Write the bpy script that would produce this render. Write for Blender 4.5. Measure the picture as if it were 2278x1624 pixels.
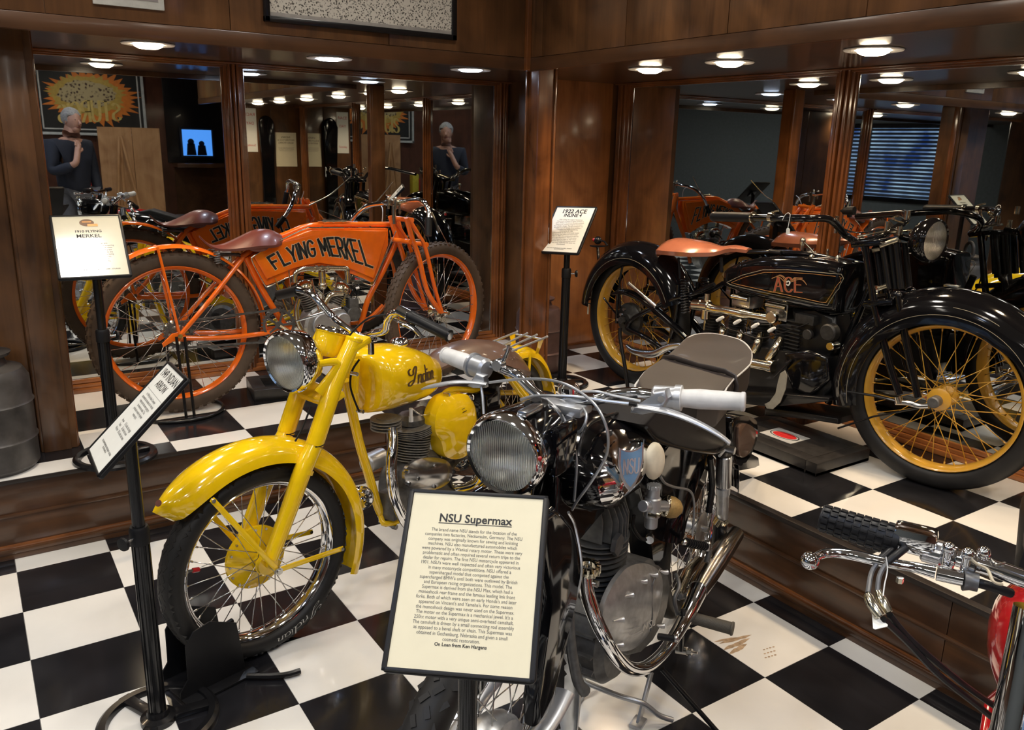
import bpy, bmesh, math, random
from mathutils import Vector as V, Matrix as M
from mathutils.bvhtree import BVHTree
random.seed(7)
PI=math.pi; rad=math.radians; SC=bpy.context.scene; COL=SC.collection
for o in list(bpy.data.objects): bpy.data.objects.remove(o)
# ---------------- camera (eye height 1.53 m, looking over the bikes into the display corner) ----------------
FPX,YAW,PIT,ROL=1831.34,.5901,.2626,.0248
CAM=V((-.3176,-2.5659,1.5259))
def _axes():
    cy,sy,cp,sp,cr,sr=math.cos(YAW),math.sin(YAW),math.cos(PIT),math.sin(PIT),math.cos(ROL),math.sin(ROL)
    f=V((sy*cp,cy*cp,-sp)); r=V((cy,-sy,0)); u=r.cross(f)
    return cr*r+sr*u, -sr*r+cr*u, f
AR,AU,AF=_axes()
cd=bpy.data.cameras.new('camera'); cam=bpy.data.objects.new('camera',cd); COL.objects.link(cam)
cd.sensor_width=36; cd.lens=36*FPX/2278; cd.clip_start=.05; cd.clip_end=60
cam.matrix_world=M(((AR.x,AU.x,-AF.x,CAM.x),(AR.y,AU.y,-AF.y,CAM.y),(AR.z,AU.z,-AF.z,CAM.z),(0,0,0,1)))
SC.camera=cam
SC.view_settings.view_transform='Standard'; SC.view_settings.look='None'; SC.view_settings.gamma=1
SC.view_settings.use_curve_mapping=False; SC.view_settings.exposure=0.12
w=bpy.data.worlds.new('world'); SC.world=w; w.use_nodes=True
w.node_tree.nodes['Background'].inputs[0].default_value=(.5,.6,.8,1); w.node_tree.nodes['Background'].inputs[1].default_value=.25
CEIL=2.75; ROOM_W=6.0; SOFFIT_W=9.0; SOFFIT_C=6.0
# ---------------- measuring helpers ----------------
def ray(u,v):
    return AR*((u-1139)/FPX)-AU*((v-812)/FPX)+AF
def onz(u,v,z):
    d=ray(u,v); return CAM+d*((z-CAM.z)/d.z)
def atd(u,v,dist): return CAM+ray(u,v).normalized()*dist
class Fr:
    def __init__(s,ox,oy,oz,deg):
        t=rad(deg); s.o=V((ox,oy,oz)); s.x=V((math.cos(t),math.sin(t),0)); s.y=V((-math.sin(t),math.cos(t),0)); s.deg=deg
    def L(s,p): p=p-s.o; return V((p.dot(s.x),p.dot(s.y),p.z))
    def Wd(s,p): p=V(p); return s.o+s.x*p.x+s.y*p.y+V((0,0,p.z))
    def p(s,u,v,y=0):
        d=ray(u,v); t=(y-(CAM-s.o).dot(s.y))/d.dot(s.y); return s.L(CAM+d*t)
    def pz(s,u,v,z):
        return s.L(onz(u,v,z+s.o.z))
    def px(s,u,v,x):
        d=ray(u,v); t=(x-(CAM-s.o).dot(s.x))/d.dot(s.x); return s.L(CAM+d*t)
class Sub:   # steered frame seen from body frame: picks in steered plane, result in body coordinates
    def __init__(s,body,st): s.b=body; s.s=st
    def p(s,u,v,y=0): return s.b.L(s.s.Wd(s.s.p(u,v,y)))
    def c(s,x,y,z): return s.b.L(s.s.Wd((x,y,z)))
    def d(s,x,y,z): return s.c(x,y,z)-s.c(0,0,0)
def crop(ox,oy,k): return lambda x,y:(ox+k*x,oy+k*y)
c1=crop(0,0,.52957);c3=crop(0,400,.36939);c4=crop(550,400,.30785);c5=crop(570,660,.33254);c6=crop(300,900,.36946)
c7=crop(1000,800,.36942);c8=crop(1200,1050,.3535);c9=crop(780,1060,.34736);c10=crop(1280,420,.33244);c11=crop(1700,440,.43103);c12=crop(1700,1100,.32273)
def P(fr,c,pts): return [fr.p(*c(a,b),y) for a,b,y in pts]
# ---------------- materials ----------------
MT={}
def mat(name,col,rough=.5,metal=0,coat=0,var=.12,scale=30,bump=0,emit=None,es=0,trans=0,ior=1.5,spec=.5):
    if name in MT: return MT[name]
    m=bpy.data.materials.new(name); m.use_nodes=True; nt=m.node_tree; b=nt.nodes['Principled BSDF']
    b.inputs['Roughness'].default_value=rough; b.inputs['Metallic'].default_value=metal
    b.inputs['Coat Weight'].default_value=coat; b.inputs['Coat Roughness'].default_value=.04
    b.inputs['IOR'].default_value=ior; b.inputs['Specular IOR Level'].default_value=spec
    if trans: b.inputs['Transmission Weight'].default_value=trans
    tc=nt.nodes.new('ShaderNodeTexCoord'); nz=nt.nodes.new('ShaderNodeTexNoise'); nz.inputs['Scale'].default_value=scale; nz.inputs['Detail'].default_value=4
    nt.links.new(tc.outputs['Object'],nz.inputs['Vector'])
    r=nt.nodes.new('ShaderNodeValToRGB'); c=V(col)
    r.color_ramp.elements[0].color=(*(c*(1-var)),1); r.color_ramp.elements[1].color=(*(V([min(1,q) for q in c*(1+var)])),1)
    r.color_ramp.elements[0].position=.3; r.color_ramp.elements[1].position=.7
    nt.links.new(nz.outputs['Fac'],r.inputs['Fac']); nt.links.new(r.outputs['Color'],b.inputs['Base Color'])
    if bump:
        bp=nt.nodes.new('ShaderNodeBump'); bp.inputs['Strength'].default_value=bump; bp.inputs['Distance'].default_value=.002
        nt.links.new(nz.outputs['Fac'],bp.inputs['Height']); nt.links.new(bp.outputs['Normal'],b.inputs['Normal'])
    if emit: b.inputs['Emission Color'].default_value=(*emit,1); b.inputs['Emission Strength'].default_value=es
    MT[name]=m; return m
def wood(name,dark,light,grain='Z',rough=.3,coat=.35,gs=1.0):
    m=bpy.data.materials.new(name); m.use_nodes=True; nt=m.node_tree; b=nt.nodes['Principled BSDF']; N=nt.nodes.new; L=nt.links.new
    tc=N('ShaderNodeTexCoord'); mp=N('ShaderNodeMapping'); s=[14*gs,14*gs,14*gs]; s['XYZ'.index(grain)]=1.6*gs; mp.inputs['Scale'].default_value=s
    L(tc.outputs['Object'],mp.inputs['Vector'])
    n1=N('ShaderNodeTexNoise'); n1.inputs['Scale'].default_value=1; n1.inputs['Detail'].default_value=6; n1.inputs['Distortion'].default_value=.6; L(mp.outputs[0],n1.inputs['Vector'])
    n2=N('ShaderNodeTexNoise'); n2.inputs['Scale'].default_value=3.5; n2.inputs['Detail'].default_value=3; n2.inputs['Distortion'].default_value=1.2; L(tc.outputs['Object'],n2.inputs['Vector'])
    n3=N('ShaderNodeTexNoise'); n3.inputs['Scale'].default_value=90; n3.inputs['Detail'].default_value=3
    mp3=N('ShaderNodeMapping'); s3=[1,1,1]; s3['XYZ'.index(grain)]=.06; mp3.inputs['Scale'].default_value=s3; L(tc.outputs['Object'],mp3.inputs['Vector']); L(mp3.outputs[0],n3.inputs['Vector'])
    a=N('ShaderNodeMath'); a.operation='MULTIPLY_ADD'; L(n1.outputs['Fac'],a.inputs[0]); a.inputs[1].default_value=.36
    a2=N('ShaderNodeMath'); a2.operation='MULTIPLY_ADD'; L(n2.outputs['Fac'],a2.inputs[0]); a2.inputs[1].default_value=.52; 
    a3=N('ShaderNodeMath'); a3.operation='MULTIPLY'; L(n3.outputs['Fac'],a3.inputs[0]); a3.inputs[1].default_value=.15
    L(a3.outputs[0],a2.inputs[2]); L(a2.outputs[0],a.inputs[2])
    r=N('ShaderNodeValToRGB'); r.color_ramp.elements[0].color=(*dark,1); r.color_ramp.elements[1].color=(*light,1); r.color_ramp.elements[0].position=.35; r.color_ramp.elements[1].position=.66
    L(a.outputs[0],r.inputs['Fac']); L(r.outputs['Color'],b.inputs['Base Color'])
    b.inputs['Roughness'].default_value=rough; b.inputs['Coat Weight'].default_value=coat; b.inputs['Coat Roughness'].default_value=.12
    bp=N('ShaderNodeBump'); bp.inputs['Strength'].default_value=.12; bp.inputs['Distance'].default_value=.001; L(n3.outputs['Fac'],bp.inputs['Height']); L(bp.outputs[0],b.inputs['Normal'])
    return m
woodp=wood('stained_panel',(.040,.018,.008),(.165,.074,.028)); woodh=wood('stained_panel_across',(.034,.015,.007),(.105,.046,.019),'X')
woodhy=wood('stained_panel_along',(.034,.015,.007),(.105,.046,.019),'Y')
woodt=wood('reddish_trim',(.062,.021,.007),(.25,.086,.024),'Z',.22,.6); woodtx=wood('reddish_trim_x',(.062,.021,.007),(.25,.086,.024),'X',.22,.6); woodty=wood('reddish_trim_y',(.062,.021,.007),(.25,.086,.024),'Y',.22,.6)
woodb=wood('lit_trim_x',(.15,.050,.014),(.44,.165,.050),'X',.22,.6); woodby=wood('lit_trim_y',(.15,.050,.014),(.44,.165,.050),'Y',.22,.6)  # reddish trim with the downlight's brightness put into its colour
woodl=wood('pale_plywood',(.35,.17,.07),(.62,.36,.17),'Z',.5,0,.8)
chrome=mat('chrome',(.80,.81,.83),.06,1,var=.04); chromed=mat('dull_chrome',(.55,.56,.58),.22,1,var=.1,scale=60); nickel=mat('nickel',(.72,.66,.52),.16,1,var=.12,scale=25)
alu=mat('cast_aluminium',(.50,.51,.52),.36,.85,var=.18,scale=45,bump=.25); alug=mat('grey_aluminium',(.50,.52,.55),.35,.75,var=.08)
castd=mat('dark_cast_metal',(.125,.125,.125),.42,.5,var=.25,scale=50,bump=.3); finm=mat('cylinder_iron',(.27,.26,.24),.5,.55,var=.2,scale=80)
steel=mat('spoke_steel',(.62,.61,.58),.22,1); rubber=mat('tyre_rubber',(.014,.0135,.0135),.5,0,var=.2,scale=20,spec=.35); rubberb=mat('brown_tyre_rubber',(.085,.058,.040),.65,0,var=.22,scale=14,spec=.3)
blackp=mat('black_gloss_paint',(.004,.004,.005),.09,0,.35,var=.1,spec=.35); blackm=mat('black_satin_metal',(.008,.008,.009),.25,0,.15,spec=.35); blackr=mat('black_grip_rubber',(.008,.008,.009),.42,spec=.28)
orange=mat('orange_paint',(.90,.165,.010),.16,0,.7,var=.05); yellow=mat('yellow_paint',(.93,.60,.006),.13,0,.8,var=.04); ygold=mat('golden_rim_paint',(.62,.33,.035),.25,0,.4,var=.06)
leath=mat('oxblood_leather',(.155,.042,.030),.36,0,.2,var=.25,scale=12,bump=.15); leatht=mat('tan_copper_leather',(.38,.130,.072),.24,.15,.6,var=.2,scale=9); leathb=mat('worn_brown_leather',(.13,.075,.055),.36,0,.25,var=.3,scale=9)
vinyl=mat('grey_brown_vinyl',(.034,.027,.025),.45,0,.04,var=.25,scale=7,bump=.08); white_r=mat('white_grip_rubber',(.66,.66,.65),.45); cream=mat('cream_rubber',(.72,.65,.50),.5); red=mat('red_paint',(.45,.012,.015),.12,0,.7)
brass=mat('brass_gauze',(.40,.26,.09),.55,.35,var=.15,scale=200,bump=.4); finb=mat('blackened_iron',(.045,.043,.04),.5,.5,var=.3,scale=60); paperc=mat('cream_paper',(.76,.70,.50),.55,var=.02); paperw=mat('white_paper',(.80,.80,.74),.5,var=.02); ink=mat('black_ink',(.012,.012,.012),.6); inkg=mat('grey_ink',(.10,.10,.10),.6)
creamink=mat('cream_outline',(.80,.62,.38),.4); goldleaf=mat('gold_leaf',(.62,.30,.10),.3,.3); redink=mat('red_ink',(.55,.02,.02),.5); blueink=mat('pale_blue_enamel',(.20,.36,.55),.3); darkink=mat('brown_script_ink',(.09,.045,.01),.4)
floorw=mat('white_marbled_tile',(.78,.765,.72),.16,0,.25,var=.06,scale=3.5); floorb=mat('black_marbled_tile',(.012,.012,.014),.15,0,.12,var=.35,scale=6,spec=.4)
caulk=mat('tile_joint',(.05,.045,.04),.8)
frost=mat('milky_lamp_ring',(.75,.73,.70),.3)
def glass_mat(name,tint=(.98,.98,.96),rough=.02,bump=0):
    m=bpy.data.materials.new(name); m.use_nodes=True; b=m.node_tree.nodes['Principled BSDF']
    b.inputs['Base Color'].default_value=(*tint,1); b.inputs['Transmission Weight'].default_value=1; b.inputs['Roughness'].default_value=rough; b.inputs['IOR'].default_value=1.45
    if bump:
        nt=m.node_tree; tc=nt.nodes.new('ShaderNodeTexCoord'); wv=nt.nodes.new('ShaderNodeTexWave'); wv.bands_direction='Y'; wv.inputs['Scale'].default_value=70; nt.links.new(tc.outputs['Object'],wv.inputs['Vector'])
        bp=nt.nodes.new('ShaderNodeBump'); bp.inputs['Strength'].default_value=bump; bp.inputs['Distance'].default_value=.003; nt.links.new(wv.outputs['Fac'],bp.inputs['Height']); nt.links.new(bp.outputs[0],b.inputs['Normal'])
    return m
glass=glass_mat('ribbed_lamp_glass',rough=.06,bump=.35); clearp=glass_mat('clear_plastic',(.97,.97,.97),.03)
mirror=bpy.data.materials.new('mirror_glass'); mirror.use_nodes=True
_b=mirror.node_tree.nodes['Principled BSDF']; _b.inputs['Metallic'].default_value=1; _b.inputs['Roughness'].default_value=.012; _b.inputs['Base Color'].default_value=(.57,.595,.60,1)
def emis(name,col,s):
    m=bpy.data.materials.new(name); m.use_nodes=True; b=m.node_tree.nodes['Principled BSDF']
    b.inputs['Base Color'].default_value=(*col,1); b.inputs['Emission Color'].default_value=(*col,1); b.inputs['Emission Strength'].default_value=s; return m
# ---------------- mesh helpers ----------------
def NB(): return bmesh.new()
def ob(name,bm,m,par=None,label=None,kind=None,sharp=38,smooth=True,rot=None,loc=None,norm=True):
    if norm: bmesh.ops.recalc_face_normals(bm,faces=bm.faces)
    me=bpy.data.meshes.new(name); bm.to_mesh(me); bm.free()
    if smooth: me.shade_smooth(); me.set_sharp_from_angle(angle=rad(sharp))
    me.materials.append(m); o=bpy.data.objects.new(name,me); COL.objects.link(o)
    if par is not None: o.parent=par
    if label: o['label']=label
    if kind: o['kind']=kind
    if loc is not None: o.location=loc
    if rot is not None: o.rotation_euler=rot
    return o
def inst(o,par,loc=None,rot=None,name=None):
    c=o.copy(); c.parent=par; COL.objects.link(c)
    if loc is not None: c.location=loc
    if rot is not None: c.rotation_euler=rot
    return c
def thing(name,label,cat,fr=None,loc=None,deg=0,group=None):
    o=bpy.data.objects.new(name,None); COL.objects.link(o); o.empty_display_size=.1
    if fr: o.location=fr.o; o.rotation_euler=(0,0,rad(fr.deg))
    else: o.location=loc; o.rotation_euler=(0,0,rad(deg))
    o['label']=label; o['category']=cat
    if group: o['group']=group
    return o
def tag(o,label,cat,group=None):
    o['label']=label; o['category']=cat
    if group: o['group']=group
    return o
def spl(pts,k=6,closed=False):
    pts=[V(p) for p in pts]; n=len(pts)
    if n<3 or k<=1: return pts
    out=[]; rng=range(n if closed else n-1)
    for i in rng:
        g=lambda j: pts[j%n] if closed else pts[max(0,min(n-1,j))]
        a,b,c,d=g(i-1),g(i),g(i+1),g(i+2)
        for s in range(k):
            t=s/k; out.append(.5*((2*b)+(c-a)*t+(2*a-5*b+4*c-d)*t*t+(3*b-a-3*c+d)*t*t*t))
    if not closed: out.append(pts[-1])
    return out
def frames(pts,closed=False,up=None):
    n=len(pts); T=[]
    for i in range(n):
        a=pts[(i-1)%n] if (closed or i>0) else pts[i]; b=pts[(i+1)%n] if (closed or i<n-1) else pts[i]
        T.append((b-a).normalized())
    ref=up or (V((0,0,1)) if abs(T[0].z)<.9 else V((1,0,0)))
    nn=(ref-T[0]*ref.dot(T[0])).normalized(); out=[]
    for i in range(n):
        nn=nn-T[i]*nn.dot(T[i]); nn=nn.normalized() if nn.length>1e-6 else T[i].orthogonal().normalized()
        out.append((T[i],nn.copy(),T[i].cross(nn)))
    return out
def skin(bm,rings,closed=False,cap=True):
    vs=[[bm.verts.new(p) for p in r] for r in rings]; n=len(vs); k=len(vs[0])
    for i in range(n if closed else n-1):
        a,b=vs[i],vs[(i+1)%n]
        for j in range(k):
            try: bm.faces.new((a[j],a[(j+1)%k],b[(j+1)%k],b[j]))
            except ValueError: pass
    if cap and not closed:
        bm.faces.new(vs[0]); bm.faces.new(vs[-1][::-1])
    return vs
def tube(bm,pts,r,n=10,k=5,closed=False,ell=1,up=None):
    if isinstance(r,(list,tuple)):
        q=spl([V((a,0,0)) for a in r],k,closed); rr=[a.x for a in q]
    pp=spl(pts,k,closed)
    if len(pts)<3 or k<=1: pp=[V(p) for p in pts]; rr=list(r) if isinstance(r,(list,tuple)) else None
    if not isinstance(r,(list,tuple)): rr=[r]*len(pp)
    fs=frames(pp,closed,up)
    skin(bm,[[p+(f[1]*math.cos(2*PI*j/n)*ell+f[2]*math.sin(2*PI*j/n))*q for j in range(n)] for p,f,q in zip(pp,fs,rr)],closed)
def lathe(bm,prof,o,ax,n=32,closed=False,a0=0,a1=2*PI):
    ax=V(ax).normalized(); o=V(o); u=ax.orthogonal().normalized(); v=ax.cross(u); full=abs(a1-a0-2*PI)<1e-6
    rings=[]
    cnt=n if full else n+1
    for i in range(cnt):
        t=a0+(a1-a0)*i/n; d=u*math.cos(t)+v*math.sin(t)
        rings.append([o+ax*h+d*max(r,1e-5) for r,h in prof])
    vs=[[bm.verts.new(p) for p in r] for r in rings]; k=len(prof)
    for i in range(cnt if full else n):
        a,b=vs[i],vs[(i+1)%cnt]
        for j in range(k if closed else k-1):
            bm.faces.new((a[j],a[(j+1)%k],b[(j+1)%k],b[j]))
    bmesh.ops.remove_doubles(bm,verts=[v for r in vs for v in r],dist=2e-5)
def box(bm,c,s,bev=0,rot=None,ax=None):
    mx=M.Translation(V(c))
    if ax: mx=mx@M(((ax[0].x,ax[1].x,ax[2].x,0),(ax[0].y,ax[1].y,ax[2].y,0),(ax[0].z,ax[1].z,ax[2].z,0),(0,0,0,1)))
    elif rot: mx=mx@rot.to_4x4()
    r=bmesh.ops.create_cube(bm,size=1,matrix=mx@M.Diagonal((s[0],s[1],s[2],1)))
    if bev:
        vs=set(r['verts']); es=[e for e in bm.edges if e.verts[0] in vs and e.verts[1] in vs]
        bmesh.ops.bevel(bm,geom=es,offset=bev,segments=2,affect='EDGES',profile=.6)
def bx(bm,x0,x1,y0,y1,z0,z1,bev=0): box(bm,((x0+x1)/2,(y0+y1)/2,(z0+z1)/2),(abs(x1-x0),abs(y1-y0),abs(z1-z0)),bev)
def ball(bm,c,r,n=16,sc=(1,1,1)):
    bmesh.ops.create_uvsphere(bm,u_segments=n,v_segments=max(6,n//2),radius=r,matrix=M.Translation(V(c))@M.Diagonal((*sc,1)))
def cyl(bm,a,b,r,n=16,r2=None,bev=.0):
    a,b=V(a),V(b); h=(b-a).length; q=r if r2 is None else r2; e=min(bev,h*.4)
    lathe(bm,[(0,0),(r-e,0),(r,e),(q,h-e),(q-e,h),(0,h)],a,b-a,n)
def plate(bm,pts,off,bev=0):
    pts=[V(p) for p in pts]; off=V(off)
    v1=[bm.verts.new(p) for p in pts]; v2=[bm.verts.new(p+off) for p in pts]; n=len(pts)
    f1=bm.faces.new(v1); f2=bm.faces.new(v2[::-1])
    for i in range(n): bm.faces.new((v1[i],v2[i],v2[(i+1)%n],v1[(i+1)%n]))
    if bev:
        es=[e for e in f1.edges]+[e for e in f2.edges]
        bmesh.ops.bevel(bm,geom=es,offset=bev,segments=3,affect='EDGES',profile=.5)
def lens(bm,top,bot,hw,N=26,n=28,e=2.4,ymid=0):
    """body whose side outline is given by two polylines (x,z); hw(t) half width along it"""
    sm=lambda l:[(q.x,q.z) for q in spl(sorted([V((p.x,0,p.z)) for p in l],key=lambda v:v.x),5)]
    top=sm(top); bot=sm(bot)
    x0=max(top[0][0],bot[0][0]); x1=min(top[-1][0],bot[-1][0])
    def it(pl,x):
        for (a,b),(c,d) in zip(pl,pl[1:]):
            if x<=c or (c,d)==pl[-1]: return b+(d-b)*max(0,min(1,(x-a)/max(c-a,1e-6)))
    R=[]
    for i in range(N+1):
        t=.5-.5*math.cos(PI*i/N); x=x0+(x1-x0)*t; zt,zb=it(top,x),it(bot,x); h=hw(t); c=(zt+zb)/2; q=abs(zt-zb)/2+1e-4
        ring=[]
        for j in range(n):
            a=2*PI*j/n; ca,sa=math.cos(a),math.sin(a)
            ring.append(V((x,ymid+h*math.copysign(abs(ca)**(2/e),ca),c+q*math.copysign(abs(sa)**(2/e),sa))))
        R.append(ring)
    skin(bm,R)
def dome(bm,pts,off,base=0.35,k=4,n=7,pw=2.2):
    """closed outline bulging towards off: smooth cover plate"""
    pp=spl(pts,k,True); off=V(off); c=sum((p for p in pp),V((0,0,0)))/len(pp); R=[pp,[p+off*base for p in pp]]
    for i in range(1,n): 
        f=1-i/n; R.append([c+(p-c)*f+off*(base+(1-base)*(1-f**pw)) for p in pp])
    vs=[[bm.verts.new(p) for p in r] for r in R]; m=len(pp)
    for a,b in zip(vs,vs[1:]):
        for j in range(m): bm.faces.new((a[j],a[(j+1)%m],b[(j+1)%m],b[j]))
    t=bm.verts.new(c+off)
    for j in range(m): bm.faces.new((vs[-1][j],vs[-1][(j+1)%m],t))
    bm.faces.new(vs[0][::-1])
def fender(bm,c,R,a0,a1,hw,d,fwd=V((1,0,0)),side=V((0,1,0)),n=36,th=.003,flare=None,m=8,taper=None):
    """mudguard: arched section swept about c; angle 0 = fwd, 90 = up"""
    up=V((0,0,1)); outs=[]
    for i in range(n+1):
        t=i/n; a=rad(a0+(a1-a0)*t); rr=R+(flare(t) if flare else 0); k=taper(t) if taper else 1
        dr=fwd*math.cos(a)+up*math.sin(a); ring=[]
        for s,off in ((1,0),(-1,th)):
            for j in range(m+1):
                b=PI*(j/m if s==1 else 1-j/m); yy=math.cos(b)*(hw-off)*k; q=(abs(math.sin(b))**.8)*(d-off)
                ring.append(c+dr*(rr-d+q)+side*yy)
        outs.append(ring)
    skin(bm,outs)
def fins(bm,a,b,rc,rf,n,cnt=24,th=.42):
    a,b=V(a),V(b); h=(b-a).length; p=[(0,0),(rc,0)]
    for i in range(n):
        z=h*(i+.3)/n; w=h/n*th; f=rf(i/(n-1)) if callable(rf) else rf
        p+=[(rc,z),(f,z+w*.15),(f,z+w*.85),(rc,z+w)]
    p+=[(rc,h),(0,h)]; lathe(bm,p,a,b-a,cnt)
def coil(bm,a,b,R,r,turns,n=6):
    a,b=V(a),V(b); ax=(b-a).normalized(); u=ax.orthogonal().normalized(); v=ax.cross(u); pts=[]
    N=turns*12
    for i in range(N+1):
        t=i/N; g=2*PI*turns*t; pts.append(a+(b-a)*t+(u*math.cos(g)+v*math.sin(g))*R)
    tube(bm,pts,r,n,1)
def chainrun(bm,a,b,w=.008,p=.013):
    a,b=V(a),V(b); d=b-a; L=d.length; d.normalize(); s=V((0,1,0)); u=s.cross(d).normalized()
    for i in range(int(L/p)):
        box(bm,a+d*(p*(i+.5)),(p*1.15,w*(1 if i%2 else .6),.008 if i%2 else .010),0,ax=(d,s,u))
# ribbons: flat stroke lettering
def ribbon(bm,strokes,wd,fn,k=6):
    """strokes in 2-D, fn maps 2-D -> 3-D"""
    for st in strokes:
        closed=False
        pp=spl([V((a,b,0)) for a,b in st],k) if len(st)>2 else [V((a,b,0)) for a,b in st]
        L=[];R=[]
        for i,p in enumerate(pp):
            t=(pp[min(i+1,len(pp)-1)]-pp[max(i-1,0)]); t=t.normalized() if t.length>1e-9 else V((1,0,0)); nn=V((-t.y,t.x,0))*wd/2
            e=V((0,0,0))
            if i==0: e=-t*wd*.4
            if i==len(pp)-1: e=t*wd*.4
            L.append(bm.verts.new(fn(p.x+nn.x+e.x,p.y+nn.y+e.y))); R.append(bm.verts.new(fn(p.x-nn.x+e.x,p.y-nn.y+e.y)))
        for i in range(len(pp)-1): bm.faces.new((L[i],R[i],R[i+1],L[i+1]))
GL={'F':[[(0,0),(0,1)],[(0,1),(.9,1)],[(0,.52),(.7,.52)]],'L':[[(0,1),(0,0)],[(0,0),(.85,0)]],'Y':[[(0,1),(.45,.45)],[(.9,1),(.45,.45)],[(.45,.45),(.45,0)]],
'I':[[(.3,0),(.3,1)]],'N':[[(0,0),(0,1)],[(0,1),(.85,0)],[(.85,0),(.85,1)]],'G':[[(.85,.85),(.6,1),(.25,.97),(.02,.7),(.02,.3),(.25,.03),(.6,0),(.85,.15),(.87,.45)],[(.5,.45),(.87,.45)]],
'M':[[(0,0),(0,1)],[(0,1),(.5,.3)],[(.5,.3),(1,1)],[(1,1),(1,0)]],'E':[[(0,0),(0,1)],[(0,1),(.8,1)],[(0,.52),(.65,.52)],[(0,0),(.8,0)]],
'R':[[(0,0),(0,1)],[(0,1),(.45,1),(.75,.9),(.78,.68),(.6,.5),(0,.48)],[(.35,.48),(.8,0)]],'K':[[(0,0),(0,1)],[(.8,1),(0,.45)],[(.2,.58),(.82,0)]],
'A':[[(0,0),(.45,1)],[(.45,1),(.9,0)],[(.18,.35),(.72,.35)]],'C':[[(.85,.82),(.6,1),(.25,.97),(.02,.7),(.02,.3),(.25,.03),(.6,0),(.85,.18)]],
'S':[[(.8,.85),(.5,1),(.15,.92),(.08,.7),(.4,.52),(.75,.38),(.78,.15),(.5,0),(.1,.08),(0,.2)]],'U':[[(0,1),(0,.3),(.15,.04),(.42,-.02),(.7,.04),(.85,.3),(.85,1)]],
'T':[[(0,1),(.9,1)],[(.45,1),(.45,0)]]}
def word(s,adv=1.25,sp=.8):
    out=[];x=0
    for ch in s:
        if ch==' ': x+=sp; continue
        wv=max(a for st in GL[ch] for a,b in st)
        for st in GL[ch]: out.append([(x+a-(.3 if ch=='I' else 0),b) for a,b in st])
        x+=(wv if ch!='I' else 0)+adv-.9
    mx=x-(adv-.9)
    return [[(a/mx,b) for a,b in st] for st in out]
def drape(bm,bvh,d,off):
    d=V(d).normalized()
    for v in bm.verts:
        h=bvh.ray_cast(v.co-d*.4,d)
        if h[0] is not None: v.co=h[0]-d*off
def bvh_of(o): 
    me=o.data; return BVHTree.FromPolygons([v.co.copy() for v in me.vertices],[tuple(p.vertices) for p in me.polygons])
def text(name,s,par,m,mx,width=None,height=None,size=.01,bold=0,space=1.0,label=None,shear=0,ext=.00015):
    cu=bpy.data.curves.new(name,'FONT'); cu.body=s; cu.size=size; cu.align_x='CENTER'; cu.space_line=space; cu.offset=bold; cu.shear=shear; cu.resolution_u=3
    t=bpy.data.objects.new(name,cu); COL.objects.link(t); bpy.context.view_layer.update()
    dg=bpy.context.evaluated_depsgraph_get(); me=bpy.data.meshes.new_from_object(t.evaluated_get(dg)); bpy.data.objects.remove(t)
    xs=[v.co.x for v in me.vertices]
    k=width/(max(xs)-min(xs)) if width else 1
    ys=[v.co.y for v in me.vertices]; ky=height/(max(ys)-min(ys)) if height else k
    me.transform(mx@M.Diagonal((k,ky,1,1))); me.materials.append(m)
    o=bpy.data.objects.new(name,me); COL.objects.link(o); o.parent=par
    if label: o['label']=label
    return o
# ================= ROOM =================
H=.317; ZS=1.875; T=.3048; YN=1.75; XE=2.99; YS=-5.3; XW=-4.0; YB=-3.35
def struct(name,bm,m,par=None): 
    o=ob(name,bm,m,par,smooth=False); 
    if par is None: o['kind']='structure'
    return o
b=NB(); bx(b,XW,XE+.3,YS,YN+.2,-.1,-.004)
chk=bpy.data.materials.new('chequered_base'); chk.use_nodes=True; nt=chk.node_tree; bs=nt.nodes['Principled BSDF']; tc=nt.nodes.new('ShaderNodeTexCoord'); mp=nt.nodes.new('ShaderNodeMapping'); mp.inputs['Scale'].default_value=(1,1,0); mp.inputs['Location'].default_value=(0,0,.1)
ck=nt.nodes.new('ShaderNodeTexChecker'); ck.inputs['Scale'].default_value=1/T; ck.inputs['Color1'].default_value=(.022,.021,.024,1); ck.inputs['Color2'].default_value=(.78,.765,.72,1)
nt.links.new(tc.outputs['Object'],mp.inputs[0]); nt.links.new(mp.outputs[0],ck.inputs[0]); nt.links.new(ck.outputs[0],bs.inputs['Base Color']); bs.inputs['Roughness'].default_value=.18
floor=struct('floor',b,chk)
_tm={}
def tiles(par,ox,oy,z,x0,x1,y0,y1,par_white,th=.004,gap=.0007):
    for i in range(math.floor((x0-ox)/T)-1,math.ceil((x1-ox)/T)+1):
        for j in range(math.floor((y0-oy)/T)-1,math.ceil((y1-oy)/T)+1):
            a,bb=max(x0,ox+i*T),min(x1,ox+(i+1)*T); c,d=max(y0,oy+j*T),min(y1,oy+(j+1)*T)
            if bb-a<.004 or d-c<.004: continue
            wh=(i+j)%2==par_white; key=(round(bb-a,4),round(d-c,4),wh)
            if key not in _tm:
                m_=NB(); box(m_,(0,0,0),(bb-a-2*gap,d-c-2*gap,th)); me=bpy.data.meshes.new('tile'); m_.to_mesh(me); m_.free(); me.materials.append(floorw if wh else floorb); _tm[key]=me
            o=bpy.data.objects.new('tile',_tm[key]); COL.objects.link(o); o.parent=par; o.location=((a+bb)/2,(c+d)/2,z-th/2)
tiles(floor,0,0,0,-9*T,1.932,-12*T,.738,1)
_st=mat('rubber_scuff_stain',(.42,.30,.19),.35,var=.3,scale=60)
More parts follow.
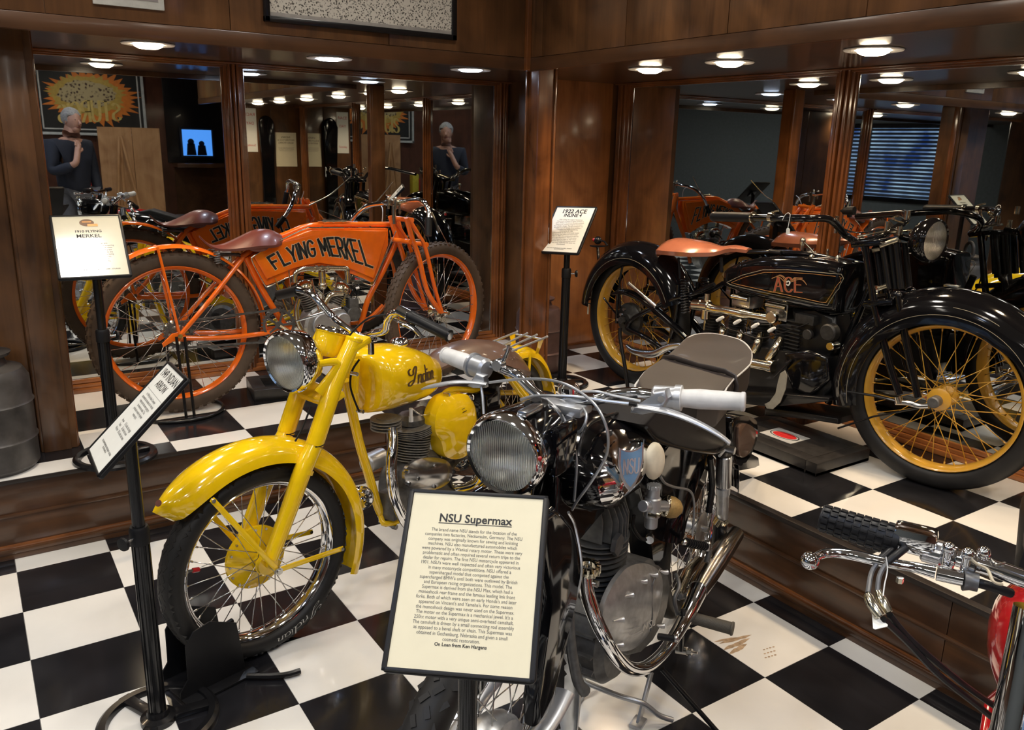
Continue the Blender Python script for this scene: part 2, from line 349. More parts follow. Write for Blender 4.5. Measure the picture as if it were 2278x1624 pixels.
def stain(u0,v0,u1,v1,w0):
    a,b_=onz(u0,v0,.0004),onz(u1,v1,.0004); d=(b_-a); n_=V((-d.y,d.x,0)).normalized()*w0; t=NB(); L_=[];R_=[]
    for k in range(9):
        q=a+d*(k/8); e=1-abs(k/4-1)**3; L_.append(t.verts.new(q+n_*(e*random.uniform(.5,1)+.03))); R_.append(t.verts.new(q-n_*(e*random.uniform(.5,1)+.03)))
    for k in range(8): t.faces.new((L_[k],R_[k],R_[k+1],L_[k+1]))
    ob('scuff_mark',t,_st,floor,smooth=False)
for q in ((1600,1432,1672,1412,.010),(1610,1446,1668,1420,.011),(1622,1455,1662,1432,.010),(1588,1428,1640,1418,.006)): stain(*q)
for i in range(4):
    for j in range(3): stain(1697+i*7+j*2,1446+j*9-i*2,1702+i*7+j*2,1444+j*9-i*2,.0035)
b=NB(); bx(b,XW,XE+.3,YS,YN+.2,CEIL,CEIL+.1); ceil=struct('ceiling',b,mat('ceiling_paint',(.30,.28,.25),.8))
wallp=mat('pale_green_grey_plaster',(.115,.13,.135),.8)
b=NB(); bx(b,XW,XE+.3,YN+.06,YN+.2,0,CEIL); wn=struct('wall_north',b,woodp)
b=NB(); bx(b,XE+.05,XE+.3,YS,YN+.06,0,CEIL); we=struct('wall_east',b,woodp)
b=NB(); bx(b,XW-.1,XW,YS,-2.0,0,CEIL); bx(b,XW-.1,XW,.3,YN,0,CEIL); bx(b,XW-.1,XW,-2.0,.3,0,.9); bx(b,XW-.1,XW,-2.0,.3,1.9,CEIL); ww=struct('wall_west',b,wallp)
b=NB(); bx(b,XW,XE+.3,YS-.1,YS,0,CEIL); wsx=struct('wall_south',b,wood('dark_wainscot',(.05,.02,.012),(.13,.05,.03)))
b=NB(); bx(b,2.36,XE+.05,YB-.1,YB,0,CEIL); wx=struct('wall_partition',b,woodp)
for k in range(2):
    b=NB(); bx(b,2.36+k*.33,2.36+k*.33+.322,YB,YB+.012,H,ZS,.002); ob('panel',b,woodp,wx)
# window with blinds in the far side wall
b=NB()
for y0,y1,z0,z1 in ((-2.0,.3,.9,.96),(-2.0,.3,1.84,1.9),(-2.0,-1.93,.9,1.9),(.23,.3,.9,1.9),(-.9,-.84,.9,1.9)): bx(b,XW-.06,XW+.02,y0,y1,z0,z1)
win=struct('window_1',b,blackm)
b=NB(); bx(b,XW-.05,XW-.045,-1.93,.23,.96,1.84); pm_=emis('daylight_pane',(.25,.45,.95),1.3); nt=pm_.node_tree; nz=nt.nodes.new('ShaderNodeTexNoise'); nz.inputs['Scale'].default_value=3.2; tc=nt.nodes.new('ShaderNodeTexCoord'); nt.links.new(tc.outputs['Object'],nz.inputs['Vector']); cr=nt.nodes.new('ShaderNodeValToRGB'); cr.color_ramp.elements[0].color=(.02,.07,.30,1); cr.color_ramp.elements[1].color=(.55,.78,1,1); cr.color_ramp.elements[0].position=.35; cr.color_ramp.elements[1].position=.68; nt.links.new(nz.outputs['Fac'],cr.inputs[0]); nt.links.new(cr.outputs[0],nt.nodes['Principled BSDF'].inputs['Emission Color'])
ob('pane',b,pm_,win)
for k in range(18):
    b=NB(); box(b,(XW+.05,-.85,.985+k*.049),(.046,2.14,.002),rot=M.Rotation(rad(40),3,'Y')); ob('blind_slat',b,mat('dark_blind',(.05,.05,.06),.4),win)
# ---- fascia boards above the display ----
def fasc(name,axis,c,th,s,z0,z1,m,mt):
    """axis 'x': boards along x at y=c ; axis 'y': boards along y at x=c"""
    b=NB()
    if axis=='x': bx(b,s[0],s[-1],c+.006,c+th,z0,z1)
    else: bx(b,c+.006,c+th,s[0],s[-1],z0,z1)
    o=struct(name,b,woodp)
    for a,e in zip(s,s[1:]):
        b=NB()
        if axis=='x': bx(b,a+.0015,e-.0015,c,c+.0058,z0+.056,z1,.0012)
        else: bx(b,c,c+.0058,a+.0015,e-.0015,z0+.056,z1,.0012)
        ob('panel',b,m,o)
    b=NB()
    if axis=='x': bx(b,s[0],s[-1],c-.004,c+.0055,z0,z0+.054,.002)
    else: bx(b,c-.004,c+.0055,s[0],s[-1],z0,z0+.054,.002)
    ob('lip_board',b,woodh if axis=='x' else woodhy,o); return o
fasc('wall_fascia_north','x',.72,.03,[XW,-2.5,-1.25,-.62,-.0,.60,1.238,1.93],1.848,CEIL,woodp,woodtx)
fasc('wall_fascia_east','y',1.93,.03,[YB,-2.6,-2.05,-1.52,-.995,-.47,.055,.612,.75],1.848,CEIL,woodp,woodty)
b=NB(); bx(b,1.905,1.93,.695,.72,1.848,CEIL,.004); struct('trim_1',b,woodt)
b=NB(); bx(b,XW,XE+.05,.75,YN+.06,ZS,ZS+.02); bx(b,1.96,XE+.05,YB,.75,ZS,ZS+.02); so=struct('ceiling_soffit',b,wood('dark_soffit',(.03,.015,.010),(.075,.035,.020),'X',.3,.4))
# ---- pier, corner box, corner post ----
b=NB(); bx(b,-.165,-.035,.945,1.10,H,ZS,.004); bx(b,-.60,-.165,1.035,1.10,H,ZS,.004); pr=struct('wall_pier',b,woodp)
b=NB(); bx(b,-.155,-.06,.937,.945,H,ZS,.002); ob('panel',b,woodp,pr)
b=NB(); bx(b,-.037,-.029,.96,1.00,H,ZS,.003); ob('moulding',b,woodt,pr)
b=NB(); bx(b,2.50,XE+.05,1.32,YN+.06,H,ZS); cb=struct('wall_corner',b,woodp)
b=NB(); bx(b,2.494,2.50,1.36,YN,H,ZS,.001); ob('panel',b,woodp,cb)
b=NB(); bx(b,2.54,2.94,1.314,1.32,H+.03,ZS,.001); ob('panel',b,wood('lit_birch_panel',(.15,.052,.015),(.42,.160,.050)),cb)  # same birch, lightened to carry the lamp light falling on this face
b=NB(); bx(b,2.50,XE,1.306,1.32,H,H+.035,.003); ob('baseboard',b,woodtx,cb)
b=NB(); bx(b,2.022,2.112,.762,.85,H,ZS,.006); ps=struct('wall_post',b,woodt)
b=NB(); bx(b,2.112,2.124,.752,.765,H,ZS,.003); bx(b,2.010,2.022,.840,.853,H,ZS,.003); ob('moulding',b,woodt,ps)
# ---- mirrors with moulded frames ----
def mirror_bay(name,label,axis,a,bb,z0=.378,z1=1.852):
    t=NB()
    if axis=='x': bx(t,a,bb,YN,YN+.006,z0,z1)
    else: bx(t,XE,XE+.006,a,bb,z0,z1)
    o=ob(name,t,mirror,smooth=False); tag(o,label,'mirror')
    t=NB(); e=.004
    if axis=='x':
        for q in ((a,a+e,z0,z1),(bb-e,bb,z0,z1),(a,bb,z0,z0+e),(a,bb,z1-e,z1)): bx(t,q[0],q[1],YN-.002,YN-.0002,q[2],q[3])
    else:
        for q in ((a,a+e,z0,z1),(bb-e,bb,z0,z1),(a,bb,z0,z0+e),(a,bb,z1-e,z1)): bx(t,XE-.002,XE-.0002,q[0],q[1],q[2],q[3])
    ob('bevelled_edge',t,mat('mirror_bevel',(.75,.80,.85),.12,1),o)
mirror_bay('wall_mirror','large mirror left of the fluted post, behind the orange motorcycle','x',-.02,.824)
mirror_bay('wall_mirror','wide mirror right of the fluted post, behind the orange motorcycle front wheel','x',.932,2.40)
mirror_bay('wall_mirror','mirror left of the wooden pier, past the metal can','x',-2.4,-.128)
mirror_bay('wall_mirror','mirror behind the black motorcycle, nearest the corner','y',-.153,1.19)
mirror_bay('wall_mirror','mirror behind the black motorcycle front wheel, at the right edge','y',-1.62,-.263)
mirror_bay('wall_mirror','mirror further along the right wall, out past the photo','y',-3.1,-1.73)
def vpost(name,axis,a,bb):
    t=NB(); w_=bb-a
    def q(u0,u1,d0,bev=.004):
        if axis=='x': bx(t,u0,u1,YN-d0,YN+.055,.33,ZS-.001,bev)
        else: bx(t,XE-d0,XE+.05,u0,u1,.33,ZS-.001,bev)
    q(a,bb,.008); q(a+w_*.10,bb-w_*.10,.020); q(a+w_*.24,a+w_*.38,.034,.006); q(a+w_*.43,a+w_*.57,.042,.006); q(a+w_*.62,a+w_*.76,.034,.006)
    o=ob(name,t,woodt); o['kind']='structure'
vpost('trim_2','x',.822,.934); vpost('trim_12','x',-.13,-.018); vpost('trim_3','x',2.398,2.497); vpost('trim_4','y',1.188,1.318); vpost('trim_5','y',-.265,-.151); vpost('trim_6','y',-1.735,-1.615); vpost('trim_7','y',-3.2,-3.09)
def hmould(name,axis,a,bb,top):
    t=NB(); m=(woodtx if axis=='x' else woodty) if top else (woodb if axis=='x' else woodby)  # foot strips take the trim painted as lit
    st=[(H,H+.022,.035),(H+.022,H+.040,.024),(H+.042,H+.063,.012)] if not top else [(1.850,1.858,.010),(1.857,1.866,.024),(1.865,ZS-.0005,.045)]
    for z0,z1,d in st:
        if axis=='x': bx(t,a,bb,YN-d,YN+.055,z0,z1,.003)
        else: bx(t,XE-d,XE+.05,a,bb,z0,z1,.003)
    o=ob(name,t,m); o['kind']='structure'
for i,(ax,a,e) in enumerate([('x',-.02,2.497),('x',XW,-.12),('y',YB+.02,1.306)]):
    hmould('baseboard_%d'%(i+1),ax,a,e,False); hmould('trim_%d'%(8+i),ax,a,e,True)
# ---- plinths ----
def plinth(label,axis,a,bb,seams,face,core):
    t=NB(); bx(t,*core,0,H-.006); o=ob('display_plinth',t,blackm,smooth=False); tag(o,label,'plinth')
    def s(u0,u1,d,z0,z1,m,name,bev=.002):
        t=NB()
        if axis=='x': bx(t,u0,u1,face-d,face+.004,z0,z1,bev)
        else: bx(t,face-d,face+.004,u0,u1,z0,z1,bev)
        ob(name,t,m,o)
    m=woodh if axis=='x' else woodhy; mt=woodtx if axis=='x' else woodty
    for u0,u1 in zip(seams,seams[1:]):
        s(u0+.001,u1-.001,.004,.172,.298,m,'upper_board'); s(u0+.001,u1-.001,.008,.052,.168,m,'lower_board')
    s(a,bb,.014,.162,.174,m,'moulding',.004); s(a,bb,.016,.040,.056,mt,'moulding',.004); s(a,bb,.022,.022,.042,m,'moulding',.005); s(a,bb,.018,0,.022,woodh,'toe_board')
    s(a,bb,.036,.298,.3165,mat('black_edge_strip',(.02,.015,.013),.35),'edge_strip',.004)
    return o
pl=plinth('low brown wooden plinth with chequered top below the left-hand mirrors','x',XW,1.896,[XW,-2.9,-1.7,-.5,.14,1.2,1.896],.738,(XW,1.896,.742,YN))
tiles(pl,.285,.832,H,-2.4,1.9245,.704,YN-.035,1)
pl2=plinth('low brown wooden plinth with chequered top along the right-hand mirrors','y',YB,.735,[YB,-2.4,-1.52,-.55,.30,.735],1.933,(1.937,XE+.04,YB+.001,YN))
tiles(pl2,2.084,-.65,H,1.9255,XE-.035,YB,YN-.035,0)
# ---- lamps ----
bulb_w=emis('warm_bulb',(1,.80,.55),26); bulb_c=emis('cool_bulb',(.72,.82,1.0),24)
def downlight(x,y,z,warm,label,group=None,E=None,ring=.098):
    o=thing('downlight',label,'ceiling light',loc=(x,y,z),group=group)
    t=NB(); lathe(t,[(.062,-.004),(ring,-.006),(ring+.003,-.003),(ring,-.0005),(.060,-.0005)],(0,0,0),(0,0,1),36,closed=True); ob('ring',t,frost,o)
    t=NB(); lathe(t,[(0,-.022),(.035,-.020),(.052,-.012),(.058,-.002),(.035,.0),(0,0)] if warm else [(0,-.012),(.045,-.011),(.055,-.006),(.057,-.001),(0,-.001)],(0,0,0),(0,0,1),28); ob('bulb',t,bulb_w if warm else bulb_c,o)
    l=bpy.data.lights.new('lamp_glow','SPOT'); l.energy=E or (22 if warm else 12); l.color=(1,.74,.48) if warm else (.74,.83,1.0); l.spot_size=rad(150); l.spot_blend=.9; l.shadow_soft_size=.05
    lo=bpy.data.objects.new('lamp_glow',l); COL.objects.link(lo); lo.parent=o; lo.location=(0,0,-.035)
NW=['warm downlight over the metal can behind the pier','warm downlight left, above the mirror reflecting the painting','bluish downlight nearest the left fluted post','bluish downlight nearest the corner']
for x,lb,wm in ((-1.1,'warm downlight furthest left over the plinth',1),(-.55,NW[0],1),(.39,NW[1],1),(1.144,NW[2],0),(1.875,NW[3],0)): downlight(x,1.14,ZS,wm,lb)
for y,lb in ((.44,'warm downlight beside the corner panel'),(-.04,'warm downlight over the middle of the black motorcycle'),(-.70,'warm downlight right of the right fluted post'),(-1.45,'warm downlight over the right end of the mirror wall'),(-2.2,'warm downlight far along the right plinth'),(-2.9,'warm downlight by the partition wall')): downlight(2.42,y,ZS,1,lb,E=24)
for i in range(4):
    for j in range(4):
        t=NB(); lathe(t,[(0,-.03),(.05,-.025),(.075,-.008),(.08,0),(0,0)],(0,0,0),(0,0,1),20)
        o=ob('ceiling_lamp',t,emis('room_bulb',(1,.93,.82),22) if (i,j)==(0,0) else _rb,loc=(-2.6+i*1.25,-4.4+j*1.35,CEIL)); tag(o,'round recessed lamp in the room ceiling','ceiling light','ceiling lamps over the open floor')
        if (i,j)==(0,0): _rb=o.data.materials[0]
        l=bpy.data.lights.new('room_glow','SPOT'); l.energy=ROOM_W*(7.5 if j>0 else 4); l.color=(1,.93,.83) if (i,j) not in ((2,1),(1,2)) else (.45,.62,1); l.spot_size=rad(155); l.spot_blend=.8; l.shadow_soft_size=.12
        lo=bpy.data.objects.new('room_glow',l); COL.objects.link(lo); lo.parent=o; lo.location=(0,0,-.045)
t=NB(); lathe(t,[(0,-.03),(.08,-.025),(.13,-.008),(.14,0),(0,0)],(0,0,0),(0,0,1),28); o=ob('ceiling_lamp',t,_rb,loc=(.10,.585,CEIL)); tag(o,'round ceiling lamp close to the left fascia, glaring in the glossy sign','ceiling light')
l=bpy.data.lights.new('room_glow','SPOT'); l.energy=16; l.color=(1,.95,.88); l.spot_size=rad(120); l.spot_blend=.8; l.shadow_soft_size=.13
lo=bpy.data.objects.new('room_glow',l); COL.objects.link(lo); lo.parent=o; lo.location=(0,0,-.045)
# ---- pictures on the fascia ----
def noise_print(name,c0,c1,scale,pos=(.4,.6),c2=None):
    m=bpy.data.materials.new(name); m.use_nodes=True; nt=m.node_tree; b_=nt.nodes['Principled BSDF']; tc=nt.nodes.new('ShaderNodeTexCoord'); vo=nt.nodes.new('ShaderNodeTexVoronoi'); vo.inputs['Scale'].default_value=scale
    nz=nt.nodes.new('ShaderNodeTexNoise'); nz.inputs['Scale'].default_value=scale*1.3; nz.inputs['Detail'].default_value=3
    nt.links.new(tc.outputs['Object'],vo.inputs['Vector']); nt.links.new(tc.outputs['Object'],nz.inputs['Vector'])
    mm=nt.nodes.new('ShaderNodeMath'); mm.operation='ADD'; nt.links.new(vo.outputs['Distance'],mm.inputs[0]); nt.links.new(nz.outputs['Fac'],mm.inputs[1])
    r=nt.nodes.new('ShaderNodeValToRGB'); r.color_ramp.elements[0].color=(*c0,1); r.color_ramp.elements[1].color=(*c1,1); r.color_ramp.elements[0].position=pos[0]; r.color_ramp.elements[1].position=pos[1]
    nt.links.new(mm.outputs[0],r.inputs[0]); nt.links.new(r.outputs[0],b_.inputs['Base Color']); b_.inputs['Roughness'].default_value=.25; return m
t=NB(); x0,x1,z0,z1=.722,1.545,1.945,2.25
for q in ((x0,x1,z0,z0+.022),(x0,x1,z1-.022,z1),(x0,x0+.022,z0,z1),(x1-.022,x1,z0,z1)): bx(t,q[0],q[1],.698,.7199,q[2],q[3],.003)
pf=ob('framed_photograph',t,blackm); tag(pf,'wide black-framed crowd photograph on the upper left wall','picture')
t=NB(); bx(t,x0+.02,x1-.02,.708,.7195,z0+.02,z1-.02); ob('photograph',t,noise_print('crowd_print',(.06,.055,.05),(.62,.59,.53),130,(.68,1.02)),pf)
t=NB(); bx(t,x0+.022,x1-.022,.7072,.7078,z0+.022,z0+.036); ob('photograph_margin',t,mat('print_grey',(.33,.31,.29),.4),pf)
t=NB(); bx(t,.145,.372,.708,.7195,1.947,2.25,.002); pf=ob('framed_print',t,mat('silver_frame',(.55,.55,.52),.35)); tag(pf,'silver-bordered print at the top left, cut by the photo edge','picture')
t=NB(); bx(t,.165,.352,.7065,.7078,1.972,2.24); ob('print',t,mat('grey_print',(.22,.20,.20),.3),pf)
# ---- far side of the room (seen in the mirrors) ----
t=NB()
def fr4(t,x0,x1,z0,z1,w_,y0,y1,bev=.004):
    for q in ((x0,x1,z0,z0+w_),(x0,x1,z1-w_,z1),(x0,x0+w_,z0,z1),(x1-w_,x1,z0,z1)): bx(t,q[0],q[1],y0,y1,q[2],q[3],bev)
fr4(t,.56,1.75,1.50,2.36,.03,YS,YS+.04); pa=ob('framed_painting',t,mat('pale_frame',(.55,.58,.58),.3)); tag(pa,'big framed sunburst painting on the far wall, seen in the left mirror','picture')
t=NB(); bx(t,.59,1.72,YS+.001,YS+.02,1.53,2.33); ob('canvas',t,mat('dark_canvas',(.02,.02,.02),.4),pa)
t=NB(); fr4(t,.62,1.69,1.56,2.30,.016,YS+.02,YS+.026); ob('inner_border',t,mat('pale_border',(.6,.6,.58),.4),pa)
# sunburst (mirror-reversed by the glass, so laid out facing +y)
def burst(cx,cz,r0,r1,n,m,y,name,sq=.62):
    t=NB(); pts=[]
    for i in range(2*n):
        a=PI*i/n; r=r1*(1+.10*math.sin(i*7)) if i%2 else r0; pts.append((cx+math.cos(a)*r,y,cz+math.sin(a)*r*sq))
    plate(t,pts,(0,.001,0)); ob(name,t,m,pa,smooth=False)
burst(1.17,1.93,.42,.52,34,mat('painted_orange',(.75,.22,.03),.5),YS+.021,'sun_rays'); burst(1.12,1.96,.37,.42,30,mat('painted_gold',(.55,.38,.08),.5),YS+.0225,'sun_disc',.55)
burst(1.12,1.97,.30,.31,18,noise_print('painted_crowd',(.06,.03,.03),(.55,.45,.25),30,(.65,1.05)),YS+.024,'painted_group',.5)
t=NB(); 
ribbon(t,word('STURGIS',1.2),.05,lambda x,y:V((1.46-.66*x,YS+.027,1.66+.19*y*(1.0+.25*math.sin(PI*x))+.02*math.cos(PI*x)))); ob('lettering',t,mat('painted_yellow',(.70,.52,.16),.5),pa,smooth=False,norm=False)
for i,(x0,x1,z0,z1,m) in enumerate(((1.83,2.12,1.55,CEIL-.4,blackm),(-4,-.6,1.2,2.3,wallp))):
    if i==0:
        pass
t=NB(); bx(t,2.12,2.54,YS+.02,YS+.07,1.25,1.63,.01); tv=ob('television',t,blackm); tag(tv,'small television with blue picture, seen in the left mirror','television')
t=NB(); bx(t,2.15,2.51,YS+.071,YS+.074,1.28,1.60); ob('screen',t,emis('blue_screen',(.08,.32,.95),1.3),tv)
t=NB()
for cx,cz,r in ((2.25,1.45,.04),(2.38,1.43,.035)): 
    lathe(t,[(0,0),(r,0),(r,.002),(0,.002)],(cx,YS+.075,cz),(0,1,0),14); plate(t,[(cx-.06,YS+.075,1.285),(cx+.06,YS+.075,1.285),(cx+.045,YS+.075,cz-.02),(cx-.045,YS+.075,cz-.02)],(0,.002,0))
ob('screen_figures',t,blackm,tv,smooth=False)
t=NB(); bx(t,2.02,2.72,YS+.01,YS+.30,1.14,1.19,.004); bx(t,2.04,2.70,YS+.01,YS+.02,0,1.14); o=ob('shelf_counter',t,woodhy); tag(o,'brown counter under the television, seen in the left mirror','counter')
t=NB(); bx(t,1.97,2.66,YS+.004,YS+.015,1.19,2.30,.003); o=ob('dark_nook_board',t,blackm); tag(o,'tall black board standing in for the dark nook behind the television','panel')  # flat black sheet painted in for the shaded nook around the screen
t=NB(); bx(t,1.46,1.76,-4.62,-4.59,.0,1.60); bx(t,1.10,1.455,-4.62,-4.60,.0,1.60); o=ob('plywood_panel',t,woodl); tag(o,'pale plywood panels standing on end, seen in the left mirror','panel')
t=NB(); 
tube(t,[(1.15,-4.40,0),(1.3,-4.45,1.5)],.016,8,1); tube(t,[(1.55,-4.35,0),(1.32,-4.45,1.5)],.016,8,1); tube(t,[(1.3,-4.55,0),(1.31,-4.45,1.5)],.016,8,1); bx(t,1.18,1.46,-4.42,-4.40,.7,.73)
o=ob('easel',t,woodl); tag(o,'wooden easel in front of plywood, seen in the left mirror','easel')
t=NB(); box(t,(1.00,-4.38,.21),(.12,.22,.40),.02); box(t,(1.00,-4.38,.75),(.10,.10,.68),.02); o=ob('yellow_bag',t,mat('yellow_fabric',(.7,.6,.05),.6)); tag(o,'yellow and red bag beside the standing man, seen in the mirror','bag')
t=NB(); box(t,(.945,-4.38,.88),(.02,.10,.30),.005); ob('red_patch',t,redink,o)
t=NB(); bx(t,1.95,2.30,YS+.02,YS+.05,2.38,2.42,.005); tube(t,[(1.98,YS+.04,2.46),(2.06,YS+.04,2.54),(2.16,YS+.04,2.47),(2.27,YS+.04,2.54)],.012,8,5); o=ob('neon_sign',t,emis('neon_red',(1,.06,.04),5)); tag(o,'red neon sign high on the far wall, seen in the mirror','neon sign')
pa.location.y=.012
t=NB(); bx(t,-3.98,-3.62,1.30,1.70,H+.001,1.80,.01); o=ob('tall_cabinet',t,blackr); tag(o,'tall dark cabinet at the far left end, seen only in the right mirror','cabinet')
for k in range(2): t=NB(); bx(t,-3.62,-3.605,1.31+k*.195,1.495+k*.195,.40,1.76,.004); d_=ob('door',t,blackm,o); t=NB(); cyl(t,(-3.605,1.48+k*.04,.95),(-3.59,1.48+k*.04,.95),.008,10); ob('knob',t,chrome,d_)
# partition wall dressing: tall black guards, two typed notices, a red-white poster
for x,dl in ((2.62,''),):
    t=NB(); pts=[]
    for i in range(13):
        a=PI*i/12; pts.append((x+.085*math.cos(a),YB+.02,1.66+.10*math.sin(a)))
    pts+= [(x-.065,YB+.02,1.25),(x-.075,YB+.02,.62),(x+.075,YB+.02,.62),(x+.065,YB+.02,1.25)]
    plate(t,pts,(0,.05,0),.018); o=ob('hanging_mudguard',t,blackp); tag(o,'tall black mudguard hung on the partition wall, seen in the mirror','mudguard')
def notice(name,label,xc,zc,w_,h_,y,m,lines,par=None,flip=1):
    t=NB(); bx(t,xc-w_/2,xc+w_/2,y,y+.004,zc-h_/2,zc+h_/2); o=ob(name,t,m,smooth=False); tag(o,label,'notice')
    mx=M(((-1,0,0,xc),(0,0,1,y+.0045),(0,1,0,zc),(0,0,0,1)))
    for s,yy,wd,mm in lines: text('lettering',s,o,mm,mx@M.Translation((0,yy,0)),width=wd,bold=.0)
    return o
notice('typed_notice','cream typed notice on the partition wall, seen in the mirror',2.845,1.40,.24,.37,YB+.013,paperc,[('INDIAN',.125,.10,ink),('MOTORCYCLE &',.095,.19,ink),('ROAD WORKS',.065,.17,ink),('When the first riders came here they\nbrought machines of every kind and\nleft them for the town to keep. They\nare shown here just as they were.',.02,.18,inkg)])
notice('race_poster','white poster with red lettering on the partition wall, seen beside the fluted post',2.455,1.60,.14,.46,YB+.013,paperw,[('RACE',.15,.11,redink),('DAY',.06,.08,redink),('Sunday',-.17,.10,redink)])
# ---- metal cans ----
def can(x,y,label,r=.145,hgt=.40,m=None,deg=0):
    o=thing('metal_can',label,'can',loc=(x,y,H),deg=deg); t=NB()
    lathe(t,[(0,0),(r*.88,0),(r,.02),(r,hgt*.28),(r+.006,hgt*.30),(r,hgt*.32),(r,hgt*.62),(r+.006,hgt*.64),(r,hgt*.66),(r*.99,hgt*.86),(r*.86,hgt*.95),(r*.55,hgt*.99),(r*.50,hgt*1.04),(r*.52,hgt*1.07),(0,hgt*1.08)],(0,0,0),(0,0,1),40); ob('body',t,m,o)
    t=NB(); lathe(t,[(0,hgt*1.07),(r*.62,hgt*1.07),(r*.66,hgt*1.10),(r*.3,hgt*1.14),(0,hgt*1.15)],(0,0,0),(0,0,1),32); ob('lid',t,m,o)
    t=NB(); tube(t,[(-r*.35,0,hgt*1.10),(-r*.40,0,hgt*1.26),(-r*.10,0,hgt*1.36),(r*.25,0,hgt*1.30),(r*.35,0,hgt*1.10)],.014,10,6); ob('handle',t,m,o)
can(-.318,.862,'dark dented metal can with lid handle, at the left end of the plinth',m=mat('aged_zinc',(.085,.080,.078),.45,.6,var=.35,scale=14,bump=.3),deg=-60)
can(2.255,1.02,'dull brown metal can standing behind the corner post',r=.125,hgt=.37,m=mat('brown_zinc',(.12,.072,.068),.45,.4,var=.3,scale=14,bump=.3),deg=20)
# ================= SIGN STANDS =================
def sign(label,c,r,u,n,pxy,zb,texts,paper,knobside=1,base=True,collar=.55,deg=0,logo=None,baser=.15):
    c,r,u,n=V(c),V(r).normalized(),V(u).normalized(),V(n).normalized()
    o=thing('sign_stand',label,'sign stand',loc=(pxy[0],pxy[1],zb)); iv=V((pxy[0],pxy[1],zb))
    mx=M(((r.x,u.x,n.x,c.x-iv.x),(r.y,u.y,n.y,c.y-iv.y),(r.z,u.z,n.z,c.z-iv.z),(0,0,0,1)))
    t=NB(); W_,H_,R_=.118,.147,.010; pts=[]
    for sx,sy,a0 in ((1,1,0),(-1,1,90),(-1,-1,180),(1,-1,270)):
        for k in range(5):
            a=rad(a0+90*k/4); pts.append(V((sx*(W_-R_)+R_*math.cos(a),sy*(H_-R_)+R_*math.sin(a),-.011)))
    plate(t,pts,(0,0,.010),.003)
    q=(W_-.002,H_-.002)
    for x0,x1,y0,y1 in ((-q[0],q[0],H_-.008,q[1]),(-q[0],q[0],-q[1],-H_+.008),(-q[0],-.1085,-q[1],q[1]),(.1085,q[0],-q[1],q[1])): box(t,((x0+x1)/2,(y0+y1)/2,.0012),(x1-x0,y1-y0,.005),.0015)
    t.transform(mx); ob('board',t,blackr,o)
    t=NB(); box(t,(0,0,.0006),(.216,.279,.0008)); t.transform(mx); ob('paper',t,paper,o,smooth=False)
    for s,y,wd,m,bold,sp in texts: text('lettering',s,o,m,mx@M.Translation((0,y,.0014)),width=wd,bold=bold,height=sp if sp<.5 else None)
    if logo: logo(o,mx)
    off=V((pxy[0]-c.x,pxy[1]-c.y,0)); top=c.z-iv.z-(off.x*n.x+off.y*n.y)/n.z-.050; zc=top*collar
    t=NB(); lathe(t,[(0,.01),(.020,.01),(.020,zc),(.0,zc)],(0,0,0),(0,0,1),20)
    for k in range(12):
        a=PI*k/6; box(t,(.0205*math.cos(a),.0205*math.sin(a),zc/2+.01),(.003,.005,zc-.03),rot=M.Rotation(a,3,'Z'))
    ob('lower_tube',t,blackm,o)
    t=NB(); cyl(t,(0,0,zc-.01),(0,0,top),.0155,20); ob('upper_tube',t,blackm,o)
    t=NB(); lathe(t,[(.0,zc-.035),(.0245,zc-.035),(.0245,zc+.004),(.021,zc+.012),(.0,zc+.012)],(0,0,0),(0,0,1),24); ob('collar',t,blackr,o)
    d=V((math.cos(rad(deg)),math.sin(rad(deg)),0)); t=NB(); cyl(t,d*.02+V((0,0,zc-.015)),d*.048+V((0,0,zc-.015)),.004,10); ob('knob_screw',t,chromed,o)
    t=NB(); lathe(t,[(0,0),(.012,.0),(.018,.006),(.017,.012),(0,.014)],d*.044+V((0,0,zc-.015)),d,14); ob('knob',t,blackr,o)
    # bracket under the board
    t=NB(); b0=V((0,0,top)); b1=c-iv-n*.012; tube(t,[b0-V((0,0,.03)),b0,b1-n*.01],.011,8,1); box(t,c-iv-n*.014,(.07,.07,.006),.001,ax=(r,u,n)); ob('bracket',t,blackm,o)
    if base:
        t=NB(); R2=baser; prof=[(R2-.030,.004),(R2-.026,.016),(R2-.010,.018),(R2-.001,.010),(R2,0),(R2-.03,0)]
        lathe(t,prof,(0,0,0),(0,0,1),48,closed=True)
        lathe(t,[(0,0),(.045,0),(.045,.016),(.030,.022),(.026,.035),(0,.035)],(0,0,0),(0,0,1),28)
        for k in range(3):
            a=rad(20+120*k+deg); box(t,(math.cos(a)*R2*.55,math.sin(a)*R2*.55,.008),(R2*.85,.034,.015),.003,rot=M.Rotation(a,3,'Z'))
        ob('base',t,blackm,o)
    return o
body="""The brand name NSU stands for the location of the
companies two factories, Neckarsulm, Germany. The NSU
company was originally known for sewing and knitting
machines. NSU also manufactured automobiles which
were powered by a Wankel rotary motor. These were very
problematic and often required several return trips to the
dealer for repairs. The first NSU motorcycle appeared in
1901. NSU's were well respected and often very victorious
in many motorcycle competitions. NSU offered a
supercharged model that competed against the
supercharged BMW's until both were outlawed by British
and European racing organizations. This model, The
Supermax is derived from the NSU Max, which had a
monoshock rear frame and the famous leading link front
forks. Both of which were seen on early Honda's and later
appeared on Vincent's and Yamaha's. For some reason
the monoshock design was never used on the Supermax.
The motor on the Supermax is a mechanical jewel. It's a
250cc motor with a very unique semi-overhead camshaft.
The camshaft is driven by a small connecting rod assembly
as opposed to a bevel shaft or chain. This Supermax was
obtained in Gothenburg, Nebraska and given a small
cosmetic restoration."""
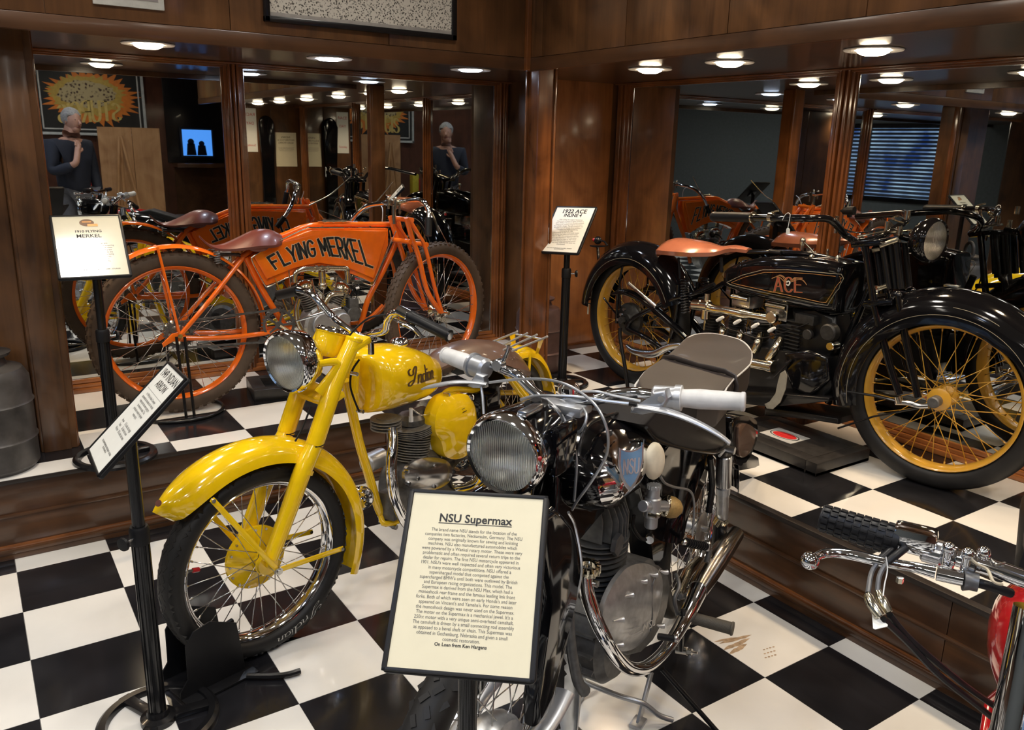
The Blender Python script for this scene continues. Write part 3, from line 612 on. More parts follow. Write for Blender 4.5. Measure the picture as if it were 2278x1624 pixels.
def underline(o,mx,y,x0,x1,m=ink,h=.0011):
    t=NB(); box(t,((x0+x1)/2,y,.0014),(x1-x0,h,.0002)); t.transform(mx); ob('underline',t,m,o,smooth=False)
nlines=body.split('\n')
sign('black sign stand with large cream sheet and underlined heading, nearest the camera',(.2794,-1.5662,.8617),(.7538,-.6566,.0239),(.4443,.5362,.7177),(-.4841,-.5304,.696),(.262,-1.597),0,
 [('NSU Supermax',.0918,.120,ink,.00022,1)]+[(l,.0752-.00767*i,.001,inkg,.0,1) for i,l in enumerate([])]+[('On Loan from Ken Hargens',-.1030,.0805,ink,.00022,1)],paperc,collar=.62,
 logo=lambda o,mx:(underline(o,mx,.0893,-.0600,.0606),text('lettering',body,o,inkg,mx@M.Translation((0,.0755,.0014)),width=.163,height=.1762,size=.0085,space=1.0,bold=0)))
def merk_logo(o,mx):
    t=NB(); lathe(t,[(0,0),(.024,0),(.024,.0004),(0,.0004)],(0,0,0),(0,0,1),24); t.transform(mx@M.Translation((0,.108,.0012))@M.Diagonal((1,.7,1,1))); ob('logo',t,mat('brown_emblem',(.22,.13,.08),.5),o)
    t=NB(); box(t,(.018,.096,.0016),(.034,.012,.0003)); box(t,(0,.112,.0016),(.03,.006,.0003)); t.transform(mx); ob('logo_banner',t,goldleaf,o)
gp=mat('glossy_sleeved_paper',(.78,.74,.58),.16,0,1.0,var=.02)
sign('black sign stand with glaring glossy sheet beside the orange motorcycle rear wheel',(.0602,.726,1.1369),(.9988,-.0483,-.0036),(.0378,.7312,.6811),(-.0302,-.6804,.7322),(.072,.757),H,
 [('1910 FLYING',.062,.085,ink,.0002,1),('MERKEL',.038,.080,ink,.00008,1),('This 1910 Flying Merkel racer was\nin the making after about 10 years of acquiring\nparts to put it together. The original cases\nwere found at the Oley Swap meet a few\nyears ago. Other original parts include the\ncarburetor and the magneto. Despite being\nbrand of American made motorcycles,\nFlying Merkel was well-known as\nthe best of the racing motorcycles.\nFor Sale - ask for Rod.',.006,.150,inkg,0,.100),('ON LOAN FROM MOTOR TOM VAN LARR - STURGIS\nSOUTH DAKOTA',-.112,.165,ink,.0001,1)],gp,collar=.62,deg=-10,logo=merk_logo)
sign('black sign stand with white sheet turned sideways, beside the yellow front mudguard',(-.0224,-.4998,.8704),(-.0276,-.998,.0567),(.7184,.0196,.6953),(-.6951,.0599,.7164),(-.038,-.478),0,
 [('1949 INDIAN',.1075,.178,ink,.0001,1),('ARROW',.0795,.112,ink,.0001,1),('In 1949 the Indian Company\nattempted to introduce the Vertical\nmotorcycle that were going to\nbe American made. This\nproduced a nearly 4-cylinder\nmotorcycle.',.050,.150,inkg,0,.066),('Arrow      13.5 cubic inch single\nScout       26 cubic inch twin\nWarrior   30.5 cubic inch twin',-.034,.130,inkg,0,.032),('ON LOAN FROM ROD WOODRUFF - STURGIS\nSOUTH DAKOTA',-.100,.150,ink,.0001,1)],paperw,collar=.70,deg=215,baser=.155,
 logo=lambda o,mx:underline(o,mx,.065,-.094,.095,inkg,.0006))
sign('black sign stand with white sheet, by the wooden corner post',(2.1946,.7236,1.1195),(.3987,-.916,.0443),(.6059,.2993,.7371),(-.6884,-.2671,.6743),(2.205,.728),H,
 [('1922 ACE',.103,.135,ink,.00028,1),('INLINE 4',.080,.10,ink,.00028,1),('After selling the original Henderson\nMotorcycle company to Ignaz Schwinn in\n1917, William Henderson started a second\nMotorcycle company using his innovative\nfour cylinder designs. The firm company was\nfounded in an old Garage-force building in\nPhiladelphia and began producing\nmotorcycles in 1920.\nUnfortunately for the motorcycle world,\nHenderson was killed in an automobile\naccident in 1922. Ace continued to operate\nuntil it was dissolved in 1924. Its assets\nwere purchased by Indian in 1927 which\nstarted the Ace to produced and named\nIndian Ace until 1928 when the name was\ndiscontinued.',.058,.165,inkg,0,.160),('ON LOAN FROM FRANK GLAZIER - STURGIS\nSOUTH DAKOTA',-.118,.140,ink,.0001,1)],paperw,collar=.78,deg=-30,baser=.14)
# ================= WHEELS =================
def spoke_mesh(rh,rr,hy,ry,lead,r,m):
    t=NB(); a=V((rh*math.cos(lead),hy,rh*math.sin(lead))); bb=V((rr,ry,0)); tube(t,[a,bb],r,5,1); c=bb+(a-bb).normalized()*.016; tube(t,[bb,c],r*1.9,5,1)
    me=bpy.data.meshes.new('spoke'); bmesh.ops.recalc_face_normals(t,faces=t.faces); t.to_mesh(me); t.free(); me.shade_smooth(); me.materials.append(m); return me
def wheel(par,name,pos,yaw,Rr,Rt,tw,rw,mr,mt,ms,mh,rh=.035,hw=.04,n=36,knobs=None,sr=.0014,hub=True,zig=False):
    """wheel about local Y axis; yaw relative to the parent"""
    t=NB(); e=rw/2
    lathe(t,[(Rr,-e),(Rr-.003,-e-.002),(Rr-.010,-e+.002),(Rr-.016,-e*.55),(Rr-.020,0),(Rr-.016,e*.55),(Rr-.010,e-.002),(Rr-.003,e+.002),(Rr,e),(Rr-.006,e-.004),(Rr-.012,e*.5),(Rr-.015,0),(Rr-.012,-e*.5),(Rr-.006,-e+.004)],(0,0,0),(0,1,0),72,closed=True)
    w_=ob(name,t,mr,par,loc=pos,rot=(0,0,rad(yaw)))
    t=NB(); c=(Rr+Rt)/2-.002; h=(Rt-Rr)/2+.004; prof=[]
    for k in range(20):
        a=2*PI*k/20; prof.append((c+h*math.copysign(abs(math.cos(a))**.85,math.cos(a)),tw/2*math.copysign(abs(math.sin(a))**.8,math.sin(a))))
    lathe(t,prof,(0,0,0),(0,1,0),72,closed=True); ob('tyre',t,mt,w_)
    if knobs:
        t=NB(); cnt,rows,kw,kl,kh=knobs
        for i in range(cnt):
            for j,rwj in enumerate(rows):
                a=2*PI*(i+(.5 if j%2 else 0))/cnt; rr=Rt-.002-(rwj/ (tw/2))**2*(Rt-Rr)*.33; d=V((math.cos(a),0,math.sin(a))); tg=V((-math.sin(a),0,math.cos(a)))
                nn=(d+V((0,rwj/tw*.9,0))).normalized(); s=tg.cross(nn)
                if zig: tg2=(tg+s*(.7 if (i+j)%2 else -.7)).normalized(); s=tg2.cross(nn); tg=tg2
                box(t,d*rr+V((0,rwj,0))+nn*kh*.3,(kl,kw,kh),0,ax=(tg,s,nn))
        ob('tread',t,mt,w_,kind='stuff',smooth=False)
    if hub:
        t=NB(); lathe(t,[(0,-hw-.02),(.010,-hw-.02),(.010,-hw-.004),(rh,-hw),(rh+.006,-hw+.003),(rh,-hw+.007),(rh*.55,-hw+.016),(rh*.5,0),(rh*.55,hw-.016),(rh,hw-.007),(rh+.006,hw-.003),(rh,hw),(.010,hw+.004),(.010,hw+.02),(0,hw+.02)],(0,0,0),(0,1,0),28); ob('hub',t,mh,w_)
    q=n//4; mm=[spoke_mesh(rh,Rr-.014,s*hw*.9,s*.004,l,sr,ms) for s in (-1,1) for l in (-1.25,1.25)]
    for k in range(q):
        for j in range(4):
            o=bpy.data.objects.new('spoke',mm[j]); COL.objects.link(o); o.parent=w_; o.rotation_euler=(0,-(2*PI*(k+j*.25)/q),0)
    return w_
def axlenut(t,c,s,r=.011): cyl(t,c,c+V((0,s*.012,0)),r,6); cyl(t,c+V((0,s*.012,0)),c+V((0,s*.02,0)),r*.55,10)
# ================= ORANGE V-TWIN BOARD RACER =================
F=Fr(.421,1.205,H,-1.7); bk=thing('vintage_motorcycle','orange vintage racing motorcycle with big black tank lettering, on the left plinth','motorcycle',F)
zr=.365; fh=F.L(V((1.70,1.166,H+.355)))
wheel(bk,'rear_wheel',(0,0,zr),0,.300,.356,.064,.040,orange,rubberb,steel,nickel,.045,.045,36,(60,(-.022,-.008,.008,.022),.011,.016,.011))
FS=Fr(1.70,1.166,H,18.5); S=Sub(F,FS)
wheel(bk,'front_wheel',fh,20.2,.300,.356,.064,.040,orange,rubberb,steel,nickel,.028,.035,36,(60,(-.022,-.008,.008,.022),.011,.016,.011))
def rods(fr,c,lst,m,par,name,n=10,k=5,label=None):
    t=NB()
    for pts,r in lst: tube(t,P(fr,c,pts),r,n,k)
    return ob(name,t,m,par,label=label)
def rod1(fr,c,pts,r,m,par,name,n=10,k=5,label=None,ell=1): 
    t=NB(); tube(t,P(fr,c,pts),r,n,k,ell=ell); return ob(name,t,m,par,label=label)
rod1(F,c4,[(-45,560,0),(100,470,0),(300,385,0),(420,340,0),(560,325,0),(1050,322,0)],.0135,orange,bk,'top_tube')
rod1(F,c4,[(1072,280,0),(1115,455,0)],.021,orange,bk,'head_tube',16,1)
rod1(F,c4,[(1100,400,0),(990,640,0),(880,850,0),(830,1010,0),(800,1100,0)],.0145,orange,bk,'down_tube')
rod1(F,c4,[(-10,560,0),(90,760,0),(190,930,0),(290,1080,0)],.0145,orange,bk,'seat_tube')
t=NB(); cyl(t,F.p(*c4(290,1075),-.04),F.p(*c4(290,1075),.04),.026,20); ob('bottom_bracket',t,orange,bk)
rod1(F,c4,[(820,1000,0),(880,1000,0),(980,905,0)],.009,orange,bk,'chain_tensioner_arm')
for s in (-1,1):
    A=F.p(*c3(1462,470),-.02); hb=V((0,s*.062,zr)); t=NB(); tube(t,[V((A.x,s*.022,A.z)),hb.lerp(V((A.x,s*.03,A.z)),.5)+V((0,s*.012,0)),hb],.0105,10,4); ob('seat_stay',t,orange,bk)
    t=NB(); B=F.p(*c4(290,1075)); tube(t,[hb+V((0,0,-.01)),V((.22,s*.058,zr-.03)),V((B.x,s*.03,B.z))],.0115,10,4); ob('chain_stay',t,orange,bk)
    t=NB(); plate(t,[V((-.075,s*.055,zr-.028)),V((-.03,s*.055,zr+.012)),V((.02,s*.055,zr+.02)),V((.03,s*.055,zr-.03)),V((-.03,s*.055,zr-.02)),V((-.07,s*.055,zr-.045))],(0,s*.008,0),.002); ob('fork_end',t,orange,bk)
    t=NB(); tube(t,[hb+V((0,s*.004,0)),V((-.055,s*.036,zr+.385))],.006,8,1); ob('mudguard_strut',t,orange,bk)
    t=NB(); axlenut(t,hb,s); ob('axle_nut',t,nickel,bk)
t=NB(); fender(t,V((0,0,zr)),.392,118,-6,.038,.014,n=44,th=.002,m=6); ob('rear_mudguard',t,orange,bk)
# tank
top=[(40,545),(130,500),(250,450),(420,372),(470,366),(700,366),(1018,368)]; bot=[(915,715),(850,685),(780,655),(700,626),(600,602),(520,598),(430,606),(340,636),(250,672),(145,724)]
def tankplate(y,th,m,name,sc=1,bev=.008,pts=None):
    pp=[F.p(*c4(a,b_),-.048) for a,b_ in (pts or top+bot)]; pp=[V((p.x,y,p.z)) for p in pp]; t=NB(); plate(t,pp,(0,th,0),bev); return ob(name,t,m,bk)
tk=tankplate(-.048,.096,orange,'fuel_tank',bev=.006)
outl=[(28,560),(120,500),(240,440),(420,360),(470,352),(700,352),(1025,354),(1028,470),(930,735),(900,745),(840,708),(700,655),(600,640),(520,640),(340,690),(250,725),(150,768),(120,758),(40,600)]
tankplate(-.036,.072,orange,'tank_seam',bev=.003,pts=outl)
for q in ([(28,565),(122,500),(240,437),(422,352),(476,346),(700,346)],[(30,560),(45,610),(125,755),(155,770),(255,722),(330,690)],[(1030,365),(1030,470),(925,735),(890,760),(840,745)],[(1075,370),(990,560),(915,735)]):
    rod1(F,c4,[(a,b_,-.052) for a,b_ in q],.0030,nickel,bk,'tank_pipe',8,4)
tcurve=spl([V((a,b_,0)) for a,b_ in ((148,562),(235,515),(320,482),(395,455),(470,440),(540,428),(620,420),(700,426),(760,436),(850,446))],8)
bcurve=spl([V((a,b_,0)) for a,b_ in ((205,642),(275,615),(340,588),(400,566),(465,552),(540,545),(610,546),(680,556),(740,576),(820,602),(905,632))],8)
def onc(cv,t):
    t=max(0,min(.9999,t))*(len(cv)-1); i=int(t); return cv[i].lerp(cv[i+1],t-i)
def mk(off,s=-1): 
    def f(x,y):
        if s==1: x=1-x
        q=onc(bcurve,x).lerp(onc(tcurve,x),y); p=F.p(*c4(q.x,q.y),-.048); return V((p.x,s*(.048+off),p.z))
    return f
wd_=word('FLYING MERKEL',1.30,.62)
def stret(sts): return sts
t=NB(); 
def ribbon2(bm,strokes,wpx,fn):   # constant width measured on the tank (metres)
    for st in strokes:
        dense=[]
        pp=spl([V((a,b_,0)) for a,b_ in st],6) if len(st)>2 else [V((a,b_,0)) for a,b_ in (st[0],((st[0][0]+st[1][0])/2,(st[0][1]+st[1][1])/2),st[1])]
        P3=[fn(p.x,p.y) for p in pp]; nrm=V((0,1,0)); L=[];R=[]
        for i,p in enumerate(P3):
            tt=(P3[min(i+1,len(P3)-1)]-P3[max(i-1,0)]).normalized(); nn=tt.cross(nrm)*wpx/2; e=V((0,0,0))
            if i==0:e=-tt*wpx*.45
            if i==len(P3)-1:e=tt*wpx*.45
            L.append(bm.verts.new(p+nn+e)); R.append(bm.verts.new(p-nn+e))
        for i in range(len(P3)-1): bm.faces.new((L[i],R[i],R[i+1],L[i+1]))
ribbon2(t,wd_,.0150,mk(.0004)); ob('lettering_outline',t,creamink,bk,smooth=False,norm=False)
t=NB(); ribbon2(t,wd_,.0112,mk(.0009)); ob('lettering',t,ink,bk,smooth=False,norm=False)
t=NB(); ribbon2(t,wd_,.0150,mk(.0004,1)); ob('lettering_outline',t,creamink,bk,smooth=False,norm=False)
t=NB(); ribbon2(t,wd_,.0112,mk(.0009,1)); ob('lettering',t,ink,bk,smooth=False,norm=False)
# oiler / pump on top of tank and straps
t=NB(); a,b_=F.p(*c4(540,300),-.01),F.p(*c4(715,298),-.01); cyl(t,a,b_,.008,14); cyl(t,a-V((.02,0,0)),a,.004,8); cyl(t,b_,b_+V((.02,0,0)),.004,8)
for k in (.1,.45,.85): cyl(t,a.lerp(b_,k)-V((.005,0,0)),a.lerp(b_,k)+V((.005,0,0)),.011,14)
ob('priming_pump',t,nickel,bk)
for x_ in (295,540,885): 
    t=NB(); p=F.p(*c4(x_,340 if x_>400 else 415),-.012); cyl(t,p,p-V((0,.006,0)),.005,8); ob('strap_bolt',t,nickel,bk)
# saddle
def saddle(par,fr,pts,m,name='saddle',sub=3,label=None):
    """pts: (x,z,halfwidth,thick,droop) along length"""
    t=NB(); R=[]; q=[V(p[:3]) for p in pts]; q2=[V((p[3],p[4],0)) for p in pts]; q=spl(q,sub); q2=spl(q2,sub)
    for p,s in zip(q,q2):
        ring=[]; n=14
        for j in range(n+1):
            a=-1+2*j/n; ring.append(V((p.x,p.z*a,p.y-s.y*abs(a)**2.2+.006*math.cos(a*PI)*0)))
        for j in range(n,-1,-1):
            a=-1+2*j/n; ring.append(V((p.x,p.z*a*.96,p.y-s.y*abs(a)**2.2-s.x)))
        R.append(ring)
    skin(t,R); return ob(name,t,m,par,label=label)
sp=[(F.p(*c3(x_,y_),0)) for x_,y_ in ((1200,335),(1260,385),(1330,390),(1430,350),(1530,302),(1620,298),(1690,328))]
saddle(bk,F,[(sp[0].x,sp[0].z,.012,.006,.002),(sp[1].x,sp[1].z,.030,.008,.006),(sp[2].x,sp[2].z,.055,.010,.014),(sp[3].x,sp[3].z,.085,.012,.035),(sp[4].x,sp[4].z,.100,.012,.060),(sp[5].x,sp[5].z,.085,.012,.062),(sp[6].x,sp[6].z,.040,.010,.030)],leath)
p=F.p(*c3(1560,410),-.09)
for s in (-1,1): t=NB(); ball(t,(p.x,s*.085,p.z+.002),.038,16,(1.2,.20,.55)); ob('saddle_skirt',t,leath,bk)
for s in (-1,1):
    t=NB(); a=F.p(*c3(1290,425),0); coil(t,V((a.x,s*.05,a.z)),V((a.x,s*.05,a.z-.05)),.012,.003,5); ob('saddle_spring',t,castd,bk)
t=NB(); tube(t,[V((sp[1].x,0,sp[1].z-.05)),V((sp[3].x,0,sp[3].z-.075)),F.p(*c3(1465,480),0)],.008,8,3); ob('saddle_frame',t,castd,bk)
# fork, steered
def sr(pts,r,m,name,n=10,k=5): t=NB(); tube(t,[S.p(*c4(a,b_),y) for a,b_,y in pts],r,n,k); return ob(name,t,m,bk)
for s,A,B_ in ((-1,[(1150,275),(1190,420),(1240,560),(1300,800),(1395,955)],[(1170,285),(1240,400),(1290,500),(1350,760),(1408,960)]),(1,None,None)):
    if s==1:
        hb=S.c(0,.055,fh.z); t=NB()
        a1=[S.p(*c4(*q),-.055) for q in ((1150,275),(1190,420),(1240,560),(1300,800),(1395,955))]; mir=FS
        for r_,pp in ((.0125,((1150,275),(1190,420),(1240,560),(1300,800),(1395,955))),(.010,((1170,285),(1240,400),(1290,500),(1350,760),(1408,960)))):
            t=NB(); q=[]
            for e in pp: g=FS.p(*c4(*e),-.055); q.append(S.c(g.x,-g.y,g.z))
            tube(t,q,r_,10,5); ob('fork_leg',t,orange,bk)
    else:
        sr([(a,b_,-.055) for a,b_ in A],.0125,orange,'fork_leg'); sr([(a,b_,-.055) for a,b_ in B_],.010,orange,'fork_leg')
for px_,py_ in ((1112,440),(1235,462),(1128,285)):
    g=FS.p(*c4(px_,py_),0); t=NB(); tube(t,[S.c(g.x,-.062,g.z),S.c(g.x,.062,g.z)],.012,12,1); ob('fork_crown',t,orange,bk)
t=NB(); g=FS.p(*c4(1150,445),0); tube(t,[S.c(g.x-.02,-.05,g.z+.01),S.c(g.x+.05,-.055,g.z+.01)],.006,8,1); ob('fork_link',t,nickel,bk)
for s in (-1,1): t=NB(); cyl(t,S.c(0,s*.05,fh.z),S.c(0,s*.085,fh.z),.010,12); ob('axle_nut',t,nickel,bk)
# bars
stem=FS.p(*c4(1060,165),0)
t=NB(); tube(t,[S.c(stem.x,0,stem.z-.10),S.c(stem.x,0,stem.z)],.011,12,1); box(t,S.c(stem.x,0,stem.z),(.035,.05,.03),.006)
for s in (-1,1): cyl(t,S.c(stem.x-.012,s*.025,stem.z-.03),S.c(stem.x-.012,s*.025,stem.z+.022),.006,10); ball(t,S.c(stem.x-.012,s*.025,stem.z+.022),.008,10); cyl(t,S.c(stem.x+.015,s*.022,stem.z-.05),S.c(stem.x+.015,s*.022,stem.z+.018),.005,10)
ob('handlebar_stem',t,nickel,bk)
N_=[S.p(*c4(a,b_),y) for a,b_,y in ((1110,160,-.03),(1180,150,-.12),(1250,148,-.21),(1290,175,-.26),(1312,235,-.28),(1312,275,-.285))]
g1=FS.p(*c4(1312,275),-.285); g2=FS.p(*c4(1308,405),-.30)
Fa=[S.c(stem.x,.02,stem.z+.002),S.p(*c4(980,168),.08),S.p(*c4(870,190),.17),S.p(*c4(795,245),.23),S.p(*c4(745,310),.26),S.p(*c4(700,380),.27)]
t=NB(); tube(t,N_[::-1]+Fa,.0115,12,6); ob('handlebar',t,chrome,bk)
t=NB(); tube(t,[S.c(g1.x,g1.y,g1.z),S.c(g2.x,g2.y,g2.z)],[.0165,.0155],14,1); ob('grip',t,blackr,bk)
t=NB(); tube(t,[S.p(*c4(700,380),.27),S.p(*c4(645,470),.275)],.016,14,1); ob('grip',t,blackr,bk)
sr([(1330,235,-.30),(1355,290,-.31),(1375,350,-.315),(1385,382,-.318)],.0055,nickel,'brake_lever',8,4)
sr([(1380,330,-.31),(1410,390,-.25),(1440,445,-.12),(1460,480,-.06)],.002,steel,'control_rod',6,4)
rod1(F,c4,[(1052,15,.30),(960,130,.27),(900,190,.25),(800,260,.22)],.0035,nickel,bk,'long_lever',8,4)
rod1(F,c4,[(945,175,.05),(975,200,.02),(978,260,.0),(975,300,0)],.002,mat('white_cord',(.7,.7,.68),.6),bk,'cord',6,4)
# engine
def vc(p0,p1,name):
    a,b2=F.p(*c4(*p0),0),F.p(*c4(*p1),0); t=NB(); fins(t,a,b2,.030,.048,11,28); ob(name,t,finm,bk); return a,b2
a1,b1=vc((500,960),(415,790),'rear_cylinder'); a2,b2=vc((600,960),(672,800),'front_cylinder')
for (a,bb) in ((a1,b1),(a2,b2)):
    d=(bb-a).normalized(); t=NB(); lathe(t,[(0,0),(.046,0),(.048,.012),(.040,.030),(.020,.042),(0,.044)],bb,d,24)
    for k in range(10):
        g=2*PI*k/10; u_=d.orthogonal().normalized(); v_=d.cross(u_); q=bb+(u_*math.cos(g)+v_*math.sin(g))*.043; cyl(t,q,q+d*.026,.006,6)
    ob('cylinder_head',t,nickel,bk)
rod1(F,c4,[(345,740,-.045),(345,680,-.045),(390,648,-.045),(500,640,-.045),(700,638,-.045),(722,665,-.045),(722,740,-.045)],.0135,nickel,bk,'intake_pipe',12,6)
t=NB()
for x_ in (495,535,580): 
    p=F.p(*c4(x_,640),-.045); cyl(t,p-V((.006,0,0)),p+V((.006,0,0)),.019,16)
p=F.p(*c4(540,680),-.045); cyl(t,p+V((0,0,.012)),p-V((0,0,.05)),.017,16); ball(t,p-V((0,0,.055)),.022,14); ob('carburettor',t,nickel,bk)
rod1(F,c4,[(375,860,-.05),(355,940,-.05),(370,1040,-.05),(420,1130,-.05),(450,1230,-.05)],.0125,nickel,bk,'exhaust_pipe',12,6)
rod1(F,c4,[(690,820,-.05),(610,830,-.05),(565,890,-.05),(555,960,-.05)],.0125,nickel,bk,'exhaust_pipe',12,6)
for q in ([(200,710),(245,830),(290,950)],[(470,720),(500,860),(520,960)],[(560,730),(545,850),(530,950)],[(300,650),(310,760),(330,900)],[(650,700),(630,800),(560,930)]): rod1(F,c4,[(a,b_,-.055) for a,b_ in q],.0032,nickel,bk,'push_rod',6,1)
t=NB(); p=F.p(*c4(560,1050),0); cyl(t,p-V((0,.055,0)),p+V((0,.055,0)),.115,40,bev=.012); ob('crankcase',t,alu,bk)
t=NB(); p=F.p(*c4(560,1050),-.055); cyl(t,p,p-V((0,.014,0)),.060,30,bev=.004); cyl(t,p+V((.09,0,.02)),p+V((.09,-.02,.02)),.034,24,bev=.004)
for k in range(8): a=2*PI*k/8; cyl(t,p+V((.095*math.cos(a),0,.095*math.sin(a))),p+V((.095*math.cos(a),-.006,.095*math.sin(a))),.006,8)
ob('timing_cover',t,alug,bk)
t=NB(); p=F.p(*c4(760,960),-.02); cyl(t,p-V((0,.03,0)),p+V((0,.05,0)),.035,24,bev=.004); box(t,p+V((.0,0,.05)),(.05,.06,.05),.008); ob('magneto',t,castd,bk)
for x_,y_ in ((275,820),(600,718),(785,785)): 
    t=NB(); p=F.p(*c4(x_,y_),-.05); cyl(t,p,p+V((.016,-.004,.004)),.006,10); ob('plug_cap',t,mat('white_ceramic',(.8,.8,.78),.3),bk)
rod1(F,c4,[(290,790,-.04),(260,730,-.03),(330,690,.0),(480,700,.02),(600,720,0)],.0025,blackr,bk,'ignition_lead',6,5); rod1(F,c4,[(740,900,-.03),(760,820,-.03),(800,770,-.03),(790,880,-.03),(820,950,-.03)],.003,blackr,bk,'ignition_lead',6,5)
# drive
t=NB(); p=F.p(*c4(230,1050),-.05)
def sprocket(t,c,r,n,th=.004,sp_=5):
    lathe(t,[(r-.012,-th/2),(r,-th/2),(r,th/2),(r-.012,th/2)],c,(0,1,0),48,closed=True); lathe(t,[(0,-th),(.018,-th),(.018,th),(0,th)],c,(0,1,0),20)
    for k in range(sp_): a=2*PI*k/sp_; d=V((math.cos(a),0,math.sin(a))); box(t,c+d*r*.5,(r*.85,th,.010),0,ax=(d,V((0,1,0)),d.cross(V((0,1,0)))))
    for k in range(n): a=2*PI*k/n; d=V((math.cos(a),0,math.sin(a))); box(t,c+d*(r+.003),(.009,th,.006),0,ax=(d,V((0,1,0)),d.cross(V((0,1,0)))))
sprocket(t,V((p.x,-.05,p.z)),.075,30); ob('pedal_sprocket',t,castd,bk)
t=NB(); sprocket(t,V((0,-.048,zr)),.058,24); ob('rear_sprocket',t,castd,bk)
pc=V((p.x,-.05,p.z)); t=NB(); chainrun(t,V((0,-.05,zr+.058)),pc+V((0,0,.075))); chainrun(t,V((0,-.05,zr-.058)),pc-V((0,0,.075))); ob('drive_chain',t,castd,bk,kind='stuff',smooth=False)
for a_,b__,c__ in (((0,-.012,0),(.13,-.02,-.09),(.13,-.06,-.09)),((0,.11,0),(-.13,.12,.09),(-.13,.16,.09))):
    t=NB(); tube(t,[pc+V(a_),pc+V(b__)],.007,8,1); ob('pedal_crank',t,nickel,bk); t=NB(); box(t,pc+V(c__),(.03,.085,.022),.005); ob('pedal',t,blackr,bk)
# display stand under the rear axle
o=thing('wheel_stand','black wire stand holding up the orange motorcycle rear wheel','stand',F)
for q0,q1,y_ in (((1062,945),(1098,1440),-.085),((1112,945),(1145,1432),-.075)):
    a=F.p(*c3(*q0),y_); t=NB(); tube(t,[V((a.x,y_,a.z)),V((a.x+.005,y_-.05,.012))],.0065,10,1); ob('upright',t,blackm,o)
t=NB(); tube(t,[V((-.035,.080,zr-.02)),V((-.03,.13,.012))],.0065,10,1); ob('upright',t,blackm,o)
t=NB(); tube(t,[V((.18*math.cos(2*PI*k/16)-.01,-.005+.165*math.sin(2*PI*k/16),.009)) for k in range(16)],.008,10,3,closed=True); ob('base_ring',t,blackm,o)
for y_ in (-.13,.13): t=NB(); box(t,(0,y_,.009),(.20,.024,.008),.002); ob('base_bar',t,blackm,o)
# black trays on the left plinth
def tray(label,c,deg,L_,W_,hh,sheet=None):
    o=thing('wheel_tray',label,'tray',loc=c,deg=deg); t=NB()
    bx(t,-L_/2,L_/2,-W_/2,W_/2,0,hh*.3,.003)
    for q in ((-L_/2,L_/2,-W_/2,-W_/2+.05),(-L_/2,L_/2,W_/2-.05,W_/2),(-L_/2,-L_/2+.06,-W_/2+.0505,W_/2-.0505),(L_/2-.06,L_/2,-W_/2+.0505,W_/2-.0505)): bx(t,q[0],q[1],q[2],q[3],0,hh,.003)
    ob('body',t,mat('scuffed_black_wood',(.022,.020,.019),.4,0,.15,var=.3),o); return o
q=onz(632,870,H); tray('black wooden tray on the left plinth, beside the orange motorcycle front wheel',(q.x+.02,q.y,H),-8,.36,.26,.055)
o=bpy.data.objects['wheel_tray']; t=NB(); box(t,(.02,-.08,.0568),(.11,.055,.001)); ob('decal',t,paperw,o,smooth=False,sharp=10); t=NB(); lathe(t,[(.012,.0),(.024,0),(.024,.0006),(.012,.0006)],(.03,-.08,.0572),(0,0,1),24,closed=True); ob('decal_print',t,ink,o)
# ================= YELLOW MOTORCYCLE =================
def PXs(fr,c,pts): return [fr.px(*c(a,b_),x) for a,b_,x in pts]
F=Fr(.305,-.30,0,206.5); FS=Fr(.305,-.30,0,194.7); S=Sub(F,FS)
bk=thing('vintage_motorcycle','bright yellow motorcycle with script lettering on the tank, on the lower floor','motorcycle',F)
zr=.305
fw=wheel(bk,'front_wheel',(0,0,zr),-11.8,.250,.302,.084,.052,chrome,rubber,steel,yellow,.030,.040,36,(66,(-.030,-.010,.010,.030),.010,.022,.006),.0016,zig=True)
wheel(bk,'rear_wheel',(-1.47,0,zr),0,.250,.302,.084,.052,chrome,rubber,steel,yellow,.030,.040,36,None,.0016)
t=NB(); lathe(t,[(0,-.060),(.045,-.062),(.050,-.048),(.080,-.040),(.092,-.030),(.098,-.026),(.098,-.016),(.085,-.010),(.060,.006),(.035,.018),(.032,.05),(0,.05)],(0,0,0),(0,1,0),44); ob('brake_drum',t,yellow,fw)
t=NB(); 
for k in range(16): a=2*PI*k/16; cyl(t,V((.090*math.cos(a),-.014,.090*math.sin(a))),V((.090*math.cos(a),-.008,.090*math.sin(a))),.004,6)
ob('drum_rivets',t,steel,fw,kind='stuff')
a=rad(12); t=NB(); cyl(t,V((.232*math.cos(a),0,.232*math.sin(a))),V((.195*math.cos(a),0,.195*math.sin(a))),.004,8); ob('valve',t,steel,fw)
t=NB(); cyl(t,V((.212*math.cos(a),0,.212*math.sin(a))),V((.193*math.cos(a),0,.193*math.sin(a))),.007,10); ob('valve_cap',t,red,fw,label='red valve cap')
ISC=[[(.09,.92),(.02,.80),(.05,.60),(.16,.62),(.19,.82),(.27,1.0),(.31,.93),(.24,.6),(.18,.25),(.10,.03),(.01,.02),(.0,.16),(.09,.26),(.2,.3)],
[(.35,.52),(.335,.05)],[(.34,.30),(.38,.50),(.43,.52),(.45,.42),(.43,.10),(.47,.05)],
[(.60,.48),(.53,.52),(.49,.35),(.51,.10),(.56,.06),(.61,.20),(.63,.45)],[(.66,.95),(.62,.15),(.66,.05)],
[(.71,.52),(.695,.12),(.73,.05)],[(.715,.68),(.72,.72)],
[(.84,.48),(.78,.52),(.745,.35),(.76,.10),(.80,.06),(.84,.20),(.86,.50),(.85,.12),(.88,.05)],
[(.92,.52),(.905,.05)],[(.91,.30),(.94,.50),(.98,.50),(1.0,.40),(.985,.10),(1.02,.06)]]
t=NB()
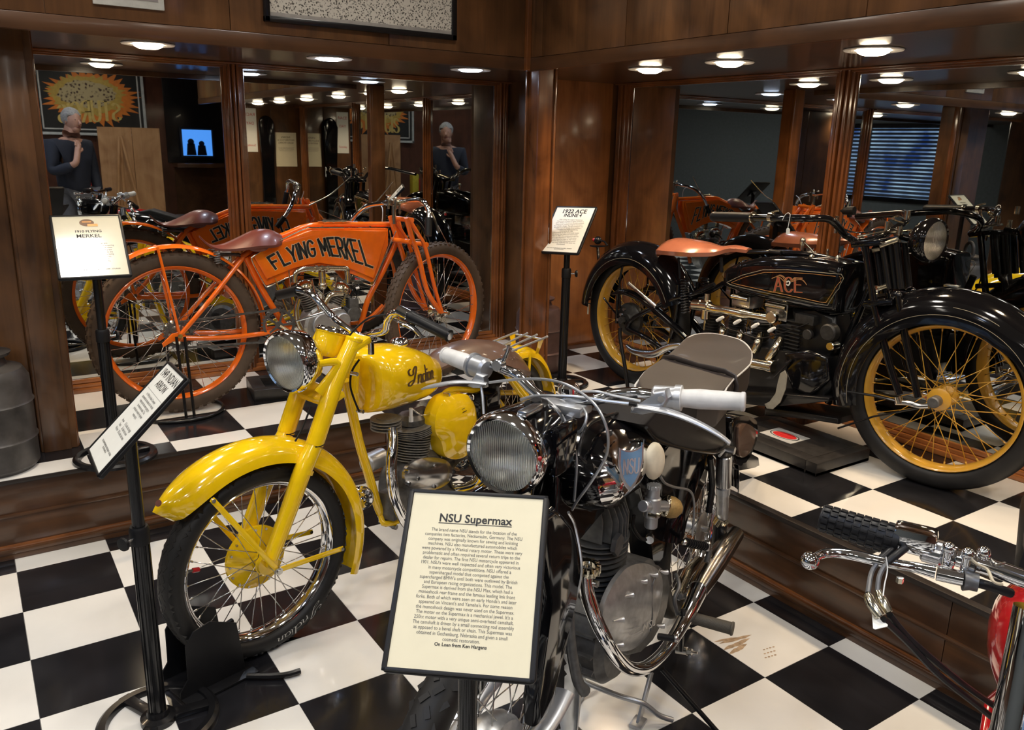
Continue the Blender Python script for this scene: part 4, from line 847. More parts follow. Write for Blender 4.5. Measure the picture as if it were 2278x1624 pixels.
def onside(x,y):
    a=rad(229+36*x); r=.262+.026*y; return V((r*math.cos(a),.0425,r*math.sin(a)))
ribbon(t,ISC,.020,lambda x,y:onside(x,y),5); ob('sidewall_lettering',t,mat('pale_ink',(.55,.55,.52),.6),fw,smooth=False,norm=False)
# fork
for s in (1,-1):
    def q(p): g=FS.p(*p,.075); return S.c(g.x,s*g.y,g.z)
    pts=[c5(655,285),c5(530,560),c5(390,990)]; t=NB(); tube(t,[q(p) for p in pts],[.024,.027,.027],18,1); ob('fork_cover',t,yellow,bk)
    t=NB(); tube(t,[q(c5(388,996)),q(c6(1010,400)),q(c6(925,640)),q(c6(818,925))],[.0255,.0275,.0255,.0225],18,4); ob('fork_slider',t,yellow,bk)
    t=NB(); a,b_=q(c6(1025,385)),q(c6(1015,410)); cyl(t,a,b_,.0285,18); ob('fork_collar',t,yellow,bk)
    a,b_=q(c5(660,268)),q(c5(655,290)); t=NB(); cyl(t,a,b_+(b_-a)*.6,.027,18,bev=.004); ob('fork_cap',t,yellow,bk)
    t=NB(); g=FS.p(*c5(395,985),.075); cyl(t,S.c(g.x,s*.075,g.z-.0015),S.c(g.x,s*.075,g.z+.0015),.0278,18); ob('seal_ring',t,blackr,bk)
    hb=S.c(0,s*.098,zr); a=FS.p(*c6(470,578),.082); b2=FS.p(*c6(1245,868),.082)
    for e in (a,b2):
        t=NB(); A=S.c(e.x,s*.082,e.z); dd=(hb-A); L_=dd.length; dd.normalize(); sd=S.d(0,1,0); box(t,(A+hb)/2,(L_+.01,.004,.016),.001,ax=(dd,sd,dd.cross(sd))); ob('mudguard_stay',t,yellow,bk)
        t=NB(); cyl(t,A-sd*s*.004,A+sd*s*.007,.006,8); ob('stay_bolt',t,steel,bk)
    t=NB(); cyl(t,S.c(0,s*.06,zr),S.c(0,s*.112,zr),.008,10); cyl(t,S.c(0,s*.1,zr),S.c(0,s*.108,zr),.013,6); ob('axle_nut',t,steel,bk)
sd=S.d(0,1,0)
g=FS.p(*c5(650,320),.075); t=NB(); box(t,S.c(g.x-.015,0,g.z),(.075,.20,.020),.006,rot=M.Rotation(rad(-11.8),3,'Z')@M.Rotation(rad(20),3,'Y')); ob('top_yoke',t,yellow,bk)
g=FS.p(*c5(470,690),.075); t=NB(); box(t,S.c(g.x-.02,0,g.z),(.07,.19,.022),.006,rot=M.Rotation(rad(-11.8),3,'Z')@M.Rotation(rad(20),3,'Y')); ob('bottom_yoke',t,yellow,bk)
t=NB(); fender(t,S.c(0,0,zr),.374,40,206,.068,.064,fwd=S.d(1,0,0),side=sd,n=50,th=.003,flare=lambda t:.022*(1-t)**3+.012*max(0,t-.9)*10*(t-.9)*10*.4,taper=lambda t:.15+.85*math.sqrt(1-(1-t/.13)**2) if t<.13 else 1,m=10); ob('front_mudguard',t,yellow,bk)
g=FS.p(*c6(155,610),.03); t=NB(); lathe(t,[(0,0),(.009,0),(.009,.002),(0,.002)],S.c(g.x,.02,g.z+.004),S.d(.75,.35,.55),20); ob('mudguard_badge',t,mat('dark_red_badge',(.18,.05,.03),.3),bk)
# headlamp
def headlamp(par,cen,ax,R,depth,shellm,ringm,brand=None,gm=glass,prof=1.0):
    ax=ax.normalized(); t=NB(); lathe(t,[(R*.93,-.004),(R*.98,-R*.12),(R*.97,-R*.3),(R*.86,-depth*.62),(R*.58,-depth*.88),(R*.2,-depth),(0,-depth)],cen,ax,44); o=ob('headlamp',t,shellm,par)
    t=NB(); lathe(t,[(R*.87,.010),(R*.93,.013),(R*1.0,.006),(R*1.03,-.006),(R*1.02,-.016),(R*.95,-.016),(R*.90,.0)],cen,ax,56,closed=True); ob('lamp_rim',t,ringm,o)
    t=NB(); n=10; pr=[(R*.88*math.sin(PI/2*k/n),.006+R*.16*math.cos(PI/2*k/n)) for k in range(n+1)]; pr+=[(R*.88*math.sin(PI/2*k/n)*.99,.003+R*.16*math.cos(PI/2*k/n)-.002) for k in range(n,-1,-1)]; lathe(t,pr,cen,ax,48); ob('lamp_lens',t,gm,o)
    t=NB(); lathe(t,[(R*.88,.0),(R*.80,-R*.25),(R*.55,-R*.55),(R*.2,-R*.72),(0,-R*.74)],cen,ax,40); ob('reflector',t,mat('lamp_reflector',(.85,.85,.80),.30,1,var=.02),o,norm=True)
    t=NB(); ball(t,cen-ax*R*.45,R*.13,12); ob('lamp_bulb',t,mat('lamp_bulb_glass',(.8,.8,.75),.1),o); return o
g=FS.p(*c5(205,440),0); lc=S.c(g.x,0,g.z); headlamp(bk,lc,S.d(1,.13,-.10),.094,.105,chrome,chrome)
for s in (1,-1):
    t=NB(); e=FS.p(*c5(400,640),.06); tube(t,[lc+S.d(-.06,s*.075,0),lc+S.d(-.12,s*.085,-.01),S.c(e.x,s*.072,e.z)],[.007,.009,.012],10,4,ell=1.5); ob('lamp_bracket',t,yellow,bk)
g=FS.p(*c5(512,225),0); g2=FS.p(*c5(478,375),0); a,b_=S.c(g.x,0,g.z),S.c(g2.x,0,g2.z); ax=(a-b_).normalized(); hh=(a-b_).length
t=NB(); lathe(t,[(0,-.012),(.036,-.010),(.043,-.002),(.046,.01),(.048,hh*.88),(.051,hh*.90),(.051,hh),(0,hh)],b_,ax,36); po=ob('instrument_pod',t,yellow,bk)
t=NB(); lathe(t,[(.043,hh+.008),(.050,hh+.004),(.053,hh-.003),(.050,hh-.006),(.042,hh)],b_,ax,40,closed=True); ob('chrome_bezel',t,chrome,po)
t=NB(); lathe(t,[(0,hh+.002),(.043,hh+.002),(.043,hh+.004),(0,hh+.004)],b_,ax,32); ob('dial',t,ink,po)
# bars
cl=FS.p(*c5(700,262),.0)
near=[S.c(cl.x,.02,cl.z)]+[S.p(*c5(a,b_),y) for a,b_,y in ((790,245,.08),(860,225,.13),(882,150,.17),(925,108,.21),(1010,122,.27))]
far=[(V(p)) for p in near]; 
farp=[]
for p in near: 
    wl=FS.L(F.Wd(p)); farp.append(S.c(wl.x,-wl.y,wl.z))
t=NB(); tube(t,near[::-1]+farp,.0115,12,5); ob('handlebar',t,chrome,bk)
t=NB(); ga,gb=S.p(*c5(1025,128),.275),S.p(*c5(1292,262),.42); tube(t,[ga,ga.lerp(gb,.08),ga.lerp(gb,.12),ga.lerp(gb,.95),gb],[.017,.019,.0165,.0165,.018],18,1); ob('grip',t,blackr,bk)
t=NB(); cyl(t,gb,gb+(gb-ga).normalized()*.004,.012,14); ob('grip_end',t,chrome,bk)
t=NB(); cyl(t,ga-(gb-ga).normalized()*.045,ga-(gb-ga).normalized()*.0,.017,14,bev=.003); ob('grip_collar',t,chrome,bk)
la=FS.L(F.Wd(ga)); lb=FS.L(F.Wd(gb)); t=NB(); tube(t,[S.c(la.x,-la.y,la.z),S.c(lb.x,-lb.y,lb.z)],.017,14,1); ob('grip',t,blackr,bk)
t=NB(); tube(t,[S.p(*c5(a,b_),y) for a,b_,y in ((930,150,.22),(980,175,.26),(1050,210,.31),(1110,272,.36))],[.008,.010,.009,.006],10,5,ell=.6); ob('hand_lever',t,chrome,bk)
t=NB(); tube(t,[S.p(*c5(a,b_),y) for a,b_,y in ((575,75,-.24),(500,92,-.28),(390,125,-.33),(272,162,-.38))],[.008,.009,.009,.006],10,5,ell=.6); ob('hand_lever',t,chrome,bk)
for s in (1,-1):
    t=NB(); p=S.c(cl.x,s*.05,cl.z); cyl(t,p-V((0,0,.05)),p+V((0,0,.016)),.010,12); box(t,p,(.034,.026,.026),.005); ob('bar_clamp',t,chrome,bk)
t=NB(); tube(t,[S.p(*c5(a,b_),y) for a,b_,y in ((930,125,.2),(860,122,.16),(760,140,.12),(690,190,.09),(645,235,.08),(600,300,.06),(560,420,.03),(520,600,0))],.003,8,5); ob('control_cable',t,blackr,bk)
rod1(F,c5,[(690,420,.08),(640,500,.07),(630,600,.07),(660,700,.08),(690,770,.09)],.0035,blackr,bk,'wiring_loom',8,5)
rod1(S,c6,[(1060,10,.03),(1030,90,.03),(1000,160,.03),(960,230,.03)],.003,blackr,bk,'speedometer_cable',8,5)
# tank
top=[F.p(*c5(a,b_),0) for a,b_ in ((692,395),(760,335),(900,312),(1010,335),(1110,375),(1200,425),(1290,490),(1345,570))]
bot=[F.p(*c5(a,b_),.10) for a,b_ in ((690,800),(790,822),(900,800),(1050,758),(1200,710),(1300,655),(1345,600))]
def ivl(t,pl):
    for (a,b_),(c,d) in zip(pl,pl[1:]):
        if t<=c: return b_+(d-b_)*(t-a)/(c-a)
    return pl[-1][1]
x0_,x1_=max(min(p.x for p in top),min(p.x for p in bot)),min(max(p.x for p in top),max(p.x for p in bot))
t=NB(); lens(t,top,bot,lambda t:ivl(t,[(0,.012),(.06,.05),(.25,.085),(.55,.118),(.8,.128),(.93,.118),(.985,.085),(1,.03)]),N=36,n=32,e=2.3); tk=ob('fuel_tank',t,yellow,bk)
bv=bvh_of(tk)
t=NB(); A=F.p(*c5(1010,590),.12); B_=F.p(*c5(1220,572),.12); Hh=.062
ribbon(t,ISC,.066,lambda x,y:V((A.x+(B_.x-A.x)*x-.0*y,.3,A.z-.004+(B_.z-A.z+.012)*x+Hh*y)),6); drape(t,bv,(0,-1,0),.0012); ob('tank_lettering',t,darkink,bk,smooth=False,norm=False)
cp=F.p(*c5(935,325),0); _h=bv.ray_cast(V((cp.x-.02,0,2)),V((0,0,-1))); cp=(_h[0]+V((0,0,.012))) if _h[0] is not None else cp; t=NB(); lathe(t,[(0,.012),(.012,.013),(.026,.009),(.032,.002),(.033,-.006),(.028,-.014),(0,-.014)],cp,(0.06,0,1),32); ob('filler_cap',t,chrome,bk)
# frame
rod1(F,c5,[(655,420,0),(640,640,0)],.021,yellow,bk,'head_tube',16,1)
rod1(F,c5,[(600,560,0),(640,760,0),(690,980,0),(760,1220,0),(810,1390,0),(835,1450,.0)],.0165,yellow,bk,'down_tube',14)
for s in (1,-1): 
    e=F.p(*c5(835,1450),0); t=NB(); tube(t,[V((e.x,0,e.z)),F.p(*c5(870,1520),.03) if s==1 else V((e.x-.05,-.04,e.z-.04)),V((e.x-.14,s*.06,e.z-.035)),V((-1.1,s*.08,.18)),V((-1.47,s*.085,zr))],.011,10,5); ob('cradle_tube',t,yellow,bk)
rod1(F,c5,[(1250,660,0),(1330,620,0),(1600,640,0),(1750,640,.0)],.013,yellow,bk,'seat_rail',12)
t=NB(); p=F.p(*c5(1340,640),0); tube(t,[p,V((-1.05,0,.30))],.015,12,1); ob('seat_tube',t,yellow,bk)
t=NB(); p=F.p(*c5(910,1535),.03); cyl(t,p-V((0,.06,0)),p+V((0,.02,0)),.006,8); cyl(t,p+V((0,.0,0)),p+V((0,.02,0)),.010,6); ob('cradle_bolt',t,steel,bk)
for x_,y_ in ((668,518),(707,768),(1285,655)): t=NB(); p=F.p(*c5(x_,y_),.095); cyl(t,p-V((0,.02,0)),p+V((0,.006,0)),.0065,8); ob('tank_bolt',t,steel,bk)
# engine
p0=F.p(*c5(1020,1085),0); p1=F.p(*c5(1040,900),0); t=NB(); fins(t,p0,p1,.050,.074,11,34); ob('cylinder',t,finm,bk)
h1=F.p(*c5(1035,840),0); t=NB(); fins(t,p1,h1,.06,.084,5,34); ob('cylinder_head',t,finm,bk)
hp=F.p(*c5(868,850),.02); t=NB(); fins(t,V((hp.x,hp.y,hp.z-.02)),V((hp.x,hp.y,hp.z+.025)),.034,.055,4,28); ob('exhaust_port',t,finm,bk)
t=NB(); lathe(t,[(0,0),(.055,0),(.055,.02),(.04,.035),(0,.038)],h1,(0,0,1),24); box(t,h1+V((-.03,.02,.035)),(.07,.04,.03),.008); ob('rocker_box',t,castd,bk)
t=NB(); p=F.p(*c5(1035,800),.06); cyl(t,p,p+V((0,0,.03)),.007,10); cyl(t,p-V((0,0,.02)),p,.009,6); ob('spark_plug',t,mat('white_ceramic',(.8,.8,.78),.3),bk)
rod1(F,c5,[(1040,750,.06),(1100,790,.08),(1160,780,.07),(1180,720,.04)],.003,steel,bk,'ignition_lead',6,5)
rod1(F,c5,[(905,880,.055),(912,960,.07),(905,1080,.085),(905,1200,.09),(925,1330,.095),(965,1440,.1),(1010,1520,.1),(1100,1600,.11)],.0195,chrome,bk,'exhaust_pipe',16,6)
t=NB(); pa_=V((-1.05,.13,.16)); tube(t,[V((-.85,.115,.20)),pa_,V((-1.2,.135,.17)),V((-1.75,.14,.20))],[.02,.03,.036,.034],16,3); ob('silencer',t,chrome,bk)
cc=F.p(*c5(1050,1240),0); t=NB(); cyl(t,cc-V((0,.075,0)),cc+V((0,.070,0)),.135,44,bev=.02); cyl(t,V((cc.x-.20,-.07,cc.z+.0)),V((cc.x-.20,.065,cc.z+.0)),.10,36,bev=.02); bx(t,cc.x-.2,cc.x+.02,-.07,.065,cc.z-.12,cc.z+.06,.015); ob('crankcase',t,castd,bk)
def ovalcover(pts,y0,th,bev,m,name,par): t=NB(); dome(t,[V((p.x,y0,p.z)) for p in pts],(0,th*1.4,0),.3); return ob(name,t,m,par)
ovalcover([F.p(*c5(a,b_),.08) for a,b_ in ((1000,1160),(1060,1100),(1150,1075),(1260,1090),(1310,1150),(1290,1240),(1200,1290),(1060,1290),(1000,1240))],.068,.030,.016,chromed,'gearbox_cover',bk)
ovalcover([F.p(*c5(a,b_),.08) for a,b_ in ((1320,1160),(1400,1090),(1480,1120),(1500,1220),(1440,1290),(1330,1290))],.068,.026,.014,chrome,'primary_cover',bk)
for a,b_ in ((1010,1170),(1190,1130),(1080,1215),(1190,1270),(1020,1250)): t=NB(); p=F.p(*c5(a,b_),.098); cyl(t,p-V((0,.01,0)),p+V((0,.006,0)),.007,8); ob('cover_screw',t,chrome,bk)
t=NB(); p=F.p(*c5(805,1110),-.01); cyl(t,p+V((.035,-.02,0)),p+V((-.06,-.02,0)),.034,24,bev=.005); ob('generator',t,alug,bk)
t=NB(); p=F.p(*c5(880,1400),.03); box(t,p-V((0.03,0,0)),(.08,.07,.10),.006); ob('engine_plate',t,castd,bk)
t=NB(); dome(t,[V((p.x,.045,p.z)) for p in [F.p(*c5(a,b_),.09) for a,b_ in ((1300,655),(1395,652),(1450,730),(1464,850),(1440,960),(1400,1055),(1320,1085),(1250,1060),(1225,970),(1185,900),(1190,790),(1235,695))]],(0,.088,0),.62,3,9,3.0); ot=ob('oil_tank',t,yellow,bk)
t=NB(); p=F.p(*c5(1425,668),.09); lathe(t,[(0,.01),(.014,.01),(.020,.004),(.020,-.010),(0,-.010)],p,(0,0,1),20); ob('oil_cap',t,chrome,ot)
t=NB(); box(t,F.p(*c5(1395,768),.131),(.026,.001,.003)); box(t,F.p(*c5(1385,750),.131),(.020,.001,.002)); ob('oil_tank_marking',t,darkink,ot)
t=NB(); p=F.p(*c5(1530,720),.03); box(t,p,(.11,.09,.12),.008); ob('battery_box',t,blackp,bk)
rod1(F,c5,[(1615,600,.07),(1615,690,.07)],.008,castd,bk,'seat_spring',10,1)
# horn
hc=F.p(*c6(1362,570),.05); ha=V((.80,.62,-.05)).normalized(); ho_=NB(); lathe(ho_,[(0,.014),(.008,.014),(.010,.008),(.016,.006),(.018,.012),(.028,.012),(.030,.006),(.038,.004),(.042,-.004),(.042,-.016),(.030,-.028),(0,-.03)],hc,ha,36); ho=ob('horn',ho_,chrome,bk)
for k in range(5):
    a=2*PI*k/5; u_=ha.orthogonal().normalized(); v_=ha.cross(u_); t=NB(); c=hc+(u_*math.cos(a)+v_*math.sin(a))*.023+ha*.0118; lathe(t,[(.004,0),(.0075,0),(.0075,.0015),(.004,.0015)],c,ha,14,closed=True); ob('horn_slot',t,blackm,ho)
# seat, rack, rear
q=[F.p(*c5(a,b_),0) for a,b_ in ((1180,455),(1250,350),(1400,292),(1560,292),(1680,345),(1730,420))]
saddle(bk,F,[(q[0].x,q[0].z,.030,.01,.012),(q[1].x,q[1].z,.070,.015,.04),(q[2].x,q[2].z,.115,.02,.085),(q[3].x,q[3].z,.135,.02,.10),(q[4].x,q[4].z,.120,.02,.09),(q[5].x,q[5].z-.01,.07,.02,.05)],leathb)
for s in (1,-1): t=NB(); coil(t,V((q[4].x,s*.07,q[4].z-.10)),V((q[4].x,s*.07,q[4].z-.17)),.016,.004,6); ob('saddle_spring',t,castd,bk)
ra=[((1585,300),(1745,235)),((1625,335),(1812,246)),((1650,358),(1876,256)),((1712,362),(1945,268))]
A=[F.pz(*c5(*a),.70) for a,b_ in ra]; B_=[F.pz(*c5(*b_),.70) for a,b_ in ra]
for a,b_ in zip(A,B_): t=NB(); tube(t,[a,b_],.0048,8,1); ball(t,b_,.006,8); ob('rack_rail',t,alug,bk)
for k in (.12,.9): t=NB(); tube(t,[A[0].lerp(B_[0],k)-V((0,0,.006)),A[3].lerp(B_[3],k)-V((0,0,.006))],.004,8,1); ob('rack_crossbar',t,alug,bk)
t=NB(); fender(t,V((-1.47,0,zr)),.365,62,170,.072,.048,n=44,th=.003,m=10,flare=lambda t:.02*max(0,t-.85)*6); ob('rear_mudguard',t,yellow,bk)
for k in (0,3): e=A[k].lerp(B_[k],.9); t=NB(); plate(t,[e,e+V((.05,0,0)),V((e.x+.03,e.y*.8,e.z-.07)),V((e.x+.005,e.y*.8,e.z-.07))],(0,.002,0)); ob('rack_bracket',t,yellow,bk)
for s in (1,-1): t=NB(); tube(t,[V((-1.47,s*.095,zr)),V((-1.47-.06,s*.074,zr+.33))],.0065,8,1); ob('mudguard_stay',t,yellow,bk); t=NB(); tube(t,[V((-1.30,s*.09,.60)),V((-1.60,s*.095,zr+.02))],.018,12,1); ob('rear_shock',t,yellow,bk)
t=NB(); p=V((-1.47-.385*math.cos(rad(24)),0,zr+.385*math.sin(rad(24)))); lathe(t,[(0,.02),(.018,.018),(.024,.008),(.024,-.01),(0,-.012)],p,(-1,0,.3),20); tl=ob('tail_lamp',t,yellow,bk); t=NB(); lathe(t,[(0,.030),(.014,.026),(.020,.018),(0,.016)],p,(-1,0,.3),20); ob('tail_lens',t,red,tl)
# wheel chock holding the front wheel
o=thing('wheel_chock','black steel wheel chock gripping the yellow motorcycle front tyre','stand',FS)
for s in (1,-1):
    pts=[(.10,.0),(.30,.0),(.30,.03),(.275,.06),(.275,.165),(.25,.20),(.20,.21),(.12,.17)]
    t=NB(); plate(t,[V((x,s*.056,z)) for x,z in pts],(0,s*.005,0),.001); ob('side_plate',t,blackr,o)
t=NB(); box(t,(.19,0,.005),(.22,.20,.008),.002); ob('base_plate',t,blackm,o)
t=NB(); tube(t,[(.12,.10,.012),(.05,.17,.012),(.0,.19,.012)],.009,8,3); ob('foot_bar',t,blackm,o); t=NB(); tube(t,[(.12,-.10,.012),(.05,-.17,.012),(.0,-.19,.012)],.009,8,3); ob('foot_bar',t,blackm,o)
# ================= BLACK SINGLE IN FRONT =================
F=Fr(.54,-1.305,0,205)
bk=thing('vintage_motorcycle','black and chrome motorcycle with white grips and round headlamp, behind the cream sign','motorcycle',F)
def R(c,pts,r,m,name,n=12,k=5,par=None,ell=1,label=None): return rod1(F,c,pts,r,m,par or bk,name,n,k,label,ell)
def RX(c,pts,r,m,name,n=12,k=5,par=None,ell=1): t=NB(); tube(t,PXs(F,c,pts),r,n,k,ell=ell); return ob(name,t,m,par or bk)
wheel(bk,'front_wheel',(.10,0,.305),0,.245,.305,.082,.055,chrome,rubber,steel,alu,.05,.05,36,(44,(-.028,-.009,.009,.028),.011,.022,.008),.0016,zig=True)
wheel(bk,'rear_wheel',(-1.12,0,.33),0,.245,.305,.086,.055,chrome,rubber,steel,alu,.05,.05,36,None,.0016)
t=NB(); lathe(t,[(0,.050),(.060,.052),(.085,.048),(.092,.036),(.094,.010),(.085,-.01),(.06,-.02),(0,-.02)],(.10,0,.305),(0,1,0),40); ob('brake_drum',t,alu,bk)
t=NB(); tube(t,[(.10,.070,.305),(-.02,.085,.33),(-.10,.080,.36)],[.026,.022,.028],12,4,ell=.5); ob('leading_link',t,alug,bk)
t=NB(); tube(t,[(.10,-.070,.305),(-.02,-.085,.33),(-.10,-.080,.36)],[.026,.022,.028],12,4,ell=.5); ob('leading_link',t,alug,bk)
# pressed steel fork: two deep blades joined over the wheel
hb=[c9(1290,190),c9(1400,300),c9(1462,480),c9(1465,620),c9(1430,800),c9(1350,1080),c9(1290,1320),c9(1250,1510)]
rear=[F.p(*p,.085) for p in hb]
for s in (1,-1):
    t=NB(); pts=[V((p.x,s*.058,p.z)) for p in rear]; fwd=[V((p.x+d,s*.058,p.z)) for p,d in zip(rear[::-1],(.055,.075,.095,.115,.125,.13,.125,.10))]
    plate(t,pts+fwd,(0,s*.038,0),.014); ob('fork_blade',t,blackp,bk)
t=NB(); R_=[]
for p,w_ in zip(rear[:5],(.05,.075,.085,.085,.07)):
    R_.append([V((p.x+.004+.118*(.5+.5*math.cos(a)) if False else p.x+.06+.066*math.cos(a),.088*math.copysign(abs(math.sin(a))**.7,math.sin(a)),p.z)) for a in [2*PI*k/24 for k in range(24)]])
skin(t,R_[:3]); ob('fork_shroud',t,blackp,bk)
t=NB(); fender(t,V((.10,0,.305)),.345,172,212,.072,.045,n=20,th=.003,flare=lambda t:.035*t*t,m=8); ob('front_mudguard',t,chromed,bk)
R(c9,[(1395,230,.10),(1440,330,.10),(1478,600,.10),(1420,850,.09),(1330,1150,.09),(1300,1400,.09)],.0035,chromed,'brake_cable',6)
g=F.p(*c7(330,572),0); lc=g; headlamp(bk,lc,V((1,0.02,-.06)),.0835,.20,blackp,chrome)
t=NB(); p=lc+V((-.085,.02,.078)); lathe(t,[(0,.016),(.010,.016),(.012,.010),(.024,.008),(.026,0),(0,0)],p,(.2,0,1),22); ob('ignition_switch',t,blackm,bk)
t=NB(); box(t,lc+V((-.045,.03,.085)),(.07,.022,.012),.004); ob('lamp_top_lever',t,chromed,bk)
for s in (1,-1): t=NB(); p=lc+V((-.10,s*.075,0)); box(t,p,(.09,.02,.10),.008); ob('lamp_ear',t,blackp,bk)
t=NB(); q=F.px(*c7(715,225),-.20); cyl(t,V((-.14,0,.70)),V((-.20,0,q.z-.02)),.030,20,bev=.004); ob('steering_head',t,blackp,bk)
t=NB(); lathe(t,[(0,.020),(.016,.020),(.023,.014),(.024,.002),(.018,-.004),(0,-.006)],q+V((0,0,.012)),(.1,0,1),24)
ob('damper_knob',t,chrome,bk)
t=NB(); box(t,q+V((.02,.0,-.015)),(.06,.11,.022),.006); cyl(t,q+V((.05,.03,-.03)),q+V((.062,.032,-.03)),.012,6); ob('bar_clamp',t,alug,bk)
RX(c7,[(715,232,-.20),(860,245,-.20),(980,210,-.205),(1120,200,-.21),(1270,222,-.22),(1400,238,-.225)],.012,chrome,'handlebar')
RX(c7,[(715,232,-.20),(640,245,-.20),(560,230,-.20),(480,165,-.20),(410,95,-.20),(330,60,-.205),(260,30,-.21)],.012,chrome,'handlebar')
def grip(c,a,b_,xa,xb,name='grip'):
    A,B_=F.px(*c(*a),xa),F.px(*c(*b_),xb); d=(B_-A).normalized(); L_=(B_-A).length; t=NB(); n=40; R_=[]; u_=d.orthogonal().normalized(); v_=d.cross(u_)
    for f,r in ((0,.026),(.012,.026),(.013,.0185),(.06,.0185),(.30,.0205),(.6,.0195),(.93,.0180),(.94,.0195),(.985,.0195),(1,.0175)):
        ring=[]
        for j in range(n):
            rr=r*(1-(.05 if j%2 and .02<f<.935 else 0)); a_=2*PI*j/n; ring.append(A+d*L_*f+(u_*math.cos(a_)+v_*math.sin(a_))*rr)
        R_.append(ring)
    skin(t,R_); o=ob(name,t,white_r,bk,sharp=60); return A,d,L_,o
A,d,L_,go=grip(c7,(1395,232),(1782,254),-.225,-.25)
t=NB(); cyl(t,A-d*.058,A-d*.003,.0235,22,bev=.004); cyl(t,A-d*.012,A-d*.0,.027,22); ob('perch_body',t,alug,bk)
B2=F.px(*c7(1200,300),-.19); t=NB(); q1=[F.px(*c7(a,b_),-.2) for a,b_ in ((1255,175),(1330,165),(1345,215),(1300,290),(1190,312),(1120,300),(1122,270),(1180,262),(1245,225))]; plate(t,q1,(.030,0,0),.006); ob('lever_perch',t,alug,bk)
t=NB(); cyl(t,F.px(*c7(1272,240),-.165),F.px(*c7(1272,240),-.158),.007,12); ob('perch_screw',t,chromed,bk)
t=NB(); tube(t,PXs(F,c7,[(1125,282,-.17),(1240,298,-.165),(1330,318,-.16),(1440,358,-.16),(1550,410,-.165),(1630,458,-.17),(1686,502,-.175)]),[.009,.012,.011,.010,.009,.008,.007],12,4,ell=.55); ob('brake_lever',t,alug,bk)
A,d,L_,go=grip(c5,(1455,458),(1262,388),-.21,-.235)
t=NB(); cyl(t,A-d*.045,A-d*.0,.0255,22,bev=.006); cyl(t,A-d*.002,A+d*.004,.029,24); ob('twist_drum',t,alug,bk)
t=NB(); plate(t,PXs(F,c5,[(1500,500,-.19),(1560,520,-.19),(1545,560,-.19),(1560,600,-.19),(1480,600,-.19),(1440,585,-.19)]),(.02,0,0),.005); ob('lever_perch',t,alug,bk)
t=NB(); tube(t,PXs(F,c5,[(1545,585,-.165),(1440,572,-.16),(1330,572,-.155),(1220,590,-.155),(1150,605,-.155),(1108,618,-.155)]),[.007,.008,.010,.011,.009,.004],12,4,ell=.45); ob('clutch_lever',t,alug,bk)
t=NB(); tube(t,PXs(F,c5,[(1625,455,-.19),(1655,420,-.19),(1680,370,-.19),(1690,325,-.19)]),[.012,.008,.006,.005],10,4,ell=.6); p=F.px(*c5(1625,455),-.185); cyl(t,p-V((.01,0,0)),p+V((.012,0,0)),.014,20,bev=.002); ob('air_lever',t,chromed,bk)
CB=alug
RX(c7,[(240,138,-.15),(400,120,-.14),(560,118,-.12),(690,145,-.10),(800,205,-.09),(890,290,-.08),(945,410,-.08),(955,520,-.10),(930,610,-.12),(850,740,-.13),(770,850,-.14),(738,905,-.15)],.0030,CB,'control_cable',8)
RX(c7,[(430,240,-.14),(520,220,-.12),(650,218,-.11),(800,228,-.12),(950,250,-.14),(1080,265,-.16)],.0034,CB,'control_cable',8)
RX(c7,[(585,240,-.15),(650,300,-.13),(710,400,-.12),(750,520,-.12),(765,640,-.13),(750,850,-.15)],.0032,CB,'control_cable',8)
RX(c7,[(800,290,-.17),(825,330,-.16),(815,390,-.15),(780,435,-.15),(720,440,-.16)],.0034,CB,'control_cable',8)
RX(c7,[(800,190,-.17),(900,195,-.17),(1000,220,-.18),(1150,250,-.19)],.0030,CB,'control_cable',8)
RX(c7,[(750,270,-.18),(900,262,-.19),(1010,235,-.2),(1130,225,-.2)],.0028,blackr,'control_cable',8)
RX(c5,[(1505,600,-.17),(1515,680,-.16),(1522,785,-.15)],.0032,CB,'control_cable',8)
t=NB(); A=F.px(*c7(1080,264),-.16); B_=F.px(*c7(1128,272),-.165); cyl(t,A,B_,.005,10); ob('cable_adjuster',t,blackm,bk)
# tank
top=[V(p) for p in ((-.62,0,.862),(-.50,0,.905),(-.38,0,.925),(-.27,0,.925),(-.19,0,.900),(-.135,0,.86))]; bot=[V(p) for p in ((-.62,0,.82),(-.5,0,.765),(-.36,0,.735),(-.24,0,.735),(-.17,0,.765),(-.135,0,.82))]
t=NB(); lens(t,top,bot,lambda t:ivl(t,[(0,.02),(.08,.08),(.3,.115),(.6,.145),(.85,.145),(.95,.11),(1,.03)]),N=36,n=36,e=2.2); tk=ob('fuel_tank',t,blackp,bk); bv=bvh_of(tk)
def patch(cx,cz,rx,rz,off,m,name,rot=0,n=28,rings=8,fn=None,thick=0):
    t=NB(); c0=t.verts.new((cx,.5,cz)); prev=None; allr=[]
    for k in range(1,rings+1):
        r=[]
        for j in range(n):
            a=2*PI*j/n; f=k/rings; sx,sz=(fn(a) if fn else (math.cos(a),math.sin(a))); x=sx*rx*f; z=sz*rz*f
            r.append(t.verts.new((cx+x*math.cos(rot)-z*math.sin(rot),.5,cz+x*math.sin(rot)+z*math.cos(rot))))
        for j in range(n):
            if prev: t.faces.new((prev[j],prev[(j+1)%n],r[(j+1)%n],r[j]))
            else: t.faces.new((c0,r[j],r[(j+1)%n]))
        prev=r
    drape(t,bv,(0,-1,0),off)
    if thick: bmesh.ops.solidify(t,geom=t.faces[:],thickness=thick)
    return ob(name,t,m,bk)
bd=F.p(*c7(1075,650),.13); patch(bd.x-.01,.835,.115,.082,.0015,chrome,'chrome_side_panel')
